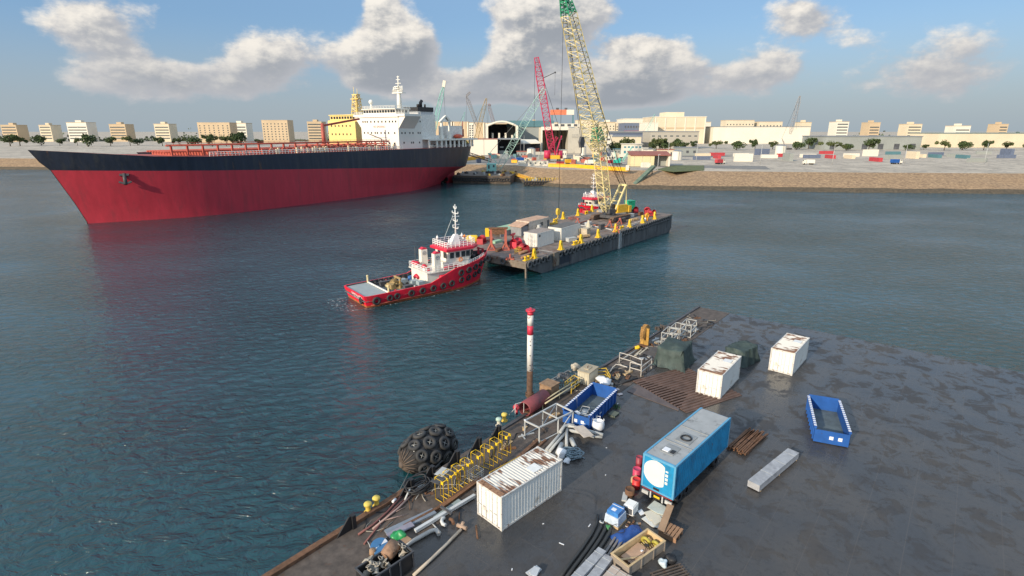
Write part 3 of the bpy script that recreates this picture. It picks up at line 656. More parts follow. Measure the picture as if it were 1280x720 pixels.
# ------------------------------------------------------------------ tanker
hullblack = M('hull_black', (.02,.026,.045), .45, var=.3, scale=.5, dirt=.35, dcol=(.045,.047,.055), rust=.2, rscale=.9, rcol=(.09,.05,.035), stretch=(1,1,.12))
hullred = M('hull_antifouling_red', (.48,.032,.052), .5, var=.14, scale=.5, dirt=.3, dcol=(.36,.035,.05), rust=.1, rscale=.8, rcol=(.17,.05,.035), stretch=(1,1,.15))
shipwhite = M('ship_white', (.8,.77,.69), .55, var=.05, scale=.1); shipyellow = M('ship_yellow', (.78,.6,.22), .55, var=.05, scale=.1)
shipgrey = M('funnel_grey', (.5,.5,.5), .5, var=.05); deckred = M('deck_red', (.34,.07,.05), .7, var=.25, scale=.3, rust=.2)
HA = atan2(-.819, -.574)
def ship_hull(t, L=182, top=19.2, mats=None, k=1.0):
    R_deck = [(-3,8.5),(-1,10.5),(4,12.8),(12,14.6),(22,15.6),(40,16),(90,16),(140,16),(156,14),(168,9),(176,4),(L,.3)]
    R_paint = [(-1.2,5),(0,7.2),(5,10),(12,12.8),(22,14.8),(40,16),(90,16),(140,16),(155,13.2),(166,8),(174,3.4),(178,.3)]
    R_low = [(6,.6),(8,2.2),(13,5.2),(20,9),(30,12.8),(46,15.6),(90,16),(138,16),(152,12.5),(163,7),(170,3),(174,.3)]
    R_wl = [(13,.5),(15,1.0),(19,2.6),(26,6),(36,10.5),(50,15),(90,16),(136,16),(150,12),(161,6.5),(168,2.6),(172,.3)]
    zp = lambda x: 8.8+x*.042
    if k < 1: R_deck, R_paint, R_low, R_wl = [[(x if x < 50 else 50+(x-50)*k, w) for x, w in R] for R in (R_deck, R_paint, R_low, R_wl)]
    def row(R, zf, sgn): return [V((x, sgn*hb, zf(x))) for x, hb in R]
    b = MB()
    for sg in (1,-1):
        b.grid([row(R_wl, lambda x:-3, sg), row(R_wl, lambda x:0.4, sg), row(R_low, lambda x:4.6+x*.01, sg), row(R_paint, zp, sg)], 1, True)
        mid = [(a[0]*.5+c[0]*.5, a[1]*.45+c[1]*.55) for a, c in zip(R_paint, R_deck)]
        b.grid([row(R_paint, zp, sg), row(mid, lambda x:(zp(x)+top)/2+x*.004, sg), row(R_deck, lambda x: top+max(0,x-150)*.09, sg)], 0, True)
    d1 = row(R_deck, lambda x: top+max(0,x-150)*.09, 1); d2 = row(R_deck, lambda x: top+max(0,x-150)*.09, -1)
    for rr, zf, mi in ((R_deck, top, 0),(R_paint, None, 0)):
        pass
    b.poly([V((-3,-8.5,top)), V((-3,8.5,top)), V((-2.1,6.9,14.0)), V((-1.2,5,zp(-1.2))), V((-1.2,-5,zp(-1.2))), V((-2.1,-6.9,14.0))], 0)
    b.poly([V((-1.2,-5,zp(-1.2))), V((-1.2,5,zp(-1.2))), V((6,.6,4.66)), V((6,-.6,4.66))], 1)
    b.poly([V((6,.6,4.66)), V((6,-.6,4.66)), V((13,-.5,.4)), V((13,.5,.4))], 1)
    b.poly([V((13,.5,.4)), V((13,-.5,.4)), V((13,-.5,-3)), V((13,.5,-3))], 1)
    b.build('hull', mats, t)
    b = MB(); b.grid([d1, d2], 0); b.build('deck', deckred, t)
    return top
tk = thing('tanker', 'large tanker with a black and red hull and white deckhouse seen from its stern quarter', 'ship', (-31,306,0), HA)
top = ship_hull(tk, mats=[hullblack, hullred])
b = MB(); b.prism([(1.5,-.5),(8.2,-.9),(8.2,.9),(1.5,.5)], -2, 6.3); b.build('rudder', hullred, tk)
b = MB(); b.lathe((10.4,0,1.4),(1,0,0),[(.2,-1.2),(.9,-.5),(1.0,1),(1.2,3)],10)
for k in range(4):
    a = k*pi/2+.4; b.box((10.4,2.1*cos(a),1.4+2.1*sin(a)), (.35,1.4+1.4*abs(cos(a)),1.4+1.4*abs(sin(a))), 0)
b.build('propeller', M('propeller_bronze', (.05,.045,.04), .5, metal=.6), tk)
# accommodation
def sect(b, pts, y0, y1, mat=0): b.xprism(pts, y0, y1, mat)
AX0, AX1 = 38, 53
b = MB(); b.bx(AX0, AX1, -12.5, 12.5, top-.1, 33.2); b.build('accommodation', shipwhite, tk)
b = MB(); b.bx(AX0+4, AX1+.6, -13, 13, 33.203, 33.5); b.bx(AX0+5, AX1+.4, -17.2, 17.2, 33.503, 34.5, 0)
# flared undersides of the bridge wings
for s in (1,-1):
    b.add([(AX1-.2,s*12.52,28.2),(AX1-.2,s*17.2,33.5),(AX1-.2,s*12.52,33.5),(AX0+5,s*12.52,28.2),(AX0+5,s*17.2,33.5),(AX0+5,s*12.52,33.5)], [(0,1,2),(3,5,4),(0,3,4,1)])
b.build('bridge_wing', shipwhite, tk)
b = MB(); b.bx(AX0+6, AX1-.4, -10.8, 10.8, 34.503, 36.6); b.bx(AX0+5.6, AX1+.2, -11.3, 11.3, 36.603, 37.0); b.build('wheelhouse', shipwhite, tk)
def wins2(par, face, locs, sz, mat, name='window'):
    me = None
    for l in locs:
        if me is None:
            b = MB(); d = [sz[0], sz[0], sz[1]]; d[face] = .16; b.box((0,0,0), d); o = b.build(name, mat, par); me = o.data
        else: o = bpy.data.objects.new(name, me); COL.objects.link(o); o.parent = par
        o.location = l
wins2(tk, 0, [(AX1-.35, y, 35.7) for y in (-9.8,-8,-6.2,-4.4,-2.6,-.8,1,2.8,4.6,6.4,8.2,9.8)], (1.35,1.15), glass)
wins2(tk, 1, [(x, 10.85, 35.7) for x in (46,48,50,51.6)], (1.2,1.1), glass)
ws = []
for z, ys in ((31.2,(-11,-9.5,-8,-5.5,-3,-.5,2,4.5,7,9,11)), (26.2,(-10.5,-8,-5.5,-3,-1.5,1,3.5,6,10)), (21.6,(-10,-7.5,-6,0,3,6,9.5))): ws += [(AX1+.02, y, z) for y in ys]
wins2(tk, 0, ws, (.75,.8), glass)
ws = [(x, 12.52, z) for z, xs in ((31.4,(39,40.5,42.6)), (26.2,(39.3,40.6,44,46,49,51)), (21.9,(40,44,45.2,50))) for x in xs]
wins2(tk, 1, ws, (.6,.8), glass)
text('lettering', 'NO SMOKING', 1.25, M('faded_red_letters', (.5,.1,.08), .7), tk, (AX1+.03, 0, 28.9), (pi/2,0,pi/2), .02)
b = MB(); b.bar((AX1+.05,-6,24.2),(AX1+.05,5,24.2),.1,.25); b.build('stencil_line', greyp, tk)
b = MB()
for pts in ([(AX0+5.2,-17,34.5),(AX1,-17,34.5),(AX1,-11.5,34.5)],[(AX0+5.2,17,34.5),(AX1,17,34.5),(AX1,11.5,34.5)],[(AX0+5.8,-11,37),(AX1,-11,37),(AX1,11,37),(AX0+5.8,11,37)]): b.rail(pts, 1.1, 1.8, .08)
b.build('handrail', shipwhite, tk)
b = MB(); b.cyl((50,-8,37),(50,-8,39.2),.4); b.ball((50,-8,40.1),1.1); b.build('radar_dome', shipwhite, tk)
mast = MB(); mast.cyl((44,4.6,37),(44,4.6,46.5),1.25,.75,10); mast.box((44,4.6,44.0),(2.4,6.6,.4)); mast.rail([(43,1.4,44.2),(45,1.4,44.2),(45,7.8,44.2)],1.0,1.2,.08); mast.box((44.6,4.6,46.7),(2,2.6,.35)); mast.cyl((44,4.6,46.8),(44,4.6,51.5),.4,.18,6)
for z, w in ((48.2,3.6),(49.8,2.6),(51,1.6)): mast.bar((44,4.6-w/2,z),(44,4.6+w/2,z),.22)
for y in (1.8,3.0,6.2,7.4): mast.cyl((44.4,y,44.2),(44.4,y,46.6+.4*(y>4)),.28,.28,6)
mast.build('radar_mast', shipwhite, tk)
b = MB(); b.bar((45.4,2.4,45.6),(45.4,6.2,46.0),.4,.3); b.build('radar_scanner', shipwhite, tk)
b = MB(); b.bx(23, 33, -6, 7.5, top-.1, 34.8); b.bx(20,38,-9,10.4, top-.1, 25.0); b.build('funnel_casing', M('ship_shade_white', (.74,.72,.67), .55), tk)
b = MB(); b.bx(23.6, 32.4, -4.6, 6.6, 34.803, 36.1, 0); b.bx(23.4, 32.6, -4.8, 6.8, 36.103, 38.2, 1); b.build('funnel', [shipgrey, black], tk)
for x, y, h, r in ((30,4.6,3.0,.8),(28,1,1.6,.5),(26,3.6,1.5,.45),(25.4,-2,1.6,.5)):
    b = MB(); b.tube([(x,y,38.1),(x,y,38.2+h*.7),(x-.9*(r>.7),y,38.2+h)], r, 10); b.build('exhaust_pipe', black if r > .4 else dgrey, tk)
# gallery of white columns around the mooring deck
b = MB(); b.bx(-1, 36, 14.2, 15.0, 22.6, 23.4); b.bx(-1,36,9,14.2,23.0,23.3); b.bx(-2,-1,-8,12,22.6,23.4)
for x in (0,3.6,7.4,10.4,13.6,17,20.2,23.4,26.6,30,35.4):
    hb = 12.4 if x < 3 else (13.6 if x < 9 else 14.6); b.bx(x-.5,x+.5,hb-.6,hb,top,22.6)
b.build('gallery', shipwhite, tk)
b = MB(); b.bx(2,34,-10,9,top,22.4); b.build('gallery_deckhouse', dgrey, tk)
# provision crane frame, boats, winches
b = MB()
for x in (17.2,23):
    b.bx(x-.45,x+.45,11,11.9,23.3,31.4)
b.add([(15.5,10.8,31.4),(24.7,10.8,31.4),(20,10.8,34.6),(15.5,12,31.4),(24.7,12,31.4),(20,12,34.6),(18,10.8,31.9),(22.4,10.8,31.9),(20,10.8,33.6),(18,12,31.9),(22.4,12,31.9),(20,12,33.6)],[(0,1,7,6),(1,2,8,7),(2,0,6,8),(3,4,10,9),(4,5,11,10),(5,3,9,11),(0,1,4,3),(1,2,5,4),(2,0,3,5)])
b.build('boat_davit', shipwhite, tk)
b = MB(); b.ball((8.5,9.6,24.4),(3.6,1.3,1.1),10,6); b.build('rescue_boat', M('lifeboat_orange', (.55,.09,.04), .5), tk)
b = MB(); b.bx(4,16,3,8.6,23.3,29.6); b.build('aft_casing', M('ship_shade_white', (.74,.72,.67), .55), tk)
b = MB(); b.bar((3,8,24),(-2,4,32),.35); b.bar((4.5,8,24),(-2,4,32),.35); b.bar((0,6,24),(0,6,28),.5); b.build('stern_crane', M('rust_red_crane', (.3,.07,.06), .6), tk)
rnd = random.Random(11); b = MB()
for i in range(16): x = rnd.uniform(-2,3); y = rnd.uniform(-6,11); b.box((x,y,top+.7),(.9,.9,1.4),0)
for i in range(5): b.lathe((rnd.uniform(1,30),13.2,top+.9),(0,1,0),[(.8,-.7),(.8,.7)],8)
b.build('mooring_gear', dgrey, tk)
# rail along the main deck, pipes, manifold
b = MB(); b.rail([(54,15.6,top),(140,15.6,top)], 1.3, 1.25, .11, 2); b.rail([(0,12.9,top),(36,15.2,top)],1.2,1.6,.07); b.rail([(54,-15.6,top),(140,-15.6,top)], 1.3, 2.5, .08, 2); b.build('deck_rail', shipwhite, tk)
b = MB()
for y in (-5,-3,-1,1,3,5,7): b.tube([(56,y,top+1.5),(150,y,top+1.5)], .34, 6)
for x in range(58,150,5): b.bx(x-.2,x+.2,-6,8,top,top+1.3); b.bx(x-.25,x+.25,7.5,8.2,top,top+3.6)
for x in range(60,100,3): b.tube([(x,-2,top+1.6),(x,-2,top+2.5),(x,12,top+2.5),(x,12,top+.6)], .25, 6)
b.tube([(56,9,top+3.5),(150,9,top+3.5)],.22,5); b.bx(56,150,8.6,9.6,top+3.2,top+3.35)
b.rail([(56,9.6,top+3.3),(150,9.6,top+3.3)],1.0,2.2,.06)
for i in range(30): b.cyl((rnd.uniform(56,120),rnd.uniform(9,14),top),(rnd.uniform(56,120),rnd.uniform(9,14),top+.1),.1,.1,5) if False else b.box((rnd.uniform(56,120),rnd.uniform(9.5,14),top+.9),(rnd.uniform(.5,1.6),.8,1.8))
b.build('cargo_pipes', M('pipe_red', (.42,.09,.06), .6, var=.2, rust=.15), tk)
for i in range(26): b = MB(); b.box((0,0,.8),(.8,.7,1.6+rnd.uniform(0,1.2))); b.build('valve_stand', M('valve_cream', (.6,.5,.34), .6), tk, (rnd.uniform(55,120),rnd.uniform(9,14.5),top))
b = MB(); b.cyl((84,0,top),(84,0,top+11),.9,.7,8); b.bar((84,0,top+10),(66,2,top+13),.8); b.build('hose_crane', M('pipe_red', (.42,.09,.06), .6), tk)
b = MB(); b.cyl((57.5,6,top),(57.5,6,top+4.5),.25,.25,6); b.bar((57.5,6,top+4.4),(60,1,top+6.5),.35); b.build('stores_crane', dgrey, tk)
# ------------------------------------------------------------------ yellow ship behind
yk = thing('cargo_ship', 'yellow deckhouse ship with a lattice mast moored beyond the tanker', 'ship', (-66.5,329,0), HA)
ship_hull(yk, mats=[hullblack, hullred], k=.66)
b = MB(); b.bx(26, 39.5, -11, 11, top-.1, 31.8); b.bx(26,38.4,-12.2,12.2,31.803,32.4); b.bx(28,38.6,-10,10,32.403,34.8); b.bx(27.6,39,-10.5,10.5,34.803,35.2); b.bx(14,26,-6,7,top,30); b.build('accommodation', shipyellow, yk)
wins2(yk, 0, [(38.65,y,33.7) for y in (-8.5,-6.2,-4,-1.8,.4,2.6,4.8,7,9)], (1.5,1.2), glass)
wins2(yk, 0, [(39.55,y,z) for z in (29.6,25.4) for y in (-8,-5,-2,1,4,7)], (.8,.9), glass)
b = MB(); b.lattice((33,5.5,35.2),(33,5.5,45),(0,1,0),lambda q:(2.1-.9*q,2.1-.9*q),6,.26,.18); b.box((33,5.5,43),(3,6,.35)); b.box((33,5.5,45.2),(2.4,4,.3)); b.cyl((33,4,45),(33,4,49),.16,.1,5); b.cyl((33,6.6,45),(33,6.6,48),.16,.1,5); b.cyl((33,5.5,35),(33,5.5,45),.7,.6,8); b.build('lattice_mast', shipyellow, yk)
b = MB(); b.bx(17,24,-3,4,30.003,35); b.build('funnel', shipyellow, yk)
b = MB(); b.rail([(54,15.6,top),(105,15.6,top)],1.3,2,.1); b.build('deck_rail', shipwhite, yk)
# ------------------------------------------------------------------ red harbour tug
TUGWHITE = M('tug_white', (.76,.72,.63), .5, var=.08, rust=.24, rscale=1.8, rcol=(.34,.2,.11), dirt=.2, dcol=(.56,.5,.42), stretch=(1,1,.35))
TA = radians(38)
def make_tug():
    t = thing('tug', 'red hulled harbour tug with white deckhouse at the near end of the barge', 'tug', (-26.0,85.5,0), TA)
    deckl = [(0,4.15),(.5,4.4),(2,4.47),(6,4.5),(12,4.5),(17,4.5),(20,4.3),(22.5,3.6),(24.6,2.5),(26.2,1.1),(26.9,.05)]
    wl = [(.5,3.8),(1.2,4.0),(2.8,4.08),(6,4.1),(12,4.2),(16,4.1),(19,3.6),(21.5,2.6),(23.4,1.6),(24.6,.7),(25.2,.04)]
    def bz(x):   # bulwark top
        if x < 11: return 2.0+.012*x
        q = min(1, (x-11)/6.5); return 2.13+2.0*(q*q*(3-2*q))+max(0, x-17.5)*.13
    def dz(x): return bz(x)-.95
    b = MB()
    for s in (1,-1):
        hb = 1.0
        low = [V((x,s*w,.28)) for x, w in wl]; under = [V((x,s*w*.93,-1.6)) for x, w in wl]
        tp = [V((x,s*w,bz(x))) for x, w in deckl]; mid = [V((p.x*.5+q.x*.5, (p.y*.42+q.y*.58), (p.z+q.z)*.5)) for p, q in zip(low, tp)]
        b.grid([under, low], 1, True); b.grid([low, mid, tp], 0, True)
        inn = [V((x-.1*(x>20)+.18*(x<1), s*max(w-.22,.02), bz(x))) for x, w in deckl]; inb = [V((p.x,p.y,dz(x))) for p, (x, w) in zip(inn, deckl)]
        b.grid([tp, inn], 0); b.grid([inn, inb], 2)
    # transom
    b.poly([V((.5,-3.8,.28)),V((.5,3.8,.28)),V((0,4.15,2.0)),V((0,-4.15,2.0))],0); b.poly([V((.5,-3.8,.28)),V((.5,3.8,.28)),V((.5,3.5,-1.6)),V((.5,-3.5,-1.6))],1)
    b.poly([V((0,-4.15,2.0)),V((0,4.15,2.0)),V((.22,3.9,2.0)),V((.22,-3.9,2.0))],0); b.poly([V((.22,-3.9,2.0)),V((.22,3.9,2.0)),V((.22,3.9,1.0)),V((.22,-3.9,1.0))],2)
    b.build('hull', [red, M('hull_waterline', (.36,.1,.03), .6, var=.3, rust=.3), dgrey], t)
    b = MB(); b.grid([[V((x,w-.1,dz(x)+.02)) for x, w in deckl],[V((x,-w+.1,dz(x)+.02)) for x, w in deckl]]); b.build('deck', M('tug_deck', (.2,.22,.23), .7, var=.2, rust=.2), t)
    b = MB(); b.prism([(.25,-3.9),(2.2,-4.2),(4.2,-4.24),(4.2,4.24),(2.2,4.2),(.25,3.9)],1.1,1.82); b.build('stern_platform', M('stern_platform_grey', (.3,.34,.34), .6, var=.08), t)
    b = MB(); b.bar((4.3,-4.1,1.95),(4.3,4.1,1.95),.2); b.build('towing_bar', white, t)
    b = MB(); b.cyl((4.3,-4.1,1.2),(4.3,-4.1,2.9),.16); b.ball((4.3,-4.1,3.0),.22,8,5); b.build('stern_post', M('post_cream',(.6,.5,.28),.6), t)
    b = MB(); b.cyl((4.3,4.1,1.2),(4.3,4.1,2.9),.16); b.ball((4.3,4.1,3.0),.22,8,5); b.build('stern_post', M('post_cream',(.6,.5,.28),.6), t)
    # tow gear amidships
    b = MB(); b.bar((8,-.9,1),(8,-.9,3.1),.22); b.bar((8,.9,1),(8,.9,3.1),.22); b.bar((8,-1.2,3.0),(8,1.2,3.0),.26); b.lathe((7.6,-.8,1.8),(0,1,0),[(.9,0),(.35,.1),(.35,1.5),(.9,1.6)],12); b.bar((7,-1.4,2.4),(9.2,-1.2,1.4),.2); b.box((6.8,.2,1.6),(.8,1.8,.9)); b.build('tow_winch', M('winch_tan',(.4,.28,.12),.7,var=.4,rust=.35,rscale=3), t)
    for c_, d_ in (((8.6,-2.6,1.6),(1.6,.9,1.0)),((7,2.6,1.5),(2.4,.7,.9)),((9.2,3.3,1.5),(1.0,.8,.9))): b = MB(); b.box(c_, d_); b.box((c_[0],c_[1],c_[2]+d_[2]/2+.03),(d_[0]+.08,d_[1]+.08,.06)); b.build('deck_locker', dgrey, t)
    b = MB(); b.lathe((5.8,3.2,1.6),(1,0,0),[(.5,-.6),(.5,-.5),(.2,-.45),(.2,.45),(.5,.5),(.5,.6)],10); b.build('rope_drum', dgrey, t)
    b = MB(); b.box((9.8,1.6,1.6),(1.1,1.3,1.0)); b.box((10.6,-.9,1.75),(1.3,1.2,1.1)); b.box((11,-2.6,1.8),(1.2,1.1,1.3)); b.build('covered_gear', M('cover_greyblue', (.3,.36,.38), .8, var=.3, scale=3), t)
    b = MB(); b.lathe((11.2,1.7,1.1),(0,0,1),[(.36,0),(.36,1.3)],10); b.build('blue_drum', M('drum_blue', (.06,.2,.5), .5), t)
    b = MB()
    for i in range(9): x = 4.6+i*.95; b.bar((x,4.25,1.1),(x,4.15,2.1),.22,.3)
    b.build('bulwark_stay', dgrey, t)
    rt = random.Random(8); tm = [dgrey, redmach, M('post_cream',(.6,.5,.28),.6), black, greyp, rusty]
    for i, (x, y) in enumerate(((5.2,1.2),(6.2,-2.6),(6.6,1.3),(8.9,.2),(9.4,-3.2),(10.3,2.9),(5.6,-1.2),(7.4,3.6),(11.2,-1.4),(10.2,.4))):
        b = MB(); b.box((x,y,1.1+.3),(rt.uniform(.4,.9),rt.uniform(.3,.7),.6),0,rt.uniform(0,1)); b.cyl((x+.1,y,1.38),(x+.1,y,1.7+rt.uniform(0,.4)),.12); b.build('deck_fitting', tm[i % 6], t)
    b = MB(); b.tube([(5,-2,1.12),(6,-1,1.13),(7.2,-1.6,1.13),(8.4,-.2,1.13),(9.6,-.9,1.13)],.06,5); b.build('tow_rope', rope_m, t)
    # deckhouse
    b = MB(); b.prism([(12.2,-2.9),(19.5,-2.9),(21.5,-1.8),(21.5,1.8),(19.5,2.9),(12.2,2.9)],1.0,3.55); b.build('deckhouse', TUGWHITE, t)
    b = MB(); b.prism([(11.9,-3.3),(19.8,-3.3),(22,-2),(22,2),(19.8,3.3),(11.9,3.3)],3.553,3.72); b.build('boat_deck', TUGWHITE, t)
    b = MB(); b.prism([(16.2,-2.35),(20.8,-2.35),(22,-1.3),(22,1.3),(20.8,2.35),(16.2,2.35)],3.723,4.75)
    b.build('upper_house', TUGWHITE, t)
    b = MB(); lo = [(17.0,-2.2),(21.3,-2.2),(22.3,-1.2),(22.3,1.2),(21.3,2.2),(17.0,2.2)]; hi = [(16.9,-2.2),(21.7,-2.2),(22.9,-1.25),(22.9,1.25),(21.7,2.2),(16.9,2.2)]
    n = 6; b.add([(x,y,4.753) for x, y in lo]+[(x,y,6.75) for x, y in hi], [tuple(range(n))[::-1],tuple(range(n,2*n))]+[(i,(i+1)%n,n+(i+1)%n,n+i) for i in range(n)]); wh = b.build('wheelhouse', TUGWHITE, t)
    for y in (-2.24, 2.24):
        for x in (17.7,18.9,20.1,21.1):
            b = MB(); b.bx(-.4,.4,-.03,.03,-.5,.5); b.build('window', glass, wh, (x,y,5.9))
    for p, a in (((21.98,-1.82),-.85),((22.62,-.65),pi/2),((22.62,.65),pi/2),((21.98,1.82),.85)):
        b = MB(); b.bx(-.45,.45,-.04,.04,-.5,.5); b.build('window', glass, wh, (p[0],p[1],5.9), (0,0,a+ (0 if abs(a)>1 else pi/2*0)))
    for y in (-1.1,.9):
        b = MB(); b.bx(-.04,.04,-.5,.5,-.55,.55); b.build('window', glass, wh, (16.93,y,5.9))
    b = MB(); R = [(16.2,-2.9),(21.9,-2.9),(23.6,-1.7),(23.6,1.7),(21.9,2.9),(16.2,2.9)]; R2 = [(16.6,-2.5),(21.7,-2.5),(23.1,-1.5),(23.1,1.5),(21.7,2.5),(16.6,2.5)]
    b.add([(x,y,6.753) for x, y in R]+[(x,y,7.15) for x, y in R]+[(x,y,7.35) for x, y in R2],[tuple(range(n))[::-1],tuple(range(12,18))]+[(i,(i+1)%n,n+(i+1)%n,n+i) for i in range(n)]+[(n+i,n+(i+1)%n,12+(i+1)%n,12+i) for i in range(n)]); b.build('wheelhouse_roof', redroof, t)
    b = MB(); q = [(x,y,7.3) for x, y in R2]; b.rail(q+[q[0]],1.05,.9,.055,3); b.build('roof_rail', white_clean, t)
    b = MB(); b.add([(18.4,-.7,7.3),(20.6,-.7,7.3),(20.6,.7,7.3),(18.4,.7,7.3),(19.6,-.3,9.2),(20.3,-.3,9.2),(20.3,.3,9.2),(19.6,.3,9.2)],[(0,1,5,4),(1,2,6,5),(2,3,7,6),(3,0,4,7),(4,5,6,7)]); b.cyl((20,0,9),(20,0,14.6),.16,.07,6)
    for z, w in ((10.3,1.7),(11.6,1.4),(13,1.9),(13.9,.9)): b.bar((20,-w/2,z),(20,w/2,z),.1); b.cyl((20,w/2,z),(20,w/2,z+.35),.08,.08,5); b.cyl((20,-w/2,z),(20,-w/2,z+.35),.08,.08,5)
    for z in (10.9,12.4): b.bar((19.4,0,z),(20.8,0,z),.12)
    b.tube([(17.4,0,8.4),(20,0,13.6)],.03,3); b.build('mast', white_clean, t)
    for p in ((17.2,-2.2),(17.4,2.2),(22.2,-1.4),(18.2,-1.9),(22.2,1.4)):
        b = MB(); b.cyl((p[0],p[1],7.3),(p[0],p[1],9.0),.06,.05,5); b.lathe((p[0],p[1],8.4),(0,0,1),[(.2,0),(.2,.3),(.05,.45)],8); b.build('roof_light', white_clean, t)
    b = MB(); b.bar((21.2,-.8,8.4),(21.2,.8,8.4),.14); b.cyl((21.2,0,7.3),(21.2,0,8.4),.1); b.build('radar_scanner', white_clean, t)
    b = MB(); b.lathe((22.3,.9,8.4),(1,0,0),[(.1,-.2),(.3,.2)],10); b.build('searchlight', M('lamp_orange', (.7,.25,.05), .4), t)
    # funnels
    for y in (-2.3,2.3):
        b = MB(); b.box((14.4,y,5.25),(1.3,1.05,3.06),0,0,(.92,.9)); f = b.build('funnel', TUGWHITE, t)
        b = MB(); b.add([(13.8,y-.48,6.783),(15,y-.48,6.783),(15,y+.48,6.783),(13.8,y+.48,6.783),(14.3,y-.4,7.15),(14.9,y-.4,7.0),(14.9,y+.4,7.0),(14.3,y+.4,7.15)],[(3,2,1,0),(4,5,6,7),(0,1,5,4),(1,2,6,5),(2,3,7,6),(3,0,4,7)]); b.build('funnel_cap', redroof, f)
        b = MB(); b.torus((14.4,y-.5,6.1),(0,1,0),.32,.045,16,5); b.box((14.4,y-.5,6.1),(.36,.05,.12)); b.build('funnel_emblem', M('emblem_grey', (.2,.2,.22), .5), f)
    b = MB(); b.cyl((13.0,2.7,3.7),(13.0,2.7,7.2),.06,.05,5); b.ball((13,2.7,7.25),.1,6,4); b.build('stern_light_post', dgrey, t)
    for p in ((12.6,-1.2),(12.5,2.4),(12.7,1.6)):
        b = MB(); b.cyl((p[0],p[1],3.7),(p[0],p[1],4.35),.3,.3,10); b.lathe((p[0],p[1],4.35),(0,0,1),[(.5,0),(.52,.25),(.3,.5),(.05,.58)],12,1); b.build('mushroom_vent', [white_clean, redroof], t)
    b = MB(); b.rail([(12,-3.2,3.72),(19.6,-3.2,3.72),(21.8,-2,3.72)],1.0,1.1,.045,3); b.rail([(12,-3.2,3.72),(12,3.2,3.72),(19.6,3.2,3.72)],1.0,1.1,.045,3); b.build('handrail', white_clean, t)
    b = MB(); b.lathe((15.3,-3.05,2.6),(1,0,0),[(.05,-.8),(.35,-.72),(.38,0),(.35,.72),(.05,.8)],12); b.box((14.9,-2.96,2.0),(1.8,.1,.3)); b.build('life_raft_canister', redroof, t)
    b = MB(); b.lathe((16.6,-2.6,3.95),(1,0,0),[(.05,-.9),(.35,-.8),(.36,.8),(.05,.9)],12); b.box((18.4,-2.75,4.0),(1.6,.3,.5)); b.build('red_deck_box', redroof, t)
    b = MB(); b.torus((19.4,-2.42,5.0),(0,1,0),.34,.09,16,6); b.build('life_ring', M('life_ring_orange', (.7,.2,.05), .5), t)
    b = MB(); b.bx(16.9,17.6,-2.99,-2.9,1.2,3.1); b.build('door', M('door_yellow', (.78,.62,.05), .5), t)
    b = MB(); b.bx(16.15,16.85,-2.97,-2.9,1.2,3.1); b.build('door', dgrey, t)
    for x in (18.3,19.1):
        b = MB(); b.lathe((x,-2.96,2.6),(0,1,0),[(.17,0),(.17,.1)],10); b.build('porthole', glass, t)
    b = MB(); b.lathe((13.2,-1.6,3.9),(0,0,1),[(.05,-.9),(.3,-.8),(.3,.2)],8); b.tube([(12.0,0,2.2),(12.0,.8,2.6),(12.1,1.6,2.1)],.3,6); b.build('red_hose_pile', redroof, t)
    # fore deck
    b = MB(); b.rail([(17.5,-4.35,bz(17.5)),(20,-4.2,bz(20)),(22.4,-3.5,bz(22.4)),(24.5,-2.4,bz(24.5))],.55,.6,.04,2); b.rail([(17.5,4.35,bz(17.5)),(20,4.2,bz(20)),(22.4,3.5,bz(22.4)),(24.5,2.4,bz(24.5))],.55,.6,.04,2); b.build('bulwark_rail', white_clean, t)
    b = MB(); b.lathe((24,-.9,4.4),(0,1,0),[(.7,0),(.4,.1),(.4,1.7),(.7,1.8)],12); b.box((24.3,0,3.9),(1.4,1.6,.8)); b.build('anchor_windlass', black, t)
    b = MB(); b.bar((25.4,-.7,4.1),(25.4,-.7,6.0),.28); b.bar((25.4,.7,4.1),(25.4,.7,6.0),.28); b.bar((25.4,-1,5.8),(25.4,1,5.8),.24); b.build('bow_bitt', redmach, t)
    # tyres
    ft = MB(); ft.torus((0,0,0),(0,1,0),.42,.19,16,8); me = None
    def tyre(x, z, big=1.0, side=-1, a=None):
        nonlocal me
        if me is None: o = ft.build('tyre_fender', tyre_m, t); me = o.data
        else: o = bpy.data.objects.new('tyre_fender', me); COL.objects.link(o); o.parent = t
        def wid(q):
            for (x0,w0),(x1,w1) in zip(deckl[:-1],deckl[1:]):
                if x0 <= q <= x1: return w0+(w1-w0)*(q-x0)/(x1-x0)
            return .3
        def wlo(q):
            for (x0,w0),(x1,w1) in zip(wl[:-1],wl[1:]):
                if x0 <= q <= x1: return w0+(w1-w0)*(q-x0)/(x1-x0)
            return .2
        k = min(1, max(0, (z-.28)/(bz(x)-.28))); w = wlo(x)+(wid(x)-wlo(x))*k
        sl = (wid(min(x+.5,26.7))-wid(x-.5))/1.0
        o.location = (x, side*(w+.16), z); o.rotation_euler = (0, 0, -side*atan2(-sl,1) if a is None else a); o.scale = (big,big,big)
    for x, z, g in ((2.0,1.0,1.2),(4.3,1.1,.95),(5.6,1.15,.95),(8.2,1.2,1),(10.3,1.25,1),(12.4,1.3,1),(14.4,1.35,1),(16.2,1.5,1),(18.2,3.1,1.05),(18.4,1.7,1),(20.0,3.3,1.05),(20.1,1.8,1),(21.8,3.5,1.05),(21.9,2.0,1),(23.4,3.8,1),(23.3,2.3,1),(24.8,4.0,.9)): tyre(x, z, g)
    for x, z in ((2.2,1.0),(5.5,1.1),(9,1.2),(12.5,1.3),(16,1.4),(19.5,2.2),(21.8,3.2),(24,3.6)): tyre(x, z, 1, 1)
    o = bpy.data.objects.new('tyre_fender', me); COL.objects.link(o); o.parent = t; o.location = (.12,-2.6,1.0); o.rotation_euler = (0,0,pi/2)
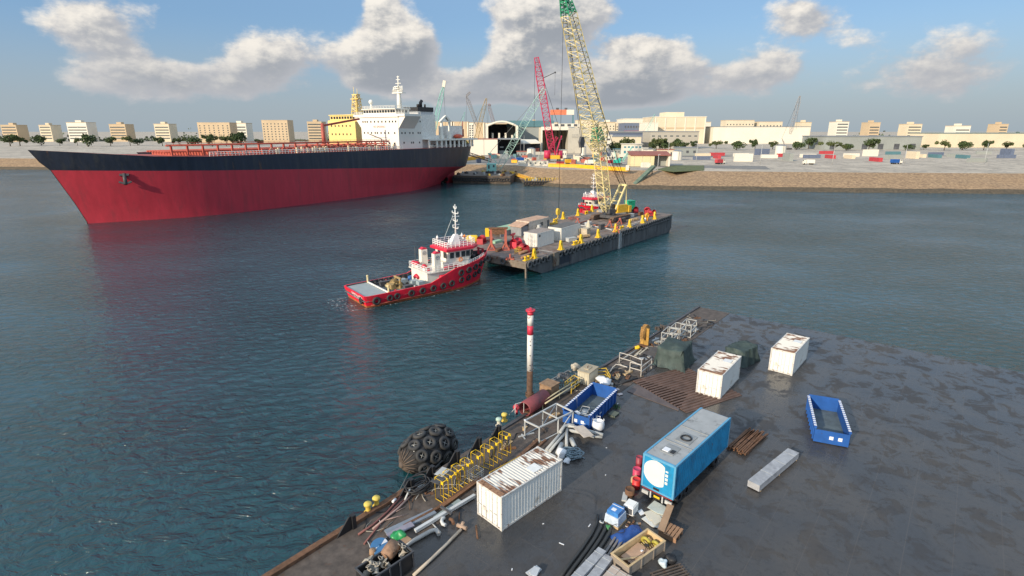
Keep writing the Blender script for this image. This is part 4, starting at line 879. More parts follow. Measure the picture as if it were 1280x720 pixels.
    b = MB(); b.tube([(1,-4.4,.45),(6,-4.45,.5),(12,-4.5,.55),(16,-4.5,.65)],.1,5); b.build('rubbing_strake', M('strake_rust', (.3,.06,.04), .7, rust=.4), t)
    a = atan2(.6, 1.7)
    return t
tug = make_tug()
wl_ = M('white_lettering', (.8,.78,.76), .6)
text('stern_lettering', 'CRYSTAL VEGA', .62, wl_, tug, (.1,-1.1,1.5), (pi/2+.28,0,-pi/2), .012)
text('stern_lettering', 'SINGAPORE', .42, wl_, tug, (.22,-.6,1.0), (pi/2+.28,0,-pi/2), .012)
dup(tug, (38.2,187.5,0), radians(230.4), 'red roofed tug showing only its wheelhouse and mast beyond the far side of the barge')

def foam_mat():
    m, nt, b = _nt('water_foam'); N = nt.nodes; L = nt.links
    b.inputs['Base Color'].default_value = (.62,.66,.66,1); b.inputs['Roughness'].default_value = .8
    tc = N.new('ShaderNodeTexCoord'); n = N.new('ShaderNodeTexNoise'); n.inputs['Scale'].default_value = 1.6; n.inputs['Detail'].default_value = 8; n.inputs['Roughness'].default_value = .75; L.new(tc.outputs['Object'], n.inputs['Vector'])
    r = N.new('ShaderNodeMapRange'); r.inputs['From Min'].default_value = .54; r.inputs['From Max'].default_value = .66; r.inputs['To Max'].default_value = .8; L.new(n.outputs['Fac'], r.inputs['Value']); L.new(r.outputs[0], b.inputs['Alpha']); return m
b = MB(); TM = Matrix.Translation(tug.location) @ Matrix.Rotation(TA,4,'Z')
pts = [(-1.2,3),(-.5,-3.9),(1.2,-4.15),(6,-4.25),(12,-4.3),(16,-4.2),(19,-3.7),(21.5,-2.7),(23.4,-1.7)]
b.grid([[TM @ V((x,y,.012)) for x, y in pts],[TM @ V((x-.2,y-.75,.012)) for x, y in pts]])
pts = [(-.6,4),(-1.0,2),(-1,-2),(-.6,-4)]; b.grid([[TM @ V((x+.7,y,.016)) for x, y in pts],[TM @ V((x-2.6,y*1.1,.016)) for x, y in pts]])
o = b.build('foam', foam_mat()); o['kind'] = 'stuff'
b = MB(); b.cyl((0,0,0),(0,0,3.4),.5); b.bar((-1.2,0,3),(1.2,0,3),.6); b.bar((0,0,.2),(-1.6,0,.9),.5); b.bar((0,0,.2),(1.6,0,.9),.5); b.build('anchor', dgrey, tk, (163.5,10.2,11.6), (.35,0,-.45))
# ------------------------------------------------------------------ flat deck barge
BA, TR, BZ0 = radians(50.4), radians(1.4), 3.2
BO = V((2.7,100.9,0)); BL, BW = 66.0, 22.0
BM = Matrix.Translation(BO) @ Matrix.Rotation(BA,4,'Z') @ Matrix.Rotation(-TR,4,'Y')
BROT = (0, -TR, BA)
barge = thing('deck_barge', 'long dark flat deck barge lined with tyres and yellow brackets', 'barge', BO, BROT)
bside = M('barge_side', (.1,.1,.1), .75, var=.4, scale=.7, rust=.35, rcol=(.1,.07,.05), rscale=.8, dirt=.35, dcol=(.06,.06,.062), stretch=(1,1,.35)); bend = M('barge_end', (.2,.165,.13), .8, var=.3, scale=.6, rust=.4, rscale=.9)
bdeck = M('barge_deck', (.2,.16,.14), .85, var=.4, scale=.5, rust=.42, rcol=(.15,.085,.055), rscale=.45, dirt=.3, dcol=(.1,.09,.085))
b = MB(); D = BZ0
side = lambda y: [(0,y,D),(BL,y,D),(BL,y,-.6),(BL-3.5,y,-3.5),(7.5,y,-3.5),(5.2,y,-.2),(.6,y,1.75),(0,y,1.8)]
for y, m in ((0,0),):
    b.poly([V(p) for p in side(0)], 0)
# far side with chamfered near corner
b.poly([V((5,BW,D)),V((BL,BW,D)),V((BL,BW,-.6)),V((BL-3.5,BW,-3.5)),V((7.5,BW,-3.5)),V((5.2,BW,-.2)),V((5,BW,1.8))],0)
b.poly([V((0,0,D)),V((0,14,D)),V((0,14,1.8)),V((0,0,1.8))],1); b.poly([V((0,14,D)),V((5,BW,D)),V((5,BW,1.8)),V((0,14,1.8))],1)
b.poly([V((0,0,1.8)),V((0,14,1.8)),V((5,BW,1.8)),V((5.2,BW,-.2)),V((5.2,0,-.2))],0)
b.poly([V((5.2,0,-.2)),V((5.2,BW,-.2)),V((7.5,BW,-3.5)),V((7.5,0,-3.5))],0)
b.poly([V((BL,0,D)),V((BL,BW,D)),V((BL,BW,-.6)),V((BL,0,-.6))],0)
for x in range(9,64,6): b.bx(x-.06,x+.06,-.06,-.002,-.2,D-.55)
b.build('hull', [bside, bend], barge)
b = MB(); b.prism([(0,0),(BL,0),(BL,BW),(5,BW),(0,14)], D+.004, D+.05); b.build('deck', bdeck, barge)
b = MB(); b.bx(-.15,.02,-.1,14,D-.45,D-.1); b.bx(0,BL,-.16,-.003,D-.35,D+.02); b.bx(0,9.4,-.2,-.003,.4,D-1.4)if False else None
b.bx(-.05,.25,-.05,.25,-.6,1.8); b.bx(8.8,10.6,-.35,-.004,.5,D+.12); b.build('rubbing_beam', bend, barge)
b = MB(); b.prism([(10.7,-.012),(15.5,-.012),(15.5,-.006),(10.7,-.006)],.3,D-.5); b.build('hull_patch', M('patch_blue_black', (.025,.03,.042), .6), barge)
b = MB(); b.bx(35.6,36.1,-.3,-.004,-1.2,D+.1); b.bx(36.6,36.8,-.3,-.004,-1.2,D-.4); b.build('ladder', greyp, barge)
ft = MB(); ft.torus((0,0,0),(0,1,0),.52,.2,16,7); me = None; rnd = random.Random(3)
xs = [.9,2.3,3.6,5.2,6.9,11.2]+[13.2+i*1.5 for i in range(14)]+[34.2]+[37.6+i*1.25 for i in range(5)]+[45.2+i*1.18 for i in range(17)]
for x in xs:
    if me is None: o = ft.build('tyre_fender', M('barge_tyre',(.1,.1,.1),.85,var=.3), barge); me = o.data
    else: o = bpy.data.objects.new('tyre_fender', me); COL.objects.link(o); o.parent = barge
    o.location = (x+rnd.uniform(-.12,.12), -.22, D-.62+rnd.uniform(-.1,.1)); o.rotation_euler = (rnd.uniform(-.08,.08),0,0)
for y in (5.6,9.5):
    o = bpy.data.objects.new('tyre_fender', me); COL.objects.link(o); o.parent = barge; o.location = (-.2,y,D-.6); o.rotation_euler = (0,0,pi/2)
# deck markings and edge lines are paint on the deck
b = MB()
for x0, y0, x1, y1 in ((9.6,.6,9.2,9),(34,7,30,14),(38,2.5,30,15.5),(40,2,53,2.3),(44,8,40,14)):
    a, c = V((x0,y0,D+.056)), V((x1,y1,D+.056)); n_ = (c-a).cross(V((0,0,1))).normalized()*.16; b.poly([a-n_, c-n_, c+n_, a+n_])
b.build('deck_marking', M('worn_white_line', (.5,.47,.42), .8, var=.3, rust=.3), barge)
def bp(u, v, w=0): return BM @ V((u, v, D+.055+w))
BN = (BM.to_3x3() @ V((0,0,1)))
def buv(px, py):
    d = ray(px, py); p0 = BM @ V((0,0,D)); o = V((0,0,H)); q = (p0-o).dot(BN)/d.dot(BN); p = BM.inverted() @ (o+d*q); return p.x, p.y
def brot(rz=0): return (Matrix.Rotation(BA,3,'Z') @ Matrix.Rotation(-TR,3,'Y') @ Matrix.Rotation(rz,3,'Z')).to_euler()
# yellow brackets
def bracket():
    b = MB()
    pr = [(-.62,0),(.62,0),(.48,.7),(.26,1.65),(.12,1.95),(-.12,1.95),(-.26,1.65),(-.48,.7)]
    b.xprism(pr, -.2, -.13); b.xprism(pr, .13, .2); b.xprism([(x*.7,z*.97) for x, z in pr], -.13, .13)
    b.add([(-.35,-.5,0),(.35,-.5,0),(.35,.5,0),(-.35,.5,0),(-.1,-.08,1.6),(.1,-.08,1.6),(.1,.08,1.6),(-.1,.08,1.6)],[(3,2,1,0),(4,5,6,7),(0,1,5,4),(1,2,6,5),(2,3,7,6),(3,0,4,7)])
    b.bx(-.68,.68,-.55,.55,-.02,.06)
    return b
bt = None; near = [(674,324),(708,313.2),(732.3,304.8),(754,297.8),(775,290.5),(792.7,284.8),(810,279.6),(823.5,274.5)]
wn = ['nearest the barge corner post','second from the near corner, at the barge edge','third from the near corner, beside a yellow bollard','fourth from the near corner, past the two beige crates','fifth from the near corner, above the hull ladder','sixth from the near corner, on the near edge','seventh from the near corner, on the near edge','last one on the near edge, with an orange wheel']
far = [(704,273.8),(722.5,269.6),(740,264.6)]
wf = ['on the far barge edge behind the long white container','on the far barge edge midway to the crane','on the far barge edge beside the second tug']
for (px, py), lab in list(zip(near, wn))+list(zip(far, wf)):
    u, v = buv(px, py); v = .6 if (px, py) in near else min(v, BW-.6)
    if bt is None:
        t = thing('fairlead_bracket', 'x', 'bracket', (0,0,0)); b = bracket(); b.build('cheek_plate', yellow, t); bt = t
        g = MB(); g.cyl((0,-.3,1.45),(0,.3,1.45),.1,n=10); g.build('roller_pin', yellow_worn, t); o = t
    else: o = dup(bt, (0,0,0))
    o.location = bp(u, v); o.rotation_euler = brot(); o['label'] = 'yellow steel bracket '+lab; o['group'] = 'yellow brackets along the barge edges'
u, v = buv(820,276); b = MB(); b.torus((0,0,1.3),(.3,1,0),.55,.22,14,6); b.bx(-.3,.3,-.3,.3,0,.8); one('hose_reel', 'orange yellow wheel beside the last bracket at the far end of the barge', 'wheel', b, M('wheel_orange', (.75,.33,.03), .5), bp(u-1.2, 1.2), brot())
# low double bollards
bo = None
for (px, py), lab in (((666,327),'low yellow double bollard at the near barge corner'),((726,307),'low yellow double bollard beside the third bracket'),((785,288),'low yellow double bollard between two brackets above the tyres'),((694,277.5),'low yellow double bollard on the far barge edge below the hook rope'),((733,267.5),'low yellow double bollard by the second tug')):
    u, v = buv(px, py); v = min(max(v,.7),BW-.7)
    if bo is None:
        t = thing('double_bollard', lab, 'bollard'); b = MB(); b.bx(-.9,.9,-.35,.35,0,.12); b.build('base', yellow, t)
        for x in (-.5,.5):
            g = MB(); g.lathe((x,0,.12),(0,0,1),[(.22,0),(.22,.5),(.3,.55),(.3,.7),(.02,.72)],10); g.build('post', yellow, t)
        bo = o = t
    else: o = dup(bo, (0,0,0))
    o.location = bp(u, v); o.rotation_euler = brot(); o['label'] = lab; o['group'] = 'yellow bollards on the barge'
# containers
def deck_container(label, pts, L, Wd, Hh, wall, roof, rz=0, door=True, ribs=True):
    u, v = buv(*pts); t = thing('container', label, 'container', bp(u, v), brot(rz))
    b = MB(); b.bx(.05,L-.05,.05,Wd-.05,.15,Hh-.1)
    if ribs:
        corr(b, (.1,.02,.25), (1,0,0), L-.2, Hh-.4, (0,1,0), -.05, .9)
    b.build('wall', wall, t)
    b = MB()
    for x in (0,L-.16):
        for y in (0,Wd-.16): b.bx(x,x+.16,y,y+.16,0,Hh)
    b.bx(.16,L-.16,-.01,.12,0,.2); b.bx(.16,L-.16,-.01,.12,Hh-.16,Hh); b.bx(-.01,.1,.16,Wd-.16,Hh-.16,Hh); b.bx(-.01,.1,.16,Wd-.16,0,.2); b.bx(L-.1,L+.01,.16,Wd-.16,Hh-.16,Hh); b.build('corner_frame', wall, t)
    b = MB(); b.bx(.1,L-.1,.1,Wd-.1,Hh-.1,Hh+.04); b.build('roof', roof, t)
    if door:
        for y0 in (.2, Wd/2+.02):
            g = MB(); g.bx(-.03,.04,y0,y0+Wd/2-.24,.22,Hh-.2); g.tube([(-.07,y0+.5,.25),(-.07,y0+.5,Hh-.25)],.03,4); g.build('door', wall, t)
    return t
cw = M('deck_container_white', (.7,.68,.62), .6, var=.08, rust=.22, rscale=1.2)
c1 = deck_container('white container with a small dark vent, frontmost of the containers on the barge', (671.5,310.2), 6.1, 3.6, 3.0, cw, M('dirty_roof', (.3,.25,.22), .8, rust=.35))
b = MB(); b.bx(.6,1.1,-.06,.0,2.2,2.6); b.build('vent', dgrey, c1)
c2 = deck_container('white ribbed container with a dark roof behind and right of the vented one', (701.5,302.0), 7.6, 3.6, 2.9, cw, M('dark_roof', (.12,.115,.11), .7, rust=.3))
c3 = deck_container('cream cabin container with a peach end and rusty roof farthest back on the barge', (661.5,293.5), 8.2, 4.0, 3.0, M('cream_cabin', (.56,.5,.42), .7, rust=.25), M('peach_roof', (.5,.32,.22), .8, rust=.3))
b = MB(); b.bx(4.5,5.4,-.08,.0,1.4,2.2); b.bx(7.2,7.9,-.06,.0,.3,2.4); b.build('window', bwin, c3)
b = MB(); b.bx(2.5,3.9,-1.0,-.08,.0,1.3); b.bx(2.8,3.6,-.9,-.2,1.303,1.9); b.build('air_unit', greyp, c3)
b = MB(); b.bx(-2.6,-.1,.3,3.6,0,2.1); b.build('annex_wall', grey, c3); b = MB(); b.add([(-3.0,0,2.1),(0,0,2.7),(0,4,2.7),(-3.0,4,2.1),(-3.0,0,2.2),(0,0,2.8),(0,4,2.8),(-3.0,4,2.2)],[(3,2,1,0),(4,5,6,7),(0,1,5,4),(1,2,6,5),(2,3,7,6),(3,0,4,7)]); b.build('annex_roof', M('peach_roof', (.5,.32,.22), .8), c3)
u, v = buv(641,293); t = thing('sheet_shelter', 'low shelter with a pale green flat roof left of the cream cabin container', 'shelter', bp(u,v), brot())
b = MB(); b.bx(-4.5,4.5,0,4.6,1.2,1.3); b.build('roof', M('mint_green_sheet', (.3,.47,.32), .7, var=.12), t)
b = MB(); b.bx(-4.3,4.3,.15,.3,0,1.19); b.bx(-4.3,4.3,4.3,4.45,0,1.19); b.build('wall', grey, t)
b = MB(); b.box((0,0,.25),(2.4,1.2,.5)); u, v = buv(621,303.5); one('tarp_bundle', 'mint green bundle below the red gantry frame', 'bundle', b, M('mint_green_sheet', (.3,.47,.32), .7), bp(u,v), brot())
# red A frames (gantry)
u, v = buv(621,313); t = thing('gantry_frame', 'faded red portal frame on splayed feet at the near end of the barge', 'gantry', bp(u+.6,v), brot(radians(-52)))
b = MB()
for x in (-1.5,1.5):
    b.bar((x,0,.5),(x,0,4.4),.5); 
    for dx, dy in ((.8,.8),(-.8,.8),(.8,-.8),(-.8,-.8)): b.bar((x+dx,dy,0),(x,0,1.5),.2)
    b.bx(x-.9,x+.9,-.9,.9,0,.1)
b.build('leg', redpale, t); b = MB(); b.bx(-2,2,-.4,.4,4.4,4.7); b.bx(-1.3,1.3,-.3,.3,3.3,4.3); b.build('cross_beam', rusty, t)
b = MB(); b.box((-2.3,0,3.7),(.8,.8,1.7)); b.build('yellow_box', yellow, t)
# winches etc
def winch(label, px, py, rz, mat, k=1.0, tall=False):
    u, v = buv(px, py); t = thing('deck_winch', label, 'winch', bp(u, min(v,BW-1)), brot(rz)); t.scale = (k,k,k)
    b = MB(); b.lathe((-.9,0,.9),(1,0,0),[(.85,0),(.85,.1),(.4,.12),(.4,1.6),(.85,1.62),(.85,1.74)],14); b.build('drum', mat, t)
    b = MB(); b.bx(-1.2,1.2,-.8,.8,0,.15); b.xprism([(-1.2,0),(-.9,0),(-.95,1.2),(-1.1,1.2)],-.7,.7); b.xprism([(.95,0),(1.25,0),(1.15,1.2),(1.0,1.2)],-.7,.7); b.box((1.5,.2,.7),(.7,.8,.9))
    if tall: b.bar((0,.6,.8),(0,.6,2.6),.25); b.bar((-.7,.6,2.4),(.7,.6,2.4),.3)
    b.build('winch_frame', mat, t); return t
winch('crimson winch behind the tug mast at the barge corner', 602,304.5, .4, redmach)
winch('bright red winch with a tall head under the vented white container', 645,309.5, .2, M('winch_red', (.6,.03,.06), .5), 1.15, True)
winch('dark red winch with open drum beside the bright red one', 655,315, 1.2, redmach, .95)
winch('crimson winch just right of the green cabinet', 793,265.5, .9, redmach, 1.0)
winch('crimson winch, left of the pair at the far end of the barge', 809,268, .5, redmach, 1.1)
winch('crimson winch, right of the pair at the far end of the barge', 814,269.5, 1.3, redmach, 1.0)
winch('red winch beside the second tug wheelhouse', 731.5,266.5, .3, redmach, .8)
u, v = buv(590.5,304.5); t = thing('fuel_tank', 'yellow cylindrical tank lying at the barge corner behind the tug mast', 'tank', bp(u,v), brot(radians(-45)))
b = MB(); b.lathe((-1.1,0,1.0),(1,0,0),[(.05,-.2),(.7,-.1),(.85,.1),(.85,2.1),(.7,2.3),(.05,2.4)],16); b.build('shell', yellow, t); b = MB(); b.bx(-.9,-.6,-.7,.7,0,.5); b.bx(.6,.9,-.7,.7,0,.5); b.build('saddle', rusty, t)
for px, py, lab in ((722.5,294.2,'beige crate, left of the two standing on the barge deck'),(731.5,294.5,'beige crate, right of the two standing on the barge deck')):
    u, v = buv(px, py); b = MB(); b.bx(-.9,.9,-.8,.8,.1,1.6); b.bx(-.95,.95,-.85,.85,1.603,1.75); [b.bx(x-.08,x+.08,-.86,.86,0,1.6) for x in (-.8,0,.8)]; one('crate', lab, 'crate', b, M('crate_beige', (.5,.43,.32), .8, rust=.2), bp(u,v), brot(.1), 'beige crates on the barge')
for px, py, lab, m in ((684.5,280.5,'orange red cone shaped vent on the far barge edge','o'),(735.5,285.5,'pale A shaped stand beyond the two beige crates','w')):
    u, v = buv(px, py); b = MB(); b.lathe((0,0,0),(0,0,1),[(.75,0),(.7,.3),(.3,1.5),(.28,1.9),(.02,2.0)],10); b.bx(-.9,.9,-.9,.9,0,.1); one('vent_stand', lab, 'stand', b, M('vent_orange', (.62,.22,.08), .6) if m == 'o' else beige, bp(u,min(v,BW-.9)), brot())
# red tripods/anchors and hoses on the deck
for px, py, lab in ((762.5,283.5,'small red tripod stand on the deck left of the near track'),(775,280,'small red tripod stand in front of the near track'),(771.5,291,'red tripod stand beside the fifth yellow bracket'),(722.5,280,'red tripod stand left of the far track')):
    u, v = buv(px, py); b = MB(); [b.bar((cos(a)*.9,sin(a)*.9,0),(0,0,1.3),.18) for a in (0,2.1,4.2)]; b.box((0,0,1.3),(.5,.5,.4)); one('tripod_stand', lab, 'stand', b, redpale, bp(u,v), brot(), 'red stands on the barge deck')
def deck_line(label, pts, r, mat, name='hose', z=.1):
    q = []
    for p in pts: u, v = buv(*p); q.append(bp(u,v,z))
    b = MB(); o0 = q[0]; b.tube([p-o0 for p in q], r, 5); return one(name, label, 'hose', b, mat, o0)
hose = M('orange_hose', (.4,.13,.07), .7)
deck_line('orange red hose lying from the red tripod to the far track', [(722,281),(728,278.5),(735,276.5),(741,273),(744,270)], .18, hose)
deck_line('orange red hose curling in front of the near crane track', [(742,282),(756,284),(766,285),(774,281),(783,279)], .16, hose)
deck_line('pale pipe lying across the deck by the tripods', [(722,282.5),(740,283.5),(757,286),(765,288.5)], .14, greyp, 'pipe')
deck_line('pale hose running along the near edge of the deck by the sixth bracket', [(776,288),(786,284.5),(801,278.5)], .13, greyp)
deck_line('tan pipe stack lying by the red gantry feet', [(649,319),(660,315.5),(671,312.5)], .35, M('rust_pipe', (.3,.17,.1), .8, rust=.3), 'pipe', .35)
deck_line('brown pipe lying beside the tan pipe stack', [(652,324),(662,319),(673,316.5)], .25, M('rust_pipe', (.3,.17,.1), .8, rust=.3), 'pipe', .25)
u, v = buv(638,324); b = MB(); [b.bar((0,0,0),(cos(a)*1.1,sin(a)*1.1,.1),.25) for a in (0,1.5,3,4.6)]; b.bar((0,0,0),(0,0,1),.3); one('anchor', 'small red anchor lying at the near end of the barge deck', 'anchor', b, redpale, bp(u,v), brot())
u, v = buv(816,278); b = MB()
for i in range(5): b.lathe((rnd.uniform(-1.2,1.2), rnd.uniform(-.5,.5),0),(0,0,1),[(.25,0),(.28,.5),(.18,.8),(.02,.9)],8)
one('white_cans', 'cluster of white cans between the last two brackets', 'cans', b, white_clean, bp(u-.5,1.6), brot())
u, v = buv(787,265.2); t = thing('machinery_cabinet', 'bright green tall cabinet behind the yellow crane house', 'cabinet', bp(u,v), brot(-.3))
b = MB(); b.bx(-1.05,1.05,-1,1,.1,3.1); b.build('body', green_paint, t); b = MB(); b.bx(-1.15,1.15,-1.1,1.1,3.103,3.3); b.build('lid', green_paint, t); b = MB(); b.bx(-.95,-.03,-1.04,-.99,.3,2.9); b.bx(.03,.95,-1.04,-.99,.3,2.9); b.build('door', green_paint, t)
# ------------------------------------------------------------------ crawler crane on the barge
u, v = buv(763,274.5); CP = bp(u, v); PSI = radians(220)
cr = thing('crawler_crane', 'big yellow lattice crawler crane with green boom heads standing on the barge', 'crane', CP, PSI)
trk = MB()
for y in (-3.0,3.0):
    pts = [(-4.2,.2),(-4.5,.7),(-4.1,1.2),(4.1,1.2),(4.5,.7),(4.2,.2)]
    g = MB(Matrix.Rotation(radians(-172),4,'Z') @ Matrix.Translation((0,y,0))); g.xprism(pts,-.55,.55)
    for i in range(16): x = -4+i*.53; g.bx(x,x+.3,-.62,.62,1.2,1.32)
    g.build('crawler_track', M('track_rust', (.13,.085,.06), .8, rust=.3), cr)
    g = MB(Matrix.Rotation(radians(-172),4,'Z') @ Matrix.Translation((0,y,0))); g.bx(-3.6,3.6,-.64 if y < 0 else .56,-.56 if y < 0 else .64,.35,1.0); g.build('track_frame', dgrey, cr)
b = MB(Matrix.Rotation(radians(-172),4,'Z')); b.bx(-1.6,1.6,-2.5,2.5,.5,1.3); b.cyl((0,0,1.3),(0,0,1.7),1.3); b.build('car_body', dgrey, cr)
b = MB(); b.bx(-5.2,-.6,-1.7,1.7,1.75,2.0); b.bx(-5,-1,.5,1.6,2.003,3.8); b.bx(-5,-2.6,-1.6,.4,2.003,3.5); b.build('machinery_house', M('crane_house_yellow', (.72,.43,.03), .5), cr)
b = MB(); b.bx(-6.3,-5.25,-1.9,1.9,1.6,3.4); b.build('counterweight', M('counterweight_yellow', (.6,.38,.04), .55), cr)
b = MB(); b.bx(.4,2.0,-2.6,-1.3,1.9,3.9); b.build('cab', grey, cr); b = MB(); b.bx(1.96,2.03,-2.5,-1.4,2.7,3.7); b.bx(.7,1.8,-2.64,-2.58,2.7,3.6); b.build('cab_window', glass, cr)
b = MB(); b.bx(-.6,1.9,-1.2,1.2,1.75,2.9); b.bx(-1.2,.2,-1.2,.4,2.9,4.0); b.build('winch_deck', dgrey, cr)
CI = (Matrix.Translation(CP) @ Matrix.Rotation(PSI,4,'Z')).inverted()
kink = CI @ hgt(746.5,166,CP.y-2.5); tip = CI @ hgt(706,-4,CP.y-15)
foot = V((2.0,0,2.3)); sd_ = V((0,1,0))
dk = kink-foot
def profT(q):
    w = 1.0+1.0*min(1,q/.12); w = w if q < .9 else 2.0-.8*(q-.9)/.1
    return w*.95/1, w*.95/1
b = MB(); b.lattice(foot, foot+dk*.9, sd_, lambda q:((.5+.65*min(1,q/.14)),(.5+.65*min(1,q/.14))), 14, .13, .085); b.build('main_boom', yel_lat, cr)
b = MB(); b.lattice(foot+dk*.9, foot+dk*1.06, sd_, lambda q:(1.15-.4*q,1.15-.4*q), 4, .15, .1); b.build('main_boom_head', green_lat, cr)
k2 = CI @ hgt(748.5,186,CP.y-2.5); dj = tip-k2
b = MB(); b.lattice(k2, k2+dj*.9, sd_, lambda q: (1.3+.9*min(1,q/.12)-(.95*(q-.12)/.88 if q > .12 else 0),)*2, 26, .12, .075); b.build('jib', yel_lat, cr)
b = MB(); b.lattice(k2+dj*.9, tip, sd_, lambda q:(1.22-.45*q,1.22-.45*q), 5, .16, .11); b.lathe(tip+V((.3,-.5,0)),(0,1,0),[(.8,0),(.8,.9)],12); b.build('jib_head', green_lat, cr)
mt = CI @ hgt(779,231,CP.y+2.5); b = MB()
for y in (-1.1,1.1): b.bar((-.6,y,2.6),mt+V((0,y*.9,0)),.42)
b.bar(mt+V((0,-1.3,0)),mt+V((0,1.3,0)),.5)
for q in (.35,.7): p = V((-.6,0,2.6)).lerp(mt,q); b.bar(p+V((0,-1.05,0)),p+V((0,1.05,0)),.25)
for y in (-1.3,1.3): b.bar((-4.8,y,2.6),mt+V((0,y*.8,0)),.22)
b.build('gantry_mast', yel_lat, cr)
b = MB()
for y in (-1.0,1.0): b.tube([mt+V((0,y,0)), k2+dj*.55+V((0,y*2.2,0)), tip+V((0,y*.6,0))],.085,3); b.tube([mt+V((0,y,0)), kink+V((0,y*1.4,0))],.07,3)
for y in (-.2,.2): b.tube([mt+V((0,y,0)), kink],.05,3)
b.build('pendant_rope', black, cr)
hb = CI @ hgt(694.5,268,CP.y-15); hb = V((tip.x+.5,tip.y,hb.z)); b = MB(); b.tube([tip+V((.5,.2,0)),hb+V((0,.2,1))],.055,3); b.build('hoist_rope', black, cr)
b = MB(); b.xprism([(-.4,0),(.4,0),(.5,.9),(.2,1.5),(-.2,1.5),(-.5,.9)],-.3,.3); b.tube([(0,0,0),(0,0,-.5),(.3,0,-.8),(0,0,-1.1),(-.3,0,-.9)],.12,6)
b.T = Matrix.Identity(4); b.build('hook_block', yellow_worn, cr, hb)
h2 = CI @ hgt(727,179,CP.y-9); b = MB(); up = CI @ hgt(713,60,CP.y-11); b.tube([h2+V((0,0,1.4)),up],.07,3); b.tube([h2+V((.5,0,1.4)),up+V((.4,0,0))],.06,3); b.build('tag_rope', black, cr)
b = MB(); b.xprism([(-.5,-1),(.5,-1),(.8,.3),(.4,1.5),(-.4,1.5),(-.8,.3)],-.35,.35); b.tube([(0,0,-1),(0,0,-2.2),(.4,0,-2.8),(-.3,0,-3.2)],.16,6); b.build('hook_block', dgrey, cr, h2)

# smaller loose gear on the barge deck (barge_gear)
gm_ = [rusty, dgrey, redpale, timber, greyp, yellow_worn]; gn_ = ['rusty box','dark box','red oxide frame','timber bundle','grey cabinet','yellow frame']
rnd = random.Random(15)
gs = [(44,7),(46,4.5),(42,17.5),(50,4),(53,6.5),(56,3.5),(58.5,6),(60,10),(61,14),(57,18),(38,10),(33,18),(28,19.5),(35,4.5),(26,16),(24,3.5),(19,3),(4,5),(3,9.5),(8,12),(9,17.5),(30,8.5)]
for k, (u, v) in enumerate(gs):
    c = k % 6; b = MB(); L_, w_, h_ = rnd.uniform(.9,2.4), rnd.uniform(.6,1.2), rnd.uniform(.4,1.2)
    if c in (2,5): b.rail([(0,0,0),(L_,0,0),(L_,w_,0),(0,w_,0),(0,0,0)],h_,.8,.06,2)
    elif c == 3: b.bx(0,L_*1.4,0,.8,.08,.5); b.bx(L_*.3,L_*.3+.12,-.03,.83,.0,.53); b.bx(L_,L_+.12,-.03,.83,0,.53)
    else: b.bx(0,L_,0,w_,.08,h_); b.bx(-.05,L_+.05,-.05,w_+.05,h_+.003,h_+.08); b.bx(.1,.25,0,w_,0,.08); b.bx(L_-.25,L_-.1,0,w_,0,.08)
    near_ = 'by the crane tracks' if 40 < u < 55 else ('at the barge far end' if u >= 55 else ('amidships' if u > 22 else 'at the barge near end'))
    one('rail_frame' if c in (2,5) else 'deck_gear', gn_[c]+' on the rusty deck '+near_+(', '+('near edge' if v < 11 else 'far edge')), 'deck gear', b, gm_[c], bp(u,v), brot(rnd.uniform(-.4,.4)), 'loose gear on the barge deck')  # posts and rails here make loose open frames, not guard rails
for pts, lb in (([(744,281),(752,281.5),(760,283.5)],'dark hose lying by the left crane track'),([(783,272.5),(797,270),(808,271.5),(818,270.5)],'dark hose lying towards the winches at the far end'),([(700,303),(718,300.5),(737,297)],'dark hose lying along the deck by the beige crates')): deck_line(lb, pts, .1, rope_d)
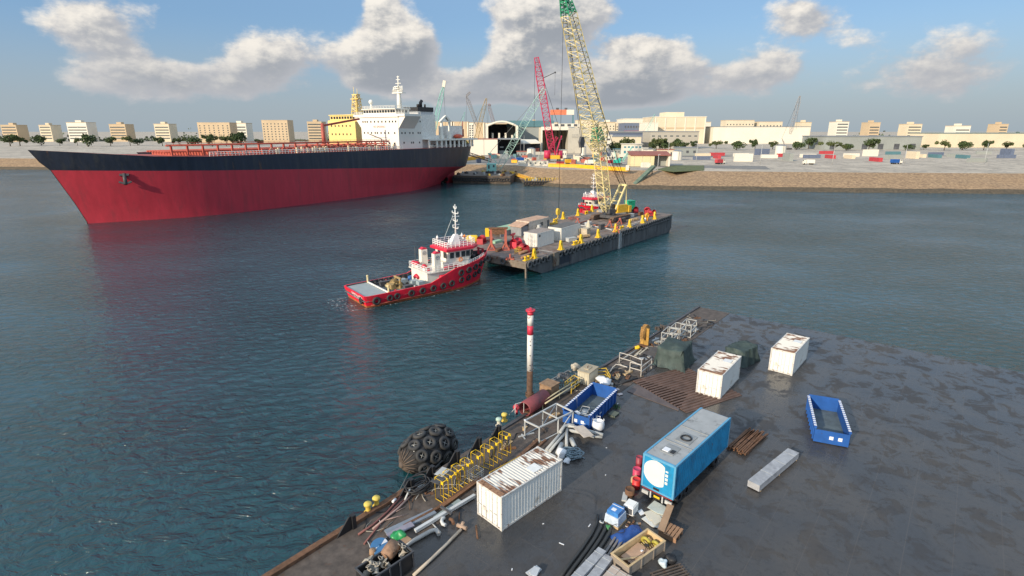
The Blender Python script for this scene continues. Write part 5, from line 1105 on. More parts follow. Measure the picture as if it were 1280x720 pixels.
# ------------------------------------------------------------------ near quay pontoon
QA = radians(50.3); Q0 = V((-10.7,30.8,2.0)); QM = Matrix.Translation(Q0) @ Matrix.Rotation(QA,4,'Z'); QI = QM.inverted()
def q(s, t, z=0): return QM @ V((s,-t,z))
def st(px, py, z=2.0): p = QI @ at(px,py,z); return p.x, -p.y
SE = st(880,385)[0]
def deck_mat():
    m, nt, b = _nt('wet_dark_deck'); N = nt.nodes; L = nt.links
    tc = N.new('ShaderNodeTexCoord')
    def noise(sc, det=6, ro=.6, dist=0):
        n = N.new('ShaderNodeTexNoise'); n.inputs['Scale'].default_value = sc; n.inputs['Detail'].default_value = det; n.inputs['Roughness'].default_value = ro; n.inputs['Distortion'].default_value = dist
        L.new(tc.outputs['Object'], n.inputs['Vector']); return n.outputs['Fac']
    def rm(v, a, b_, c=0, d=1):
        r = N.new('ShaderNodeMapRange'); r.inputs['From Min'].default_value = a; r.inputs['From Max'].default_value = b_; r.inputs['To Min'].default_value = c; r.inputs['To Max'].default_value = d; L.new(v, r.inputs['Value']); return r.outputs[0]
    def mix(f, a, c):
        x = N.new('ShaderNodeMix'); x.data_type = 'RGBA'; L.new(f, x.inputs[0])
        for i, k in ((6,a),(7,c)):
            if isinstance(k, tuple): x.inputs[i].default_value = k+(1,)
            else: L.new(k, x.inputs[i])
        return x.outputs[2]
    c = mix(rm(noise(.16,5,.6,.6),.38,.62),(.047,.048,.052),(.068,.061,.055))
    c = mix(rm(noise(2.2,8,.72),.52,.72),c,(.034,.031,.03))
    c = mix(rm(noise(.55,9,.75),.66,.74),c,(.13,.105,.085))
    c = mix(rm(noise(9,6,.8),.68,.74),c,(.2,.19,.18))
    br = N.new('ShaderNodeTexBrick'); br.inputs['Scale'].default_value = 1; br.inputs['Brick Width'].default_value = 6; br.inputs['Row Height'].default_value = 2.4; br.inputs['Mortar Size'].default_value = .018; br.inputs['Mortar Smooth'].default_value = .3; L.new(tc.outputs['Object'], br.inputs['Vector'])
    c = mix(rm(br.outputs['Fac'],0,1,0,.55), c, (.1,.085,.075))
    c = mix(rm(noise(.34,9,.7,1.2),.6,.68,0,.8), c, (.026,.026,.028))
    L.new(c, b.inputs['Base Color'])
    L.new(rm(noise(.5,9,.68,.6),.5,.57,.24,.72), b.inputs['Roughness'])
    bp_ = N.new('ShaderNodeBump'); bp_.inputs['Strength'].default_value = .35; bp_.inputs['Distance'].default_value = .04; L.new(noise(5,8,.7), bp_.inputs['Height']); L.new(bp_.outputs[0], b.inputs['Normal'])
    return m
b = MB(); b.bx(-45, SE, -85, 0, -3.4, 0); o = b.build('quay_deck', deck_mat(), None, Q0, QA); struct(o)
b = MB(); b.bx(-45, SE-.05, -4.6, -.02, .004, .03); o = b.build('quay_edge_plating', rustdark, None, Q0, QA); struct(o)
b = MB(); b.bx(-45, 5, -.45, .02, .034, .2); b.bx(-45,5,-.5,-.45,.034,.28); o = one('edge_kerb', 'low rust brown steel kerb along the near part of the quay edge', 'kerb', b, rusty, Q0, QA)
b = MB(); b.bx(14, SE-.1, -.3, .02, .034, .2); one('edge_kerb', 'dark steel kerb along the far part of the quay edge', 'kerb', b, dgrey, Q0, QA)
# plates lying on the deck
def plate(pts, z0, z1, name, label, mat, cat='plate'):
    ps = [at(x,y,2+z1) for x, y in pts]; c = sum(ps, V())/len(ps); c.z = 2
    b = MB(); b.prism([(p.x-c.x,p.y-c.y) for p in ps], z0, z1); return one(name, label, cat, b, mat, c)
plate([(784,489),(802.5,475.5),(860,492),(848,513)], .006, .06, 'steel_plate', 'large flat brown steel plate on the deck below the ribbed decking', M('plate_brown', (.11,.085,.08), .6, var=.25, scale=.8, rust=.15))
plate([(752,464),(775,461),(797,473),(768,484)], .006, .05, 'rubber_mat', 'dark rubber sheet lying between the cabin and the white pipe railing', M('mat_dark', (.04,.037,.036), .75, var=.3))
a, c = at(768,483,2.1), at(797,473,2.15); b = MB(); b.tube([(0,0,0),(c-a)*.5+V((0,.2,.02)),c-a],.13,6); one('hose','dark hose lying along the edge of the rubber sheet','hose',b,rope_d,a)
b = MB(); p0 = st(803,475); L_ = 7.5
for i in range(18): b.bx(0,L_,-.0-i*.42-.22,-i*.42,.035,.13)
b.bx(0,L_,-7.6,0,.034,.06); one('ribbed_decking', 'ribbed rust brown steel decking in front of the green tarp bundle', 'decking', b, M('ribbed_brown', (.12,.075,.06), .75, var=.3, rust=.25), q(p0[0]-1.0,p0[1]-.6), QA-radians(22))
b = MB()
for i in range(14): b.bx(i*.34,i*.34+.16,-2.6,0,.035,.1)
p0 = st(777,447); one('ribbed_decking', 'dark ribbed grating left of the green tarp bundle near the quay edge', 'decking', b, dgrey, q(p0[0]+1.5,p0[1]+1.2), QA)
# white container ---------------------------------------------------------------
CW = M('container_white', (.74,.74,.7), .5, var=.06, scale=.7, rust=.17, rscale=1.1, rcol=(.16,.075,.035), dirt=.1, dcol=(.42,.37,.3))
def rusty_roof():
    m, nt, b = _nt('rusty_container_roof'); N = nt.nodes; L = nt.links
    tc = N.new('ShaderNodeTexCoord'); sp = N.new('ShaderNodeSeparateXYZ'); L.new(tc.outputs['Object'], sp.inputs[0])
    mp = N.new('ShaderNodeMapping'); mp.inputs['Scale'].default_value = (3.6,.7,1); L.new(tc.outputs['Object'], mp.inputs[0])
    n = N.new('ShaderNodeTexNoise'); n.inputs['Scale'].default_value = 1.0; n.inputs['Detail'].default_value = 8; n.inputs['Roughness'].default_value = .65; L.new(mp.outputs[0], n.inputs['Vector'])
    n2 = N.new('ShaderNodeTexNoise'); n2.inputs['Scale'].default_value = .45; n2.inputs['Detail'].default_value = 2; L.new(tc.outputs['Object'], n2.inputs['Vector'])
    a = N.new('ShaderNodeMath'); a.operation = 'ADD'; L.new(n.outputs['Fac'], a.inputs[0]); L.new(n2.outputs['Fac'], a.inputs[1])
    r = N.new('ShaderNodeMapRange'); r.inputs['From Min'].default_value = .97; r.inputs['From Max'].default_value = 1.05; L.new(a.outputs[0], r.inputs['Value'])
    x = N.new('ShaderNodeMix'); x.data_type = 'RGBA'; L.new(r.outputs[0], x.inputs[0]); x.inputs[6].default_value = (.66,.63,.57,1); x.inputs[7].default_value = (.17,.085,.05,1)
    L.new(x.outputs[2], b.inputs['Base Color']); b.inputs['Roughness'].default_value = .75; return m
CL, CWd, CH = 6.06, 2.44, 2.6
ct = thing('shipping_container', 'white corrugated shipping container with a rust streaked roof on the dark quay deck', 'container', (-.67,29.85,2), radians(44.7))
b = MB(); corr(b,(.12,.03,.16),(1,0,0),CL-.24,CH-.3,(0,1,0),-.06,.29); corr(b,(.12,CWd-.03,.16),(1,0,0),CL-.24,CH-.3,(0,1,0),.06,.29); corr(b,(CL-.06,.12,.16),(0,1,0),CWd-.24,CH-.3,(1,0,0),.04,.3); b.build('corrugated_side', CW, ct)
b = MB(); row = []
k = 24
for i in range(k):
    for f, e in ((0,0),(.25,0),(.5,1),(.75,1)): row.append(V((.1+(CL-.2)*(i+f)/k, .1, CH-.05+e*.035)))
b.grid([row,[p+V((0,CWd-.2,0)) for p in row]]); rf = b.build('roof', rusty_roof(), ct)
b = MB(); b.bx(3.4,4.3,.35,1.15,CH+.004,CH+.02); b.build('roof_patch', M('patch_white', (.72,.72,.7), .5), rf)
frm = M('container_frame', (.6,.58,.54), .6, rust=.4, rscale=2.6, rcol=(.18,.09,.045))
b = MB()
for x in (0,CL-.13):
    for y in (0,CWd-.13): b.bx(x,x+.13,y,y+.13,.12,CH-.12)
for y in (0,CWd-.1): b.bx(.13,CL-.13,y,y+.1,CH-.12,CH-.02); b.bx(.13,CL-.13,y,y+.1,.02,.16)
for x in (0,CL-.12): b.bx(x,x+.12,.13,CWd-.13,CH-.14,CH-.01); b.bx(x,x+.12,.13,CWd-.13,.02,.16)
b.build('frame', frm, ct)
b = MB(); b.bx(.0,.42,.13,CWd-.13,CH-.009,CH+.012); b.build('roof_header', M('header_rust', (.3,.16,.09), .85, var=.4, rust=.5, scale=5), ct)
for x in (0,CL-.18):
    for y in (0,CWd-.17):
        for z in (0,CH-.12): b = MB(); b.bx(x-.004,x+.182,y-.004,y+.174,z,z+.12); b.build('corner_casting', frm, ct)
for i in (0,1):
    y0 = .15+i*1.08; b = MB(); b.bx(.03,.09,y0,y0+1.06,.18,CH-.16)
    dr = b.build('door', CW, ct)
    for yy in (y0+.3,y0+.76):
        b = MB(); b.tube([(0,yy,.1),(0,yy,CH-.14)],.022,5); b.bx(-.02,.03,yy-.05,yy+.05,.5,.56); b.bx(-.02,.03,yy-.05,yy+.05,CH-.6,CH-.54); b.bx(-.04,-.02,yy-.02,yy+.28,1.0,1.05); b.build('lock_rod', frm, dr)
# wire basket behind it, long yellow rail, brown beam
b = MB(); b.rail([(0,0,0),(1.0,0,0),(1.0,.8,0),(0,.8,0),(0,0,0)],.8,.25,.02,4); one('wire_basket','grey wire mesh basket standing by the door corner of the white container','basket',b,greyp,at(593.5,606,2),QA)
a, c = at(612,592,2.5), at(650,571.5,2.5); b = MB(); b.rail([(0,0,-.5),(c-a)+V((0,0,-.5))],.6,2.2,.035,2); one('handrail','yellow tube rail standing behind the white container','rail',b,yellow_worn,a)
a, c = at(552,636,2.0), at(601,600,2.0); b = MB(); b.bar((0,0,.12),(c-a)+V((0,0,.12)),.28,.22); b.bar((0,0,.24),(c-a)+V((0,0,.24)),.4,.04); one('steel_beam','rusty brown beam lying along the feet of the yellow frames','beam',b,M('beam_rust',(.22,.105,.05),.85,var=.35,rust=.2),a)
a, c = at(648,575,2.0), at(672,553,2.0); b = MB(); b.bar((0,0,.15),(c-a)+V((0,0,.15)),.3,.3); b.bar((.5,0,.1),(c-a)+V((.7,.2,.1)),.18,.18); one('steel_beam','dark rusty beam lying behind the far end of the white container','beam',b,rusty,a)
# yellow frames
def yframe():
    b = MB(); w, d, h = .5, .42, 1.8
    for x in (-w/2,w/2):
        b.tube([(x,-d,0),(x,-d,h),(x,d,h),(x,d,0)],.026,5); b.tube([(x,-d,.06),(x,d,.06)],.026,4)
    for y in (-d,d): b.tube([(-w/2,y,h),(w/2,y,h)],.03,5)
    b.box((-w/2,-d+.1,h-.14),(.05,.22,.22)); b.box((w/2,-d+.1,h-.14),(.05,.22,.22)); return b
yf = None; wh = ['at the near end of the row, left of the bent pipes','second from the near end, under the dark plate','third from the near end of the row','fourth from the near end of the row','fifth from the near end of the row','sixth from the near end, behind the wire basket','seventh from the near end, behind the container roof','last at the far end, beside the yellow bollards']
for i, (px, py) in enumerate(((553,625),(563,617.5),(573,610),(584,602),(597,592),(609,583.5),(620,575),(631,566.5))):
    if yf is None: yf = o = thing('tube_trestle','x','trestle'); yframe().build('tube_frame', yellow, o)
    else: o = dup(yf,(0,0,0))
    o.location = at(px,py,2.03); o.rotation_euler = (0,0,QA+radians((0,6,-5,3,-2,8,-4,5)[i])); o['label'] = 'yellow tubular frame '+wh[i]; o['group'] = 'yellow tubular frames in a row on the quay'
ps = [at(538,602,3.6),at(556,588,3.6),at(568,592,3.6),at(548,606,3.6)]; c = sum(ps,V())/4; b = MB(); b.prism([(p.x-c.x,p.y-c.y) for p in ps],0,.06); one('steel_plate','dark plate laid on top of the nearest yellow frames','plate',b,dgrey,c)
b = MB(); b.bx(-.5,.5,-.35,.35,0,.03); one('board','pale board lying on the dark plate over the yellow frames','board',b,greyp,at(553,590,3.67),QA+.2)
# ------------------------------------------------------------------ floating fender
fc = at(536,562,.95); fr = 1.62; fl = 4.7
fe = thing('rubber_fender','huge black floating fender wrapped in old tyres beside the quay','fender',fc,(0,0,QA))
prof = [(.12,-fl/2-.55),(.5,-fl/2-.4),(1.0,-fl/2+.05),(1.34,-fl/2+.55),(1.55,-fl/2+1.2),(fr,-fl/2+1.9),(fr,fl/2-1.9),(1.55,fl/2-1.2),(1.34,fl/2-.55),(1.0,fl/2-.05),(.5,fl/2+.4),(.12,fl/2+.55)]
b = MB(); b.lathe((0,0,0),(1,0,0),prof,28); b.build('body', rubber, fe)
ft = MB(); ft.torus((0,0,0),(0,0,1),.38,.16,18,8); me = None
def fr_at(x):
    for (r0,x0),(r1,x1) in zip(prof[:-1],prof[1:]):
        if x0 <= x <= x1: return r0+(r1-r0)*(x-x0)/(x1-x0), (r1-r0)/(x1-x0)
    return .3, 0
tyre_old = M('old_tyre', (.042,.042,.043), .8, var=.35, scale=3, bump=.2)
rp = MB()
for i, x in enumerate((-1.75,-.65,.55,1.65)):
    for k in range(8):
        a = 2*pi*(k+.5*(i % 2))/8+.2; r, dr = fr_at(x); n_ = V((-dr, cos(a), sin(a))).normalized(); p = V((x, r*cos(a), r*sin(a)))+n_*.08
        if p.z < -1.2: continue
        if me is None: o = ft.build('tyre', tyre_old, fe); me = o.data
        else: o = bpy.data.objects.new('tyre', me); COL.objects.link(o); o.parent = fe
        o.location = p; o.rotation_euler = n_.to_track_quat('Z','Y').to_euler(); o.scale = (1.1,1.1,1.0) if i in (1,2) else (1,1,1)
        tv = n_.cross(V((1,0,0))).normalized(); uv = tv.cross(n_)
        rp = MB()
        for s1, s2 in ((1,1),(1,-1)):
            rp.tube([p+(tv*s1+uv*s2)*.2+n_*.04, p-(tv*s1+uv*s2)*.2+n_*.04],.03,4)
        rp.build('tyre_tie', M('tie_grey',(.3,.3,.28),.8), fe)
b = MB()
for k in range(16):
    a = 2*pi*k/16; pts = []
    for x in [-fl/2-.5,-fl/2-.2,-fl/2+.3,-fl/2+.9,-1,0,1,fl/2-.9,fl/2-.3,fl/2+.3]:
        r, _ = fr_at(x); pts.append((x,(r+.03)*cos(a),(r+.03)*sin(a)))
    b.tube(pts,.035,4)
for x in (-1.2,0,1.1): r,_ = fr_at(x); b.tube([(x,(r+.04)*cos(2*pi*j/24),(r+.04)*sin(2*pi*j/24)) for j in range(24)],.035,4,closed=True)
b.build('net_chain', M('chain_dark',(.05,.045,.042),.7,metal=.3), fe)
b = MB()
for k in range(16):
    a = 2*pi*(k+.5)/16; pts = []
    for x in (-fl/2-.6,-fl/2-.4,-fl/2-.1,-fl/2+.12): r,_ = fr_at(max(x,-fl/2-.54)); pts.append((x,(r+.07)*cos(a),(r+.07)*sin(a)))
    b.tube(pts,[.04,.055,.06,.03],5)
b.ball((-fl/2-.6,0,0),.25,10,6); b.build('end_rope', M('rusty_rope',(.12,.09,.07),.9,var=.4,scale=4), fe)
a = radians(125); r,_ = fr_at(-1.95); n_ = V((-.6,cos(a),sin(a))).normalized()
a2 = radians(112)
txt = text('lettering','52',.62,white_clean,fe,(-2.0,(1.5)*cos(a2+pi),1.5*sin(a2)),(0,0,0),.01)
nn = V((-.55,cos(radians(248)),sin(radians(70)))).normalized()
aa = radians(255); rr,_ = fr_at(-1.95); nn = V((-.45,cos(-radians(105)),sin(radians(75)))); nn = V((-.45,-.25,.9)).normalized()
txt.location = V((-1.95,-.25/.93*rr,.9/.93*rr))+nn*.05; yv = V((1,0,.45)); yv = (yv-nn*yv.dot(nn)).normalized(); xv = yv.cross(nn)
txt.rotation_euler = Matrix((xv,yv,nn)).transposed().to_euler()
b = MB(); b.tube([(0,0,0), at(500,612,1.0)-at(512,588,.9), at(487,622,1.9)-at(512,588,.9)],.03,4); one('mooring_line','thin pale line from the fender end down to the quay edge','rope',b,rope_m,at(512,588,.9))
# ------------------------------------------------------------------ red and white mooring pile
pb = at(662,498,2.0); pb.z = 0; Yp = pb.y; zz = lambda py: hgt(661,py,Yp).z
pl = thing('guide_pile','tall steel pile banded red and white, rusting at its foot, at the quay edge','pile',pb)
PW = M('pile_white',(.66,.64,.6),.55,var=.06,scale=.8,rust=.27,rscale=1.5); PR = M('pile_red',(.58,.035,.07),.5,var=.08)
b = MB(); r = .29
for z0, z1, m in ((zz(463),zz(418),0),(zz(418),zz(406.5),1),(zz(406.5),zz(393.5),0),(zz(393.5),zz(389),1)): b.cyl((0,0,z0),(0,0,z1),r,n=20,mat=m)
b.build('shaft', [PW,PR], pl)
b = MB(); b.cyl((0,0,-3),(0,0,zz(463)),r+.004,n=20); b.torus((0,0,zz(491)),(0,0,1),r+.07,.07,18,6); b.torus((0,0,zz(494)),(0,0,1),r+.07,.07,18,6); b.build('rusty_foot', M('pile_rust',(.11,.06,.036),.85,var=.5,scale=2.5,rust=.3,bump=.3), pl)
b = MB(); b.cyl((0,0,zz(389)),(0,0,zz(387)),r+.16,n=18); b.box((.0,0,zz(386.2)),(.18,.5,.16)); b.build('cap', PR, pl)
for z in (zz(430),zz(443),zz(455),zz(461)):
    b = MB(); b.lathe((-.02,-r-.02,z),(0,-1,0),[(.05,0),(.05,.05),(.01,.06)],6); b.build('bolt', rusty, pl)
# red drum pipe and block
a, c = at(655.5,511.5,2.75), at(684,493,2.75); d = (c-a); t = thing('dredge_pipe','short wide rust red pipe, open ended, lying at the foot of the banded pile','pipe',a,atan2(d.y,d.x)); Lp = d.length*.88
b = MB(); b.lathe((0,0,0),(1,0,0),[(.62,0),(.68,0),(.68,.06),(.7,.08),(.7,Lp),(.02,Lp)],24); b.lathe((0,0,0),(1,0,0),[(.62,0),(.62,Lp-.1),(.02,Lp-.1)],24); b.build('shell', M('pipe_maroon',(.24,.055,.06),.6,var=.15,scale=1.5,dirt=.15), t)
b = MB(); b.bx(.4,.6,-.6,.6,-.72,-.5); b.bx(Lp-.7,Lp-.5,-.6,.6,-.72,-.5); b.build('cradle', rusty, t)
p = at(683,497,2); b = MB(); b.bx(-.2,1.15,-.7,.7,0,1.35); b.bx(-.25,1.2,-.75,.75,1.353,1.43); b.bx(1.153,1.22,-.6,.6,.2,1.2); one('steel_box','rust brown steel box with a pale top at the end of the red pipe','box',b,M('box_tan',(.27,.17,.1),.8,var=.35,rust=.35,scale=2),p,QA)
b = MB(); b.ball((0,0,0),(.34,.3,.3),10,6); b.cyl((0,0,-.7),(0,0,-.2),.16); one('bollard','small red capped bollard left of the red pipe mouth','bollard',b,M('bollard_red',(.5,.06,.08),.5),at(645.5,509,2.75))
b = MB(); b.rail([(0,0,0),(.9,.2,0)],1.3,.9,.04,1); b.tube([(0,0,.9),(-.5,.3,.1)],.03,4); one('pipe_stand','bent white pipe stand below the red bollard','stand',b,greyp,at(644,521,2),.3)
# upright wedge guards along the edge
wg = None; lab = ['by the yellow bollards at the bottom left','beside the coiled dark hoses','just below the floating fender','between the fender and the yellow frames','right of the fender','between the fender and the pale bollard','below the tyre near the pile']
for i, (px, py) in enumerate(((444,668),(510,616),(535,598),(563,577),(587,558),(609,541.5),(694,479))):
    if wg is None:
        wg = o = thing('edge_guard','x','guard'); b = MB(); b.xprism([(-1.0,0),(.15,0),(.15,1.0),(-.02,1.0)],-.05,.05); b.build('wedge_plate',black,o)
        b = MB(); b.bx(.15,.42,-.18,.18,0,1.02); b.build('post',black,o)
    else: o = dup(wg,(0,0,0))
    s_, t_ = st(px,py); o.location = q(s_,.55,.03); o.rotation_euler = (0,0,QA); o['label'] = 'black steel wedge guard on the quay edge '+lab[i]; o['group'] = 'black wedge guards along the quay edge'
# bollards
bm_ = None
for (px, py), lb, m in (((460.5,640),'yellow mushroom bollard at the bottom left, left of two','y'),((471,632.5),'yellow mushroom bollard at the bottom left, right of two','y'),((623.5,532),'pale green topped bollard left of the yellow one near the red pipe','g'),((630.5,526),'yellow bollard right of the pale green topped one near the red pipe','y')):
    t = thing('mooring_bollard',lb,'bollard',at(px,py,2.03),0,'bollards along the quay edge')
    b = MB(); b.lathe((0,0,0),(0,0,1),[(.3,0),(.3,.06),(.17,.1),(.16,.5)],14); b.build('stem', yellow_worn if m == 'y' else M('stem_cream',(.5,.47,.38),.7,rust=.3), t)
    b = MB(); b.lathe((0,0,.5),(0,0,1),[(.16,0),(.27,.05),(.27,.2),(.2,.27),(.02,.3)],14); b.build('cap', M('cap_yellow',(.66,.5,.1),.6,rust=.2) if m == 'y' else M('cap_mint',(.42,.55,.46),.6), t)
# ------------------------------------------------------------------ hose coil and loose pipes on the left
rnd = random.Random(21)
b = MB(); 
for k in range(9):
    R = rnd.uniform(.45,1.0); cx, cy = rnd.uniform(-.35,.35), rnd.uniform(-.3,.3); b.tube([(cx+R*cos(2*pi*j/20)*1.25, cy+R*.8*sin(2*pi*j/20), .08+.075*k+.05*sin(j*.9+k)) for j in range(20)],.055,5,closed=True)
b.tube([(.6,.4,.1),(2,.9,.1),(3.4,1.3,.08)],.055,5); one('hose_coil','heap of coiled dark hose near the fender','hose coil',b,rope_d,at(526,611,2.03),QA)
def pipe(label, pts, r, mat, z=.1, name='pipe', cat='pipe', n=8):
    qs = [at(x,y,2+z+(e if e else 0)) for x, y, e in [(p+(0,))[:3] for p in pts]]; o0 = qs[0].copy(); b = MB(); b.tube([p-o0 for p in qs], r, n); return one(name, label, cat, b, mat, o0)
hr = M('hose_red',(.2,.08,.07),.7); 
pipe('dull red hose running from the coil towards the yellow bollards',[(517,607),(500,622),(484,640),(466,656),(448,668)],.07,hr,.12,'hose','hose')
pipe('second dull red hose lying beside the kerb',[(512,618),(495,634),(475,655),(455,680)],.06,hr,.12,'hose','hose')
pipe('long dull pink pipe lying inside the kerb at the left',[(522,611),(498,635),(466,661)],.07,M('pipe_pink',(.36,.25,.22),.7),.15)
pipe('pale short pipe leaning at the edge guard beside the coil',[(506,625),(513,610,.5)],.07,greyp,.15)
b = MB(); b.tube([(0,0,.3),(.35,.1,.3)],.09,8); one('float','small white plastic float on the dull red hoses','float',b,plastic_w,at(491,632,2),QA)
for k in range(12):
    px, py = rnd.uniform(450,520), 0; py = 690-(px-450)*.95+rnd.uniform(-12,14); a = rnd.uniform(-.6,1.4); L_ = rnd.uniform(.5,1.5)
    b = MB(); b.tube([(0,0,.05),(cos(a)*L_*.5,sin(a)*L_*.5,.12),(cos(a)*L_,sin(a)*L_+.1,.06)],.025,4); one('scrap_rod','thin scrap rod strewn among hoses and pipes along the left of the quay','rod',b,[greyp,rusty,M('pipe_pink',(.36,.25,.22),.7)][k % 3],at(px,py,2.03),QA,'scrap rods strewn at the left of the quay')
b = MB(); b.tube([(0,0,.02),(-.35,-.3,.03),(-.5,-.8,.03),(0,-1.1,.03),(.8,-1.0,.03),(1.3,-.6,.03)],.03,5); one('rope','loose pale rope looped left of the stacked grey plates','rope',b,rope_m,at(464,652,2.03),.4)
def slab(pa, pb, w, z0, h, label, mat, name='steel_plate', cat='plate', rise=0):
    a, c = at(pa[0],pa[1],2+z0), at(pb[0],pb[1],2+z0); d = c-a; b = MB(); b.bar((0,0,h/2),d+V((0,0,h/2+rise)),w,h); return one(name,label,cat,b,mat,a)
ps_ = M('plate_blue_grey',(.2,.23,.27),.5,var=.15,scale=1.2,rust=.08)
slab((483,668),(543,640),.62,.04,.14,'blue grey stack of long flat plates lying left of the white square beam',ps_)
slab((485,671),(516,655.5),.5,.19,.08,'short mauve grey plate on top of the long blue grey plates',M('plate_mauve',(.27,.25,.3),.5))
slab((505,659),(552,634),.2,.03,.16,'dark rusty channel lying beside the blue grey plates',rusty,'steel_channel','channel')
slab((544,648),(575,625.5),.34,.05,.06,'grey green thin plate slanting below the yellow frames',M('plate_grey_green',(.3,.36,.35),.5,rust=.05))
slab((519,665.5),(593.5,621),.22,.12,.22,'long white square beam lying from the bent pipes to the container',M('beam_white',(.55,.56,.56),.5,var=.08,rust=.05),'square_beam','beam')
slab((551,634),(565,643.5),.16,.3,.12,'short dark timber laid across the white square beam',dgrey,'cross_timber','timber')
gp = M('galvanised_pipe',(.42,.4,.37),.5,var=.12,metal=.2,rust=.08)
pipe('grey bent pipe with an elbow at its far end',[(507,683),(515,677),(530,668.5),(538,664),(543,662.5),(546.5,664),(548.5,668)],.14,gp,.16)
pipe('pale hooked elbow pipe lying under the white square beam',[(557,656.5),(553.5,655),(552,651.5),(553,648),(556,647)],.12,M('elbow_white',(.6,.6,.58),.5),.16)
pipe('small rusty elbow pipe right of the hooked one',[(567,654.5),(565.5,650),(562,648.5)],.11,rusty,.2)
pipe('thin grey bar lying by the elbow pipes',[(541,655),(551,666)],.045,greyp,.08)
t = pipe('long thin cream pipe with a rusty flange lying at the bottom of the deck',[(517,719),(540,698),(562,676.5),(576,662)],.1,M('pipe_cream',(.5,.42,.33),.65,rust=.3),.13)
b = MB(); b.tube([(-.3,.15,.15),(.35,-.2,.15)],.13,8); b.tube([(0,0,.15),(.1,.25,.3)],.12,8); one('pipe_flange','rusty tee fitting at the upper end of the long cream pipe','fitting',b,M('tee_rust',(.4,.28,.2),.8,rust=.4,rscale=5),at(577,660.5,2))
pipe('short rusty bar standing loose on the deck left of the container corner',[(595,657),(597,673)],.06,rusty,.06)
pipe('thin dark rod on the deck by the container door',[(574.5,640),(573.5,651)],.035,rusty,.05)
t = thing('cable_reel','blue disc shaped reel with white wedges lying on the deck','reel',at(474,682,2.35),(radians(14),radians(-6),.3))
b = MB(); b.lathe((0,0,0),(0,0,1),[(.02,-.16),(.56,-.16),(.56,0),(.02,0)],26,0,False); b.lathe((0,0,0),(0,0,1),[(.02,.03),(.09,.03),(.09,-.02)],10); b.build('disc', M('reel_blue',(.04,.14,.3),.5,var=.12), t)
for a0 in (.2,pi+.35):
    b = MB(); b.add([(.12*cos(a0),.12*sin(a0),.004)]+[(.54*cos(a0+.55*i/5),.54*sin(a0+.55*i/5),.004) for i in range(6)],[(0,1,2,3,4,5,6)]); b.build('white_wedge', M('reel_white',(.6,.62,.66),.5), t)
b = MB(); b.cyl((0,0,-.36),(0,0,-.165),.3); b.build('hub', timber, t)
def bag(name, label, cat, loc, r, mat, seed, k=.16, grp=None):
    rn = random.Random(seed); b = MB(); b.ball((0,0,0), r, 18, 10)
    R = V(r) if not isinstance(r,(int,float)) else V((r,r,r)); out = []
    ph = [rn.uniform(0,6) for _ in range(6)]
    for p in b.v:
        f = 1+k*(sin(p.x*7/R.x*.6+ph[0])*sin(p.y*6/R.y*.6+ph[1])+.6*sin(p.z*9/R.z*.5+ph[2]+p.x*3/R.x)+.35*rn.uniform(-1,1)); q_ = p*f; q_.z = max(q_.z+R.z*.75, .01); out.append(q_)
    b.v = out; return one(name,label,cat,b,mat,loc,rn.uniform(0,3),grp)
bag('bag','crumpled bright green plastic bag beside the grey plates','bag',at(499,673,2.03),(.52,.36,.3),M('plastic_green',(.02,.26,.08),.4,var=.3,scale=4),4,.2)
# scrap bin
A_, B_, C_ = at(473,720,3.15), at(512.5,693.5,3.15), at(496.5,678,3.15); Lb = (B_-A_).length+.25; Wb = (C_-B_).length; aa = atan2((B_-A_).y,(B_-A_).x)
t = thing('scrap_bin','dark open steel bin heaped with rusty valves and pipe scrap','bin',(A_.x,A_.y,2.03),aa)
b = MB(); hB = 1.12; w = .05
for s_ in (0,1): y = s_*(Wb-w); b.bx(-.6,Lb,y,y+w,.1,hB)
b.bx(Lb-w,Lb,w,Wb-w,.1,hB); b.bx(-.6,-.55,w,Wb-w,.1,hB); b.bx(-.55,Lb-w,w,Wb-w,.1,.16); b.build('shell', black, t)
b = MB(); 
for y in (-.03,Wb-.07): b.bx(-.66,Lb+.04,y,y+.1,hB+.002,hB+.09)
for x in (-.66,Lb-.05): b.bx(x,x+.1,.08,Wb-.08,hB+.002,hB+.09)
for x in (.0,.7,1.4,Lb-.1): b.bx(x,x+.09,-.07,-.001,.1,hB)
b.build('rim', dgrey, t)
wt = M('stencil_white',(.45,.45,.45),.7)
b = MB()
for k in range(3): a = k*pi/3; b.box((.45,-.006,.62),(.4,.006,.05)); b.T = Matrix.Translation((.45,-.008,.62)) @ Matrix.Rotation(a,4,'Y') @ Matrix.Translation((-.45,.008,-.62))
b.build('stencil_mark', wt, t)
s0 = at(505,686,3.0)
b = MB(); b.lathe((0,0,0),V((.9,.25,.25)),[(.02,-.5),(.42,-.5),(.44,0),(.42,.5),(.02,.5)],18); b.box((-.05,-.44,.12),(.22,.03,.2)); one('drum','rusty brown drum lying in the scrap bin','drum',b,M('drum_rust',(.27,.16,.1),.8,var=.35,rust=.35,scale=4),at(488,688,3.05),aa)
vm = M('valve_pale',(.36,.33,.28),.7,var=.35,rust=.3,rscale=6)
for i, (px, py) in enumerate(((464,703),(476,704),(470,711),(482,707),(461,714),(500,686),(505,690))):
    b = MB(); rr = rnd.uniform(.11,.17); b.lathe((0,0,0),(rnd.uniform(-1,1),rnd.uniform(-1,1),.8),[(rr*1.5,-.28),(rr*1.5,-.22),(rr*.8,-.16),(rr,0),(rr*.8,.16),(rr*1.4,.22),(rr*1.4,.28)],10); b.tube([(0,0,0),(rnd.uniform(-.3,.3),rnd.uniform(-.3,.3),.4)],.05,6); b.torus((0,0,.38),(rnd.uniform(-1,1),.3,1),.14,.025,12,5)
    one('valve','pale flanged valve among the scrap in the dark bin','valve',b,vm,at(px,py,2.95),0,'valves in the scrap bin')
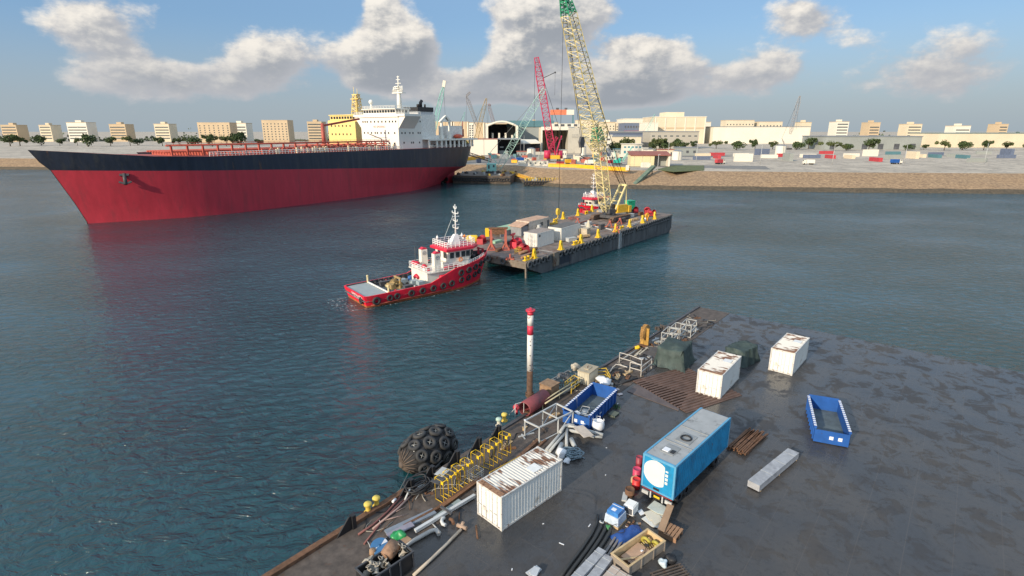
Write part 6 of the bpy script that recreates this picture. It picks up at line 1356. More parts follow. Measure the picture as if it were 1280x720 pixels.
pipe('pale swan neck pipe in the near corner of the scrap bin',[(464,712,0),(464,703,.2),(462,700,.3),(457,700,.3),(454,704,.1)],.1,vm,.9)
b = MB(); b.box((0,0,.0),(.6,.5,.28)); b.box((.02,.3,-.1),(.4,.3,.2)); one('carton','torn brown carton behind the scrap bin','carton',b,card,at(507,677,2.17),QA)
b = MB(); b.lathe((0,0,0),(0,0,1),[(.02,0),(.22,0),(.2,.3),(.02,.3)],12); one('tin','small brown tin beside the scrap bin under the reel','tin',b,card,at(466,692,2.03))
# ------------------------------------------------------------------ middle of the quay: skip, frames, cabin
Z3 = 2+1.35
a, b2, c2_ = at(736.7,521.5,Z3), at(771,488,Z3), at(705,510.5,Z3)
ang = atan2((b2-a).y,(b2-a).x); Ls = (b2-a).length; Ws = abs((Matrix.Rotation(-ang,3,'Z') @ (c2_-a)).y)
sk = thing('skip','long open blue skip with white marks along its rim and rubbish inside','skip',(a.x,a.y,2.03),ang)
h = 1.3; w = .07
b = MB(); b.bx(0,Ls,0,w,.05,h); b.bx(0,Ls,Ws-w,Ws,.05,h); b.bx(0,w,w,Ws-w,.05,h*.9); b.bx(Ls-w,Ls,w,Ws-w,.05,h+.25); b.build('shell', blue_p, sk)
b = MB(); b.bx(w,Ls-w,w,Ws-w,.1,.22); b.build('floor', M('skip_floor',(.1,.13,.14),.6,var=.3,rust=.2), sk)
b = MB(); b.bx(-.05,Ls+.05,-.07,.12,h+.002,h+.12); b.bx(-.05,Ls+.05,Ws-.12,Ws+.07,h+.002,h+.12)
for i in range(8): x = Ls*(i+.5)/8; b.bx(x-.06,x+.06,-.09,-.001,.1,h); b.bx(x-.06,x+.06,Ws+.001,Ws+.09,.1,h)
b.build('rim', blue_p, sk)
me = None
for y in (-.08,Ws-.13):
    for i in range(16):
        x = .3+(Ls-.5)*i/15
        if me is None: g = MB(); g.bx(-.1,.1,0,.21,0,.012); o = g.build('white_mark', plastic_w, sk); me = o.data
        else: o = bpy.data.objects.new('white_mark', me); COL.objects.link(o); o.parent = sk
        o.location = (x,y,h+.121)
for y, s1 in ((.5,.3),(1.15,.3)):
    g = MB(); g.bx(-.012,-.001,y,y+s1,.45,.75); g.build('notice', plastic_w, sk)
g = MB(); g.bx(1.2,1.5,-.1,-.09,.6,.9); g.bx(2.0,2.4,-.1,-.09,.7,.8); g.build('notice', plastic_w, sk)
def ins(u, v, z=.25): return sk_m @ V((u,v,z))
sk_m = Matrix.Translation((a.x,a.y,2.03)) @ Matrix.Rotation(ang,4,'Z')
b = MB(); b.rail([(0,0,0),(1.3,0,0),(1.3,.7,0),(0,.7,0),(0,0,0)],.5,.7,.03,1); b.bx(.1,1.2,.1,.6,.1,.3); one('pallet_cage','small grey cage lying in the blue skip','cage',b,greyp,ins(1.3,.9),ang+.2)
for i in range(9):
    b = MB(); b.box((0,0,.1+.05*i),(rnd.uniform(.3,.8),rnd.uniform(.2,.5),rnd.uniform(.06,.3)),0,rnd.uniform(0,3)); one('rubbish','piece of mixed rubbish at the near end of the blue skip','rubbish',b,[card,plastic_w,greyp][i % 3],ins(.3+rnd.uniform(0,1.0),.3+rnd.uniform(0,max(.3,Ws-.8))),0,'rubbish in the blue skip')
b = MB(); b.tube([(0,0,0),(-.1,.05,1.4)],.02,4); one('rod','thin pale rod leaning inside the blue skip','rod',b,greyp,ins(2.4,Ws-.25),0)
# white sheets behind skip
for i, (px, py, l) in enumerate(((752,477,'crumpled white sheet bundle at the far end of the blue skip'),(757,481,'second white wrapped bundle at the far corner of the blue skip'))): bag('sheet_bundle',l,'bundle',at(px,py,2.4),(.7,.45,.35),plastic_w,30+i,.2)
b = MB(); b.torus((0,0,0),(0,.3,1),.35,.04,16,5); one('white_hoop','white plastic hoop by the far corner of the blue skip','hoop',b,plastic_w,at(762,484,2.5))
for px, py, l in ((771,487,'white paper scrap on the deck at the far right corner of the skip'),(775,493,'pale pink board scrap beside the far right corner of the skip')): b = MB(); b.box((0,0,.03),(.5,.35,.05)); one('scrap_board',l,'scrap',b,M('scrap_pale',(.55,.48,.46),.7),at(px,py,2.03),.5)
b = MB()
for i in range(40): a_ = rnd.uniform(0,6.3); r_ = rnd.uniform(0,.45); b.bar((cos(a_)*r_,sin(a_)*r_,0),(cos(a_)*r_*1.2+rnd.uniform(-.1,.1),sin(a_)*r_*1.2,rnd.uniform(.1,.25)),.05)
one('net_heap','small heap of dark green netting right of the blue skip','net',b,M('net_green',(.04,.1,.05),.9),at(770,509,2.0))
b = MB(); b.bx(-.45,.45,-.35,.35,.08,.2); b.bx(-.45,-.3,-.35,.35,0,.08); b.bx(.3,.45,-.35,.35,0,.08); one('pad_block','flat green grey pad on the deck right of the blue skip','pad',b,M('pad_green',(.12,.14,.11),.8,rust=.1),at(767,519,2.0),QA)
# big bag
t = thing('bulk_bag','white bulk bag with loops standing at the near corner of the blue skip','bag',at(747.5,537,2.0),.5)
b = MB(); b.lathe((0,0,0),(0,0,1),[(.02,0),(.42,.02),(.52,.2),(.55,.5),(.5,.8),(.42,.9),(.36,.84),(.3,.7),(.02,.62)],16)
b.v = [p*(1+.05*sin(p.x*9)*sin(p.y*8+1)) for p in b.v]; b.build('sack', plastic_w, t)
b = MB(); b.lathe((0,0,.635),(0,0,1),[(.29,.0),(.02,.02)],12); b.build('contents', dgrey, t)
for a_ in (.6,2.2,3.8,5.4): b = MB(); b.tube([(cos(a_)*.42,sin(a_)*.42,.85),(cos(a_)*.5,sin(a_)*.5,1.05),(cos(a_+.5)*.48,sin(a_+.5)*.48,1.05),(cos(a_+.5)*.42,sin(a_+.5)*.42,.85)],.03,5); b.build('loop', plastic_w, t)
# pipes pile
ppm = M('pipe_pile_grey',(.4,.41,.4),.5,var=.14,rust=.1)
for lb, pts, r_, z_ in (('grey pipe, left of the long pair slanting down from the pipe pile',[(683,562.5),(708,533.5)],.13,.15),('grey pipe, right of the long pair slanting down from the pipe pile',[(687,564),(710.5,537)],.13,.15),('grey pipe standing out straight down from the pile top',[(708,557),(708.5,534)],.13,.25),('thick stubby white pipe at the lower left of the pile',[(697,566),(702,555)],.2,.22),('short fat white pipe lying below the beige panel',[(719,560),(714,549)],.2,.22),('grey pipe running right from the pile top',[(706,532),(716,533),(737,539),(754,543.5)],.14,.42),('second grey pipe running right, under the first',[(712,538),(728,541),(743,546)],.15,.2),('pale pipe at the right end of the pile',[(733,544),(753,546.5)],.13,.15),('bent grey pipe at the top of the pile',[(700,540),(705,533),(711,531),(718,532)],.14,.5)):
    pipe(lb,pts,r_,ppm,z_)
slab((722.5,533),(736,546),.95,.75,.05,'beige board lying on top of the grey pipe pile',M('board_beige',(.5,.43,.36),.8),'board','board')
b = MB()
for k in range(16):
    R = rnd.uniform(.25,.62); cx, cy = rnd.uniform(-.35,.35), rnd.uniform(-.25,.25); b.tube([(cx+R*cos(2*pi*j/16)*1.2, cy+R*sin(2*pi*j/16)*.8, .06+.03*k+.07*sin(j*1.3+k)) for j in range(16)],.045,4,closed=True)
one('rope_heap','heap of blue grey rope at the foot of the pipe pile','rope',b,rope_b,at(715,571,2.0))
pipe('loose end of blue grey rope trailing right from the heap',[(719,570),(726,571),(731,573)],.035,rope_b,.05,'rope','rope')
bag('sack','white sack left of the blue grey rope heap','sack',at(702,571,2.0),(.5,.42,.45),plastic_w,9,.16)
bag('sack','small white sack hanging below the first by the container corner','sack',at(709,578,2.0),(.3,.25,.2),plastic_w,12,.2)
# grey pipe frame
P1, P2, P3, P4 = at(656,526,3.5), at(674,534.5,3.5), at(716,514.5,3.5), at(695.5,504.5,3.5)
o0 = V((P1.x,P1.y,2)); t = thing('tube_trestle','large open box frame of pale grey square tube standing left of the blue skip','trestle',o0)
K = [p-o0 for p in (P1,P2,P3,P4)]; b = MB()
for p, r_ in zip(K, K[1:]+K[:1]): b.bar(p,r_,.11)
m1, m2 = K[0].lerp(K[3],.55), K[1].lerp(K[2],.55); b.bar(m1,m2,.09)
for p in K+[m1,m2]: b.bar(p,V((p.x,p.y,0)),.11)
b.bar(V((K[1].x,K[1].y,.1)),V((K[2].x,K[2].y,.1)),.08); b.bar(V((m2.x,m2.y,0)),K[2],.07); b.bar(V((m1.x,m1.y,0)),K[3],.07); b.bar(V((K[0].x,K[0].y,.1)),V((m1.x,m1.y,.1)),.08)
b.build('tube_frame', greyp, t)
b = MB(); b.box((0,0,0),(.16,.16,.05)); b.build('corner_cap', plastic_w, t, K[0]+V((0,0,.08)))
b = MB(); b.bar((0,0,.05),(1.2,.9,.05),.12); b.bar((.2,.5,.05),(.6,-.2,.05),.1); one('loose_bracket','pale bent bracket on the deck left of the grey box frame','bracket',b,greyp,at(648,547,2.0),-.2)
# ladder racks behind skip
for i, (px, py) in enumerate(((693,500),(701,492),(709,485))):
    b = MB()
    for y in (0,2.0): b.bar((0,y,.3),(3.0,y,.3),.14)
    for k in range(5): b.bar((k*.7+.1,0,.3),(k*.7+.1,2.0,.3),.1); b.bar((k*.7+.1,.5,.3),(k*.7+.1,.5,.75),.09); b.bar((k*.7+.1,1.5,.3),(k*.7+.1,1.5,.7),.09)
    b.bar((0,0,0),(0,0,.3),.12); b.bar((3,2,0),(3,2,.3),.12); b.bar((0,2,0),(0,2,.3),.12); b.bar((3,0,0),(3,0,.3),.12)
    one('steel_rack','dark grey steel rack lying behind the blue skip, '+('nearest the grey box frame','in the middle of three','nearest the beige cabin')[i],'rack',b,M('rack_grey',(.17,.18,.18),.6,var=.3,rust=.1),at(px,py,2.03),QA-radians(8)+i*.05,'steel racks behind the blue skip')
a, c = at(676,503,2.9), at(721,475,2.9); b = MB(); b.tube([(0,0,0),c-a],.07,6); b.tube([(.4,-.2,0),c-a+V((.4,-.2,0))],.07,6); [b.bar((c-a)*f,(c-a)*f+V((0,0,-.9)),.08) for f in (.05,.5,.95)]; one('handrail','long cream double pipe rail behind the steel racks','rail',b,M('rail_cream',(.5,.44,.28),.6,rust=.25),a)
def yrail(label, pts, h_, name='handrail'):
    qs = [at(x,y,2.03) for x, y in pts]; o0 = qs[0].copy(); b = MB(); b.rail([p-o0 for p in qs],h_,.7,.045,3,n=5); one(name,label,'rail',b,yellow_worn,o0)
yrail('yellow guard rail left of the beige cabin',[(706,489),(717,480),(724,484),(714,492)],1.0)
yrail('yellow stair rail right of the beige cabin',[(737,481),(746,473),(757,472),(762,481)],1.1)
# cabin
fbl, fb, fbr = at(724,474,2.0), at(735.7,483,2.0), at(749,472.5,2.0); an = atan2((fbr-fb).y,(fbr-fb).x); t = thing('machine_cabin','beige ribbed machine cabin with a flat top beside the yellow rails','cabin',fb,an); w1, w2 = (fbr-fb).length*.82, min(1.3,(fbl-fb).length); hc = 1.4
b = MB(); b.bx(0,w1,0,w2,.06,hc); corr(b,(0,-.02,.1),(1,0,0),w1,hc-.15,(0,1,0),.04,.3); corr(b,(-.02,0,.1),(0,1,0),w2,hc-.15,(1,0,0),.04,.3); b.build('wall', beige, t)
b = MB(); b.bx(-.08,w1+.05,-.08,w2+.05,hc+.003,hc+.09); b.bx(w1*.3,w1*.7,w2*.3,w2*.7,hc+.093,hc+.17); b.build('roof', M('cabin_roof',(.4,.34,.24),.7,rust=.35,rscale=3), t)
b = MB(); b.tube([(w1*.45,w2*.5,hc+.1),(w1*.45,w2*.5,hc+.32),(w1*.55,w2*.5,hc+.32)],.05,6); b.build('lifting_eye', rusty, t)
b = MB(); b.torus((0,0,.26),(.15,.1,1),.48,.24,20,10); one('old_tyre','single grey tyre lying flat on the quay edge near the beige cabin','tyre',b,M('tyre_grey',(.14,.13,.125),.85,var=.3,scale=3),at(705,473,2.03))
bag('rope_bundle','pale bundle of mooring rope on the quay edge behind the beige cabin','rope',at(719.5,463,2.03),(.55,.45,.5),M('rope_pale',(.45,.4,.32),.9,var=.4,scale=6),41,.2)
pipe('long pale mooring rope along the quay edge behind the cabin',[(724,458),(733,461),(745,464),(758,463),(772,459)],.07,rope_m,.08,'mooring_rope','rope')
# white pipe railing cage
cr_ = M('rail_offwhite',(.5,.47,.42),.6,rust=.15)
def cage(label, pts, h_, extra=None):
    qs = [at(x,y,2.03) for x, y in pts]; o0 = qs[0].copy(); b = MB(); b.rail([p-o0 for p in qs],h_,1.6,.05,2,n=5); 
    if extra: b.tube([at(x,y,2.03+z)-o0 for x,y,z in extra],.06,6)
    one('pipe_railing',label,'railing',b,cr_,o0)
cage('off white pipe railing cage around the gap at the quay edge',[(774,453.5),(788,457.5),(801,463),(801,470),(787,466)],1.25,[(762,465,.2),(766,459,.3),(770,455.5,.5),(774,456,.6),(784,459,.7)])
cage('short off white pipe railing right of the cage',[(801,471),(808,465.5),(814,460.5)],1.15)
# rusted yellow sheave post
p = at(805,432,2.03); t = thing('fairlead_sheave','rusty yellow fairlead wheel on a tall post at the quay edge','fairlead',p,QA)
b = MB(); b.cyl((0,0,0),(0,0,.18),.6,n=18); b.build('base', rusty, t)
b = MB(); b.bar((0,-.28,.15),(0,-.28,2.3),.55,.16); b.bar((0,.3,.15),(.12,.3,2.3),.5,.16); b.bar((.55,.3,.1),(.1,.3,1.9),.22,.16); b.build('post', M('sheave_yellow',(.42,.24,.05),.75,var=.35,scale=2,rust=.35), t)
b = MB(); b.lathe((0,-.2,1.75),(0,1,0),[(.1,0),(.85,0),(.88,.08),(.72,.14),(.72,.26),(.88,.32),(.85,.4),(.1,.4)],26)
for k in range(26): a_ = 2*pi*k/26; b.box((.93*cos(a_),0,1.75+.93*sin(a_)),(.07,.42,.07))
b.build('wheel', M('wheel_ochre',(.34,.19,.06),.8,var=.4,scale=3,rust=.3), t)
for px, py, lb in ((794,442,'pale timber, nearer of two planks lying by the quay edge'),(799,440,'pale timber, farther of two planks lying by the quay edge')): slab((px,py+3),(px+10,py-5),.3,.05,.1,lb,M('plank_pale',(.52,.46,.36),.8,var=.2),'plank','plank')
bag('life_vest','small yellow bundle on the quay edge left of the fairlead wheel','bundle',at(797,436,2.03),(.4,.3,.25),yellow,51,.2)
bag('paper_bundle','grey white crumpled sheet near the tarp bundle','sheet',at(804,449,2.03),(.5,.35,.08),greyp,52,.2)
pipe('pale pipe along the quay edge below the yellow bundle',[(778,449),(787,443),(796,437)],.07,cr_,.25)
# tarp covered stack
def tarpstack(label, loc, d, rz, mat, seed):
    rn = random.Random(seed); nx, ny = 22, 16; rows = []
    for i in range(nx+1):
        row = []
        for j in range(ny+1):
            u, v = i/nx*2-1, j/ny*2-1; m_ = max(abs(u),abs(v)); f = 1 if m_ < .74 else max(0,1-(m_-.74)/.2)
            x, y = u*d[0]/2*(1 if m_ < .74 else .84+.0*m_ + .1*(m_-.74)), v*d[1]/2*(1 if m_ < .74 else .84+.1*(m_-.74))
            z = d[2]*f*(1+.09*sin(u*4+seed)*cos(v*3))+.05*sin(i*1.9+j)*(.3+f)
            fold = .12*(1-f)*sin((u-v)*9+seed)
            row.append(V((x*(1+fold*.5)+rn.uniform(-.03,.03), y*(1+fold*.5)+rn.uniform(-.03,.03), max(.02,z))))
        rows.append(row)
    b = MB(); b.grid(rows,0,True); return one('tarp_stack',label,'stack',b,mat,loc,rz)
tp = st(829,452); tarpstack('stack of goods covered with a dark green tarp on the ribbed decking',q(tp[0]+.6,tp[1]+1.0,.03),(5.2,4.4,2.2),QA+.1,tarp_g,2)
# pipe racks
for i, (px, py) in enumerate(((826,431),(836,425),(850,420))):
    t_ = thing('pipe_rack','pale open pipe rack '+('left of the row beyond the tarp','in the middle of the row beyond the tarp','right of the row beyond the tarp')[i],'rack',at(px,py,2.03),QA+.1,'pale pipe racks beyond the tarp')
    for lv in (0,.85):
        b = MB()
        for x in (0,2.4):
            for y in (0,-1.3): b.bar((x,y,lv),(x,y,lv+.8),.08)
        for z in (.08,.78):
            for y in (0,-1.3): b.bar((0,y,lv+z),(2.4,y,lv+z),.08)
            for x in (0,2.4): b.bar((x,0,lv+z),(x,-1.3,lv+z),.08)
        b.build('rack_tier', M('rack_pale',(.42,.42,.4),.6,rust=.15), t_)
b = MB()
for k in range(10): b.box((rnd.uniform(-.9,.9),rnd.uniform(-.5,.5),.2+.1*rnd.random()),(rnd.uniform(.2,.8),.2,rnd.uniform(.1,.5)),0,rnd.uniform(0,3))
one('scrap_heap','low heap of dark scrap on the quay edge right of the fairlead wheel','scrap',b,rustdark,at(828,412,2.03),QA)
# ------------------------------------------------------------------ blue box trailer at the right
G = at(800.3,620,2.03); yaw = radians(46.5)
tr = thing('box_trailer','light blue box trailer with a big white disc painted on its end wall','trailer',G,yaw)
w = 2.5; zb = .95; zt = 3.55; Lt = 9.0
E_ = [(0,-w),(0,0)]
b = MB(); b.bx(.06,Lt,-w+.03,-.03,zb,zt-.05); corr(b,(.3,-.0,zb+.1),(1,0,0),Lt-.5,zt-zb-.3,(0,1,0),.05,.3); corr(b,(.3,-w,zb+.1),(1,0,0),Lt-.5,zt-zb-.3,(0,1,0),-.05,.3); b.bx(0,.055,-w+.1,-.1,zb+.1,zt-.12); b.build('box_body', blue_tr, tr)
b = MB()
for y in (-w,-.14):
    b.bx(-.03,.14,y,y+.14,zb,zt); b.bx(Lt-.1,Lt+.04,y,y+.14,zb,zt)
    b.bx(.14,Lt-.1,y,y+.14,zt-.13,zt+.03)
b.bx(-.03,.12,-w+.14,-.14,zt-.13,zt+.03); b.bx(-.03,.12,-w+.14,-.14,zb,zb+.12); b.build('frame', M('trailer_frame_blue',(.1,.32,.5),.5,var=.1), tr)
rg = M('trailer_roof_grey',(.34,.35,.35),.6,var=.12,dirt=.2); b = MB(); b.bx(.15,Lt-.12,-w+.15,-.15,zt-.04,zt+.004)
b.build('roof', rg, tr)
b = MB(); b.bx(2.6,2.66,-w+.15,-.15,zt+.006,zt+.05); b.bx(5.2,5.26,-w+.15,-.15,zt+.006,zt+.05); b.bx(1.0,2.2,-1.7,-.7,zt+.006,zt+.05); b.bx(3.0,4.4,-1.9,-.8,zt+.006,zt+.06); b.build('roof_panel', M('roof_panel_grey',(.26,.27,.27),.6), tr)
b = MB(); b.bx(1.15,1.65,-1.25,-.8,zt+.055,zt+.1); b.build('white_hatch', plastic_w, tr); b = MB(); b.bx(1.2,1.6,-1.65,-1.35,zt+.055,zt+.1); b.torus((3.7,-1.35,zt+.09),(0,0,1),.36,.07,18,6); b.build('fan_grille', black, tr)
dw = M('disc_white',(.66,.66,.62),.5,var=.04); cz = (zb+zt)/2+.12; cy = -1.08; Rr = .98
pts = [(cy+Rr*cos(2*pi*k/48), cz+Rr*sin(2*pi*k/48)) for k in range(48)]; pts = [(max(y,cy-.62),z) for y, z in pts]
b = MB(); b.add([(-.012,y,z) for y, z in pts]+[(.05,y,z) for y, z in pts],[tuple(range(48))]+[(i,(i+1)%48,48+(i+1)%48,48+i) for i in range(48)]); b.build('white_disc', dw, tr)
for k in range(4): g = MB(); g.box((-.006,cy-.78,cz+.5-.3*k),(.012,.2,.2 if k else .12)); g.build('painted_letter', dw, tr)
g = MB(); g.box((-.006,cy+.2,cz+1.08),(.012,.5,.12)); g.build('painted_letter', dw, tr)
g = MB(); g.bx(-.03,.0,-1.4,-.95,zb+.14,zb+.3); g.build('handle_box', black, tr)
ch = MB(); ch.bx(.1,Lt,-w+.5,-.5,.55,zb-.01); ch.bx(-.02,.1,-w+.05,-.05,zb-.12,zb-.01); ch.bx(.05,.2,-w+.1,-.1,.3,.42); ch.build('chassis', black, tr)
b = MB(); b.bx(-.035,-.022,-w+.1,-.1,zb-.09,zb-.05); b.build('reflector_strip', redmach, tr)
for y in (-w+.1,-.6): b = MB(); b.bx(-.04,.08,y,y+.5,.42,.66); b.build('light_cluster', M('light_cluster_pale',(.5,.5,.48),.4), tr)
for y in (-w+.75,-.83): b = MB(); b.bx(-.03,.09,y,y+.1,.3,zb-.13); b.build('bracket', greyp, tr)
b = MB(); b.bx(-.045,-.03,-1.5,-1.05,.5,.66); b.build('number_plate', M('plate_yellow',(.75,.5,.02),.5), tr)
wm = MB(); wm.lathe((0,0,0),(0,1,0),[(.2,-.13),(.46,-.14),(.5,-.08),(.5,.08),(.46,.14),(.2,.13)],20)
for x in (1.2,2.3,7.2):
    for y in (-w+.25,-.25): b = MB(); b.v = list(wm.v); b.f = list(wm.f); b.m = list(wm.m); b.s = list(wm.s); b.build('wheel', tyre_m, tr, (x,y,.5))
# drums left of the trailer
for px, py, r_, h_, m, lb in ((795.5,597,.3,.8,M('drum_pink',(.55,.05,.12),.5),'pink red drum standing left of the blue trailer'),(795,609.5,.3,.75,M('drum_red',(.62,.03,.03),.5),'bright red drum standing below the pink one'),(787,619,.34,.55,rusty,'rusty drum with a white rim left of the trailer bumper'),(798.5,582,.25,.8,M('drum_maroon',(.3,.04,.06),.5),'dark red drum behind the pink one by the trailer side')):
    b = MB(); b.lathe((0,0,0),(0,0,1),[(.02,0),(r_,0),(r_,h_*.33),(r_*1.04,h_*.35),(r_,h_*.37),(r_,h_),(r_*.92,h_),(r_*.9,h_-.03),(.02,h_-.03)],18); one('drum',lb,'drum',b,m,at(px,py,2.0))
b = MB(); b.box((0,0,.2),(.5,.35,.4)); b.box((0,.05,.45),(.4,.2,.08)); one('carton','small tan carton between the red drums and the trailer','carton',b,timber,at(793.5,603,2.0),.4)
for px, py, lb in ((781,622,'grey upright plank piece left of the rusty drum'),): slab((px-1,py+5),(px+1,py-5),.35,.02,.12,lb,greyp,'plank','plank')
# ------------------------------------------------------------------ goods at the bottom right
b = MB(); b.bx(-.42,.42,-.36,.36,.08,.66); b.bx(-.36,.36,-.3,.3,.663,.72); g = one('appliance','white box shaped appliance with an open dark front','appliance',b,white_clean,at(788,640,2.2),QA+radians(2)); b = MB(); b.bx(-.435,-.421,-.3,.3,.14,.58); b.build('dark_front', bdark, g)
p = at(769,652,2.0); t = thing('wrapped_pallet','blue and white boxes shrink wrapped on a pallet beside the hoses','pallet',p,QA)
b = MB(); b.bx(-.6,.6,-.55,.55,.0,.14); b.build('pallet', timber, t); b = MB(); b.box((0,0,.45),(1.15,1.05,.6),0,0,(.92,.92)); b.build('wrapped_boxes', M('wrap_white_blue',(.5,.58,.68),.3,var=.2,scale=2), t); b = MB(); b.box((0,0,.9),(.95,.85,.28),0,0,(.95,.95)); b.build('blue_box', M('carton_blue',(.05,.2,.5),.35,var=.25,scale=3), t); b = MB(); b.bx(-.3,-.02,-.1,.2,1.042,1.06); b.bx(.25,.3,-.42,.42,1.042,1.055); b.build('label_sheet', plastic_w, t)
ps = [(p_.x,p_.y) for p_ in (at(762,666,2.3),at(797,651,2.3),at(806,662,2.3),at(773,681,2.3))]; c = V((sum(x for x,_ in ps)/4,sum(y for _,y in ps)/4,2)); 
b = MB(); rows = []
for i in range(15):
    r_ = []
    for j in range(11):
        u, v = i/14, j/10; p_ = V(ps[0]).lerp(V(ps[1]),u).lerp(V(ps[3]).lerp(V(ps[2]),u),v); e = min(u,1-u,v,1-v)
        r_.append(V((p_.x-c.x,p_.y-c.y,.03+.32*min(1,e*5)+.05*sin(i*1.3+j*.7)*min(1,e*6))))
    rows.append(r_)
b.grid(rows,0,True); one('tarp_bundle','flat bundle under a bright blue tarp above the wooden crate','bundle',b,tarp_b,c)
b = MB(); b.tube([(.28*cos(2*pi*j/20)*1.2,.45*sin(2*pi*j/20),.4+.03*sin(j)) for j in range(20)],.02,4,closed=True); one('cable_loop','thin dark cable loop on the blue tarp','cable',b,rope_d,at(773,667,2.0),.5)
# wooden crate
Zr = 2.75; A1, B1, C1 = at(786,709,Zr), at(832,676,Zr), at(763.5,691.5,Zr); an = atan2((B1-A1).y,(B1-A1).x); Lc = (B1-A1).length; Wc = abs((Matrix.Rotation(-an,3,'Z')@(C1-A1)).y)
t = thing('wooden_crate','open wooden crate with loose panels and tools inside','crate',(A1.x,A1.y,2.0),an); h = .72; w = .07
outer = M('crate_outer_grey',(.26,.22,.18),.85,var=.25,scale=2,stretch=(1,1,6)); inner = M('crate_inner',(.55,.4,.22),.8,var=.2,scale=2)
b = MB(); b.bx(0,Lc,0,w,.06,h); b.bx(0,Lc,Wc-w,Wc,.06,h); b.bx(0,w,w,Wc-w,.06,h); b.bx(Lc-w,Lc,w,Wc-w,.06,h); b.build('side', outer, t)
b = MB(); b.bx(w,Lc-w,w+.001,w+.03,.1,h+.01); b.bx(w,Lc-w,Wc-w-.03,Wc-w-.001,.1,h+.01); b.bx(w+.001,w+.03,w+.03,Wc-w-.03,.1,h+.01); b.bx(Lc-w-.03,Lc-w-.001,w+.03,Wc-w-.03,.1,h+.01); b.bx(-.02,Lc+.02,-.02,w+.03,h+.012,h+.04); b.bx(-.02,Lc+.02,Wc-w-.03,Wc+.02,h+.012,h+.04); b.bx(-.02,w+.03,w+.03,Wc-w-.03,h+.012,h+.04); b.bx(Lc-w-.03,Lc+.02,w+.03,Wc-w-.03,h+.012,h+.04); b.build('lining', inner, t)
b = MB(); b.bx(w+.03,Lc-w-.03,w+.03,Wc-w-.03,.06,.12); b.build('floor', card, t)
b = MB()
for x in (.0,Lc*.33,Lc*.66,Lc-.1): b.bx(x,x+.1,-.035,-.001,.0,h)
b.build('batten', outer, t)
cm_ = Matrix.Translation((A1.x,A1.y,2.0)) @ Matrix.Rotation(an,4,'Z')
def cin(u, v, z): return cm_ @ V((u*Lc,v*Wc,z))
b = MB(); b.box((0,0,.0),(Lc*.5,Wc*.66,.03)); one('plywood','brown plywood sheet lying in the wooden crate','board',b,M('ply_brown',(.46,.3,.2),.75,var=.15),cin(.44,.52,.36),an+.06)
b = MB(); b.box((0,0,0),(Lc*.5,.16,.02)); one('plywood','thin torn plywood strip in the near end of the wooden crate','board',b,timber,cin(.3,.4,.42),an-.5)
for k in range(5): b = MB(); b.bar((0,0,0),(0,Wc*.42,.06),.035); one('spindle','cream rod, one of several side by side in the far end of the wooden crate','rod',b,M('rod_cream',(.6,.48,.24),.7),cin(.68+.05*k,.36,.3),an-.2,'cream rods in the wooden crate')
b = MB(); b.torus((0,0,0),(1,.2,.2),.24,.1,16,8); one('yellow_coil','left of two yellow green coils in the far end of the crate','coil',b,M('coil_yellow',(.42,.36,.06),.7,var=.3),cin(.82,.72,.38),an); b = MB(); b.torus((0,0,0),(1,.1,.4),.22,.1,16,8); one('yellow_coil','right of two yellow green coils in the far end of the crate','coil',b,M('coil_yellow',(.42,.36,.06),.7,var=.3),cin(.9,.3,.38),an)
b = MB(); b.bar((0,0,0),(.75,.12,.1),.035); b.box((.78,.12,.12),(.12,.28,.12)); one('mallet','black headed mallet lying in the wooden crate','mallet',b,black,cin(.5,.2,.42),an+.3)
b = MB(); b.box((0,0,.02),(.14,.12,.05)); one('tape_roll','small white block beside the mallet in the wooden crate','block',b,plastic_w,cin(.56,.42,.4),an)
b = MB(); b.bar((0,0,0),(Lc*.42,.1,0),.02); one('rod','thin dark rod lying along the wooden crate','rod',b,dgrey,cin(.14,.32,.45),an-.1)
# hoses
for i, (dx, lb) in enumerate(((0,'leftmost of the four thick black hoses'),(5.5,'second from the left of the four thick black hoses'),(10.5,'third from the left of the four thick black hoses'),(16,'rightmost of the four thick black hoses'))):
    up = (747+dx*1.0, 645+dx*.95) if i else (747.5,644)
    pipe(lb+' lying in the deck',[up,(745.5+dx*1.0,655+dx*.75),(739+dx,668+dx*.6),(727+dx*1.05,686+dx*.5),(711+dx*1.15,707+dx*.45),(694+dx*1.2,730+dx*.4)],.115 if i else .1,M('hose_black',(.035,.036,.036),.55,var=.2,scale=4),.12,'hose','hose',10)
b = MB(); b.torus((0,0,.1),(.3,.2,1),.12,.05,14,6); one('hose_coupling','small grey ring coupling at the head of the hoses','coupling',b,greyp,at(752,654,2.1)); bag('green_cap','small crumpled green bag at the head of the hoses','bag',at(760,661,2.0),(.22,.18,.15),M('plastic_green2',(.04,.2,.06),.5),61,.2)
for i in range(4): slab((753.5+i*4.2,697+i*2),(769+i*4.0,673+i*2.6),.13,.1,.12,'grey steel bar, '+('leftmost','second','third','rightmost')[i]+' of the four lying beside the wooden crate',M('bar_grey',(.2,.18,.17),.6,var=.2,rust=.15),'steel_bar','bar')
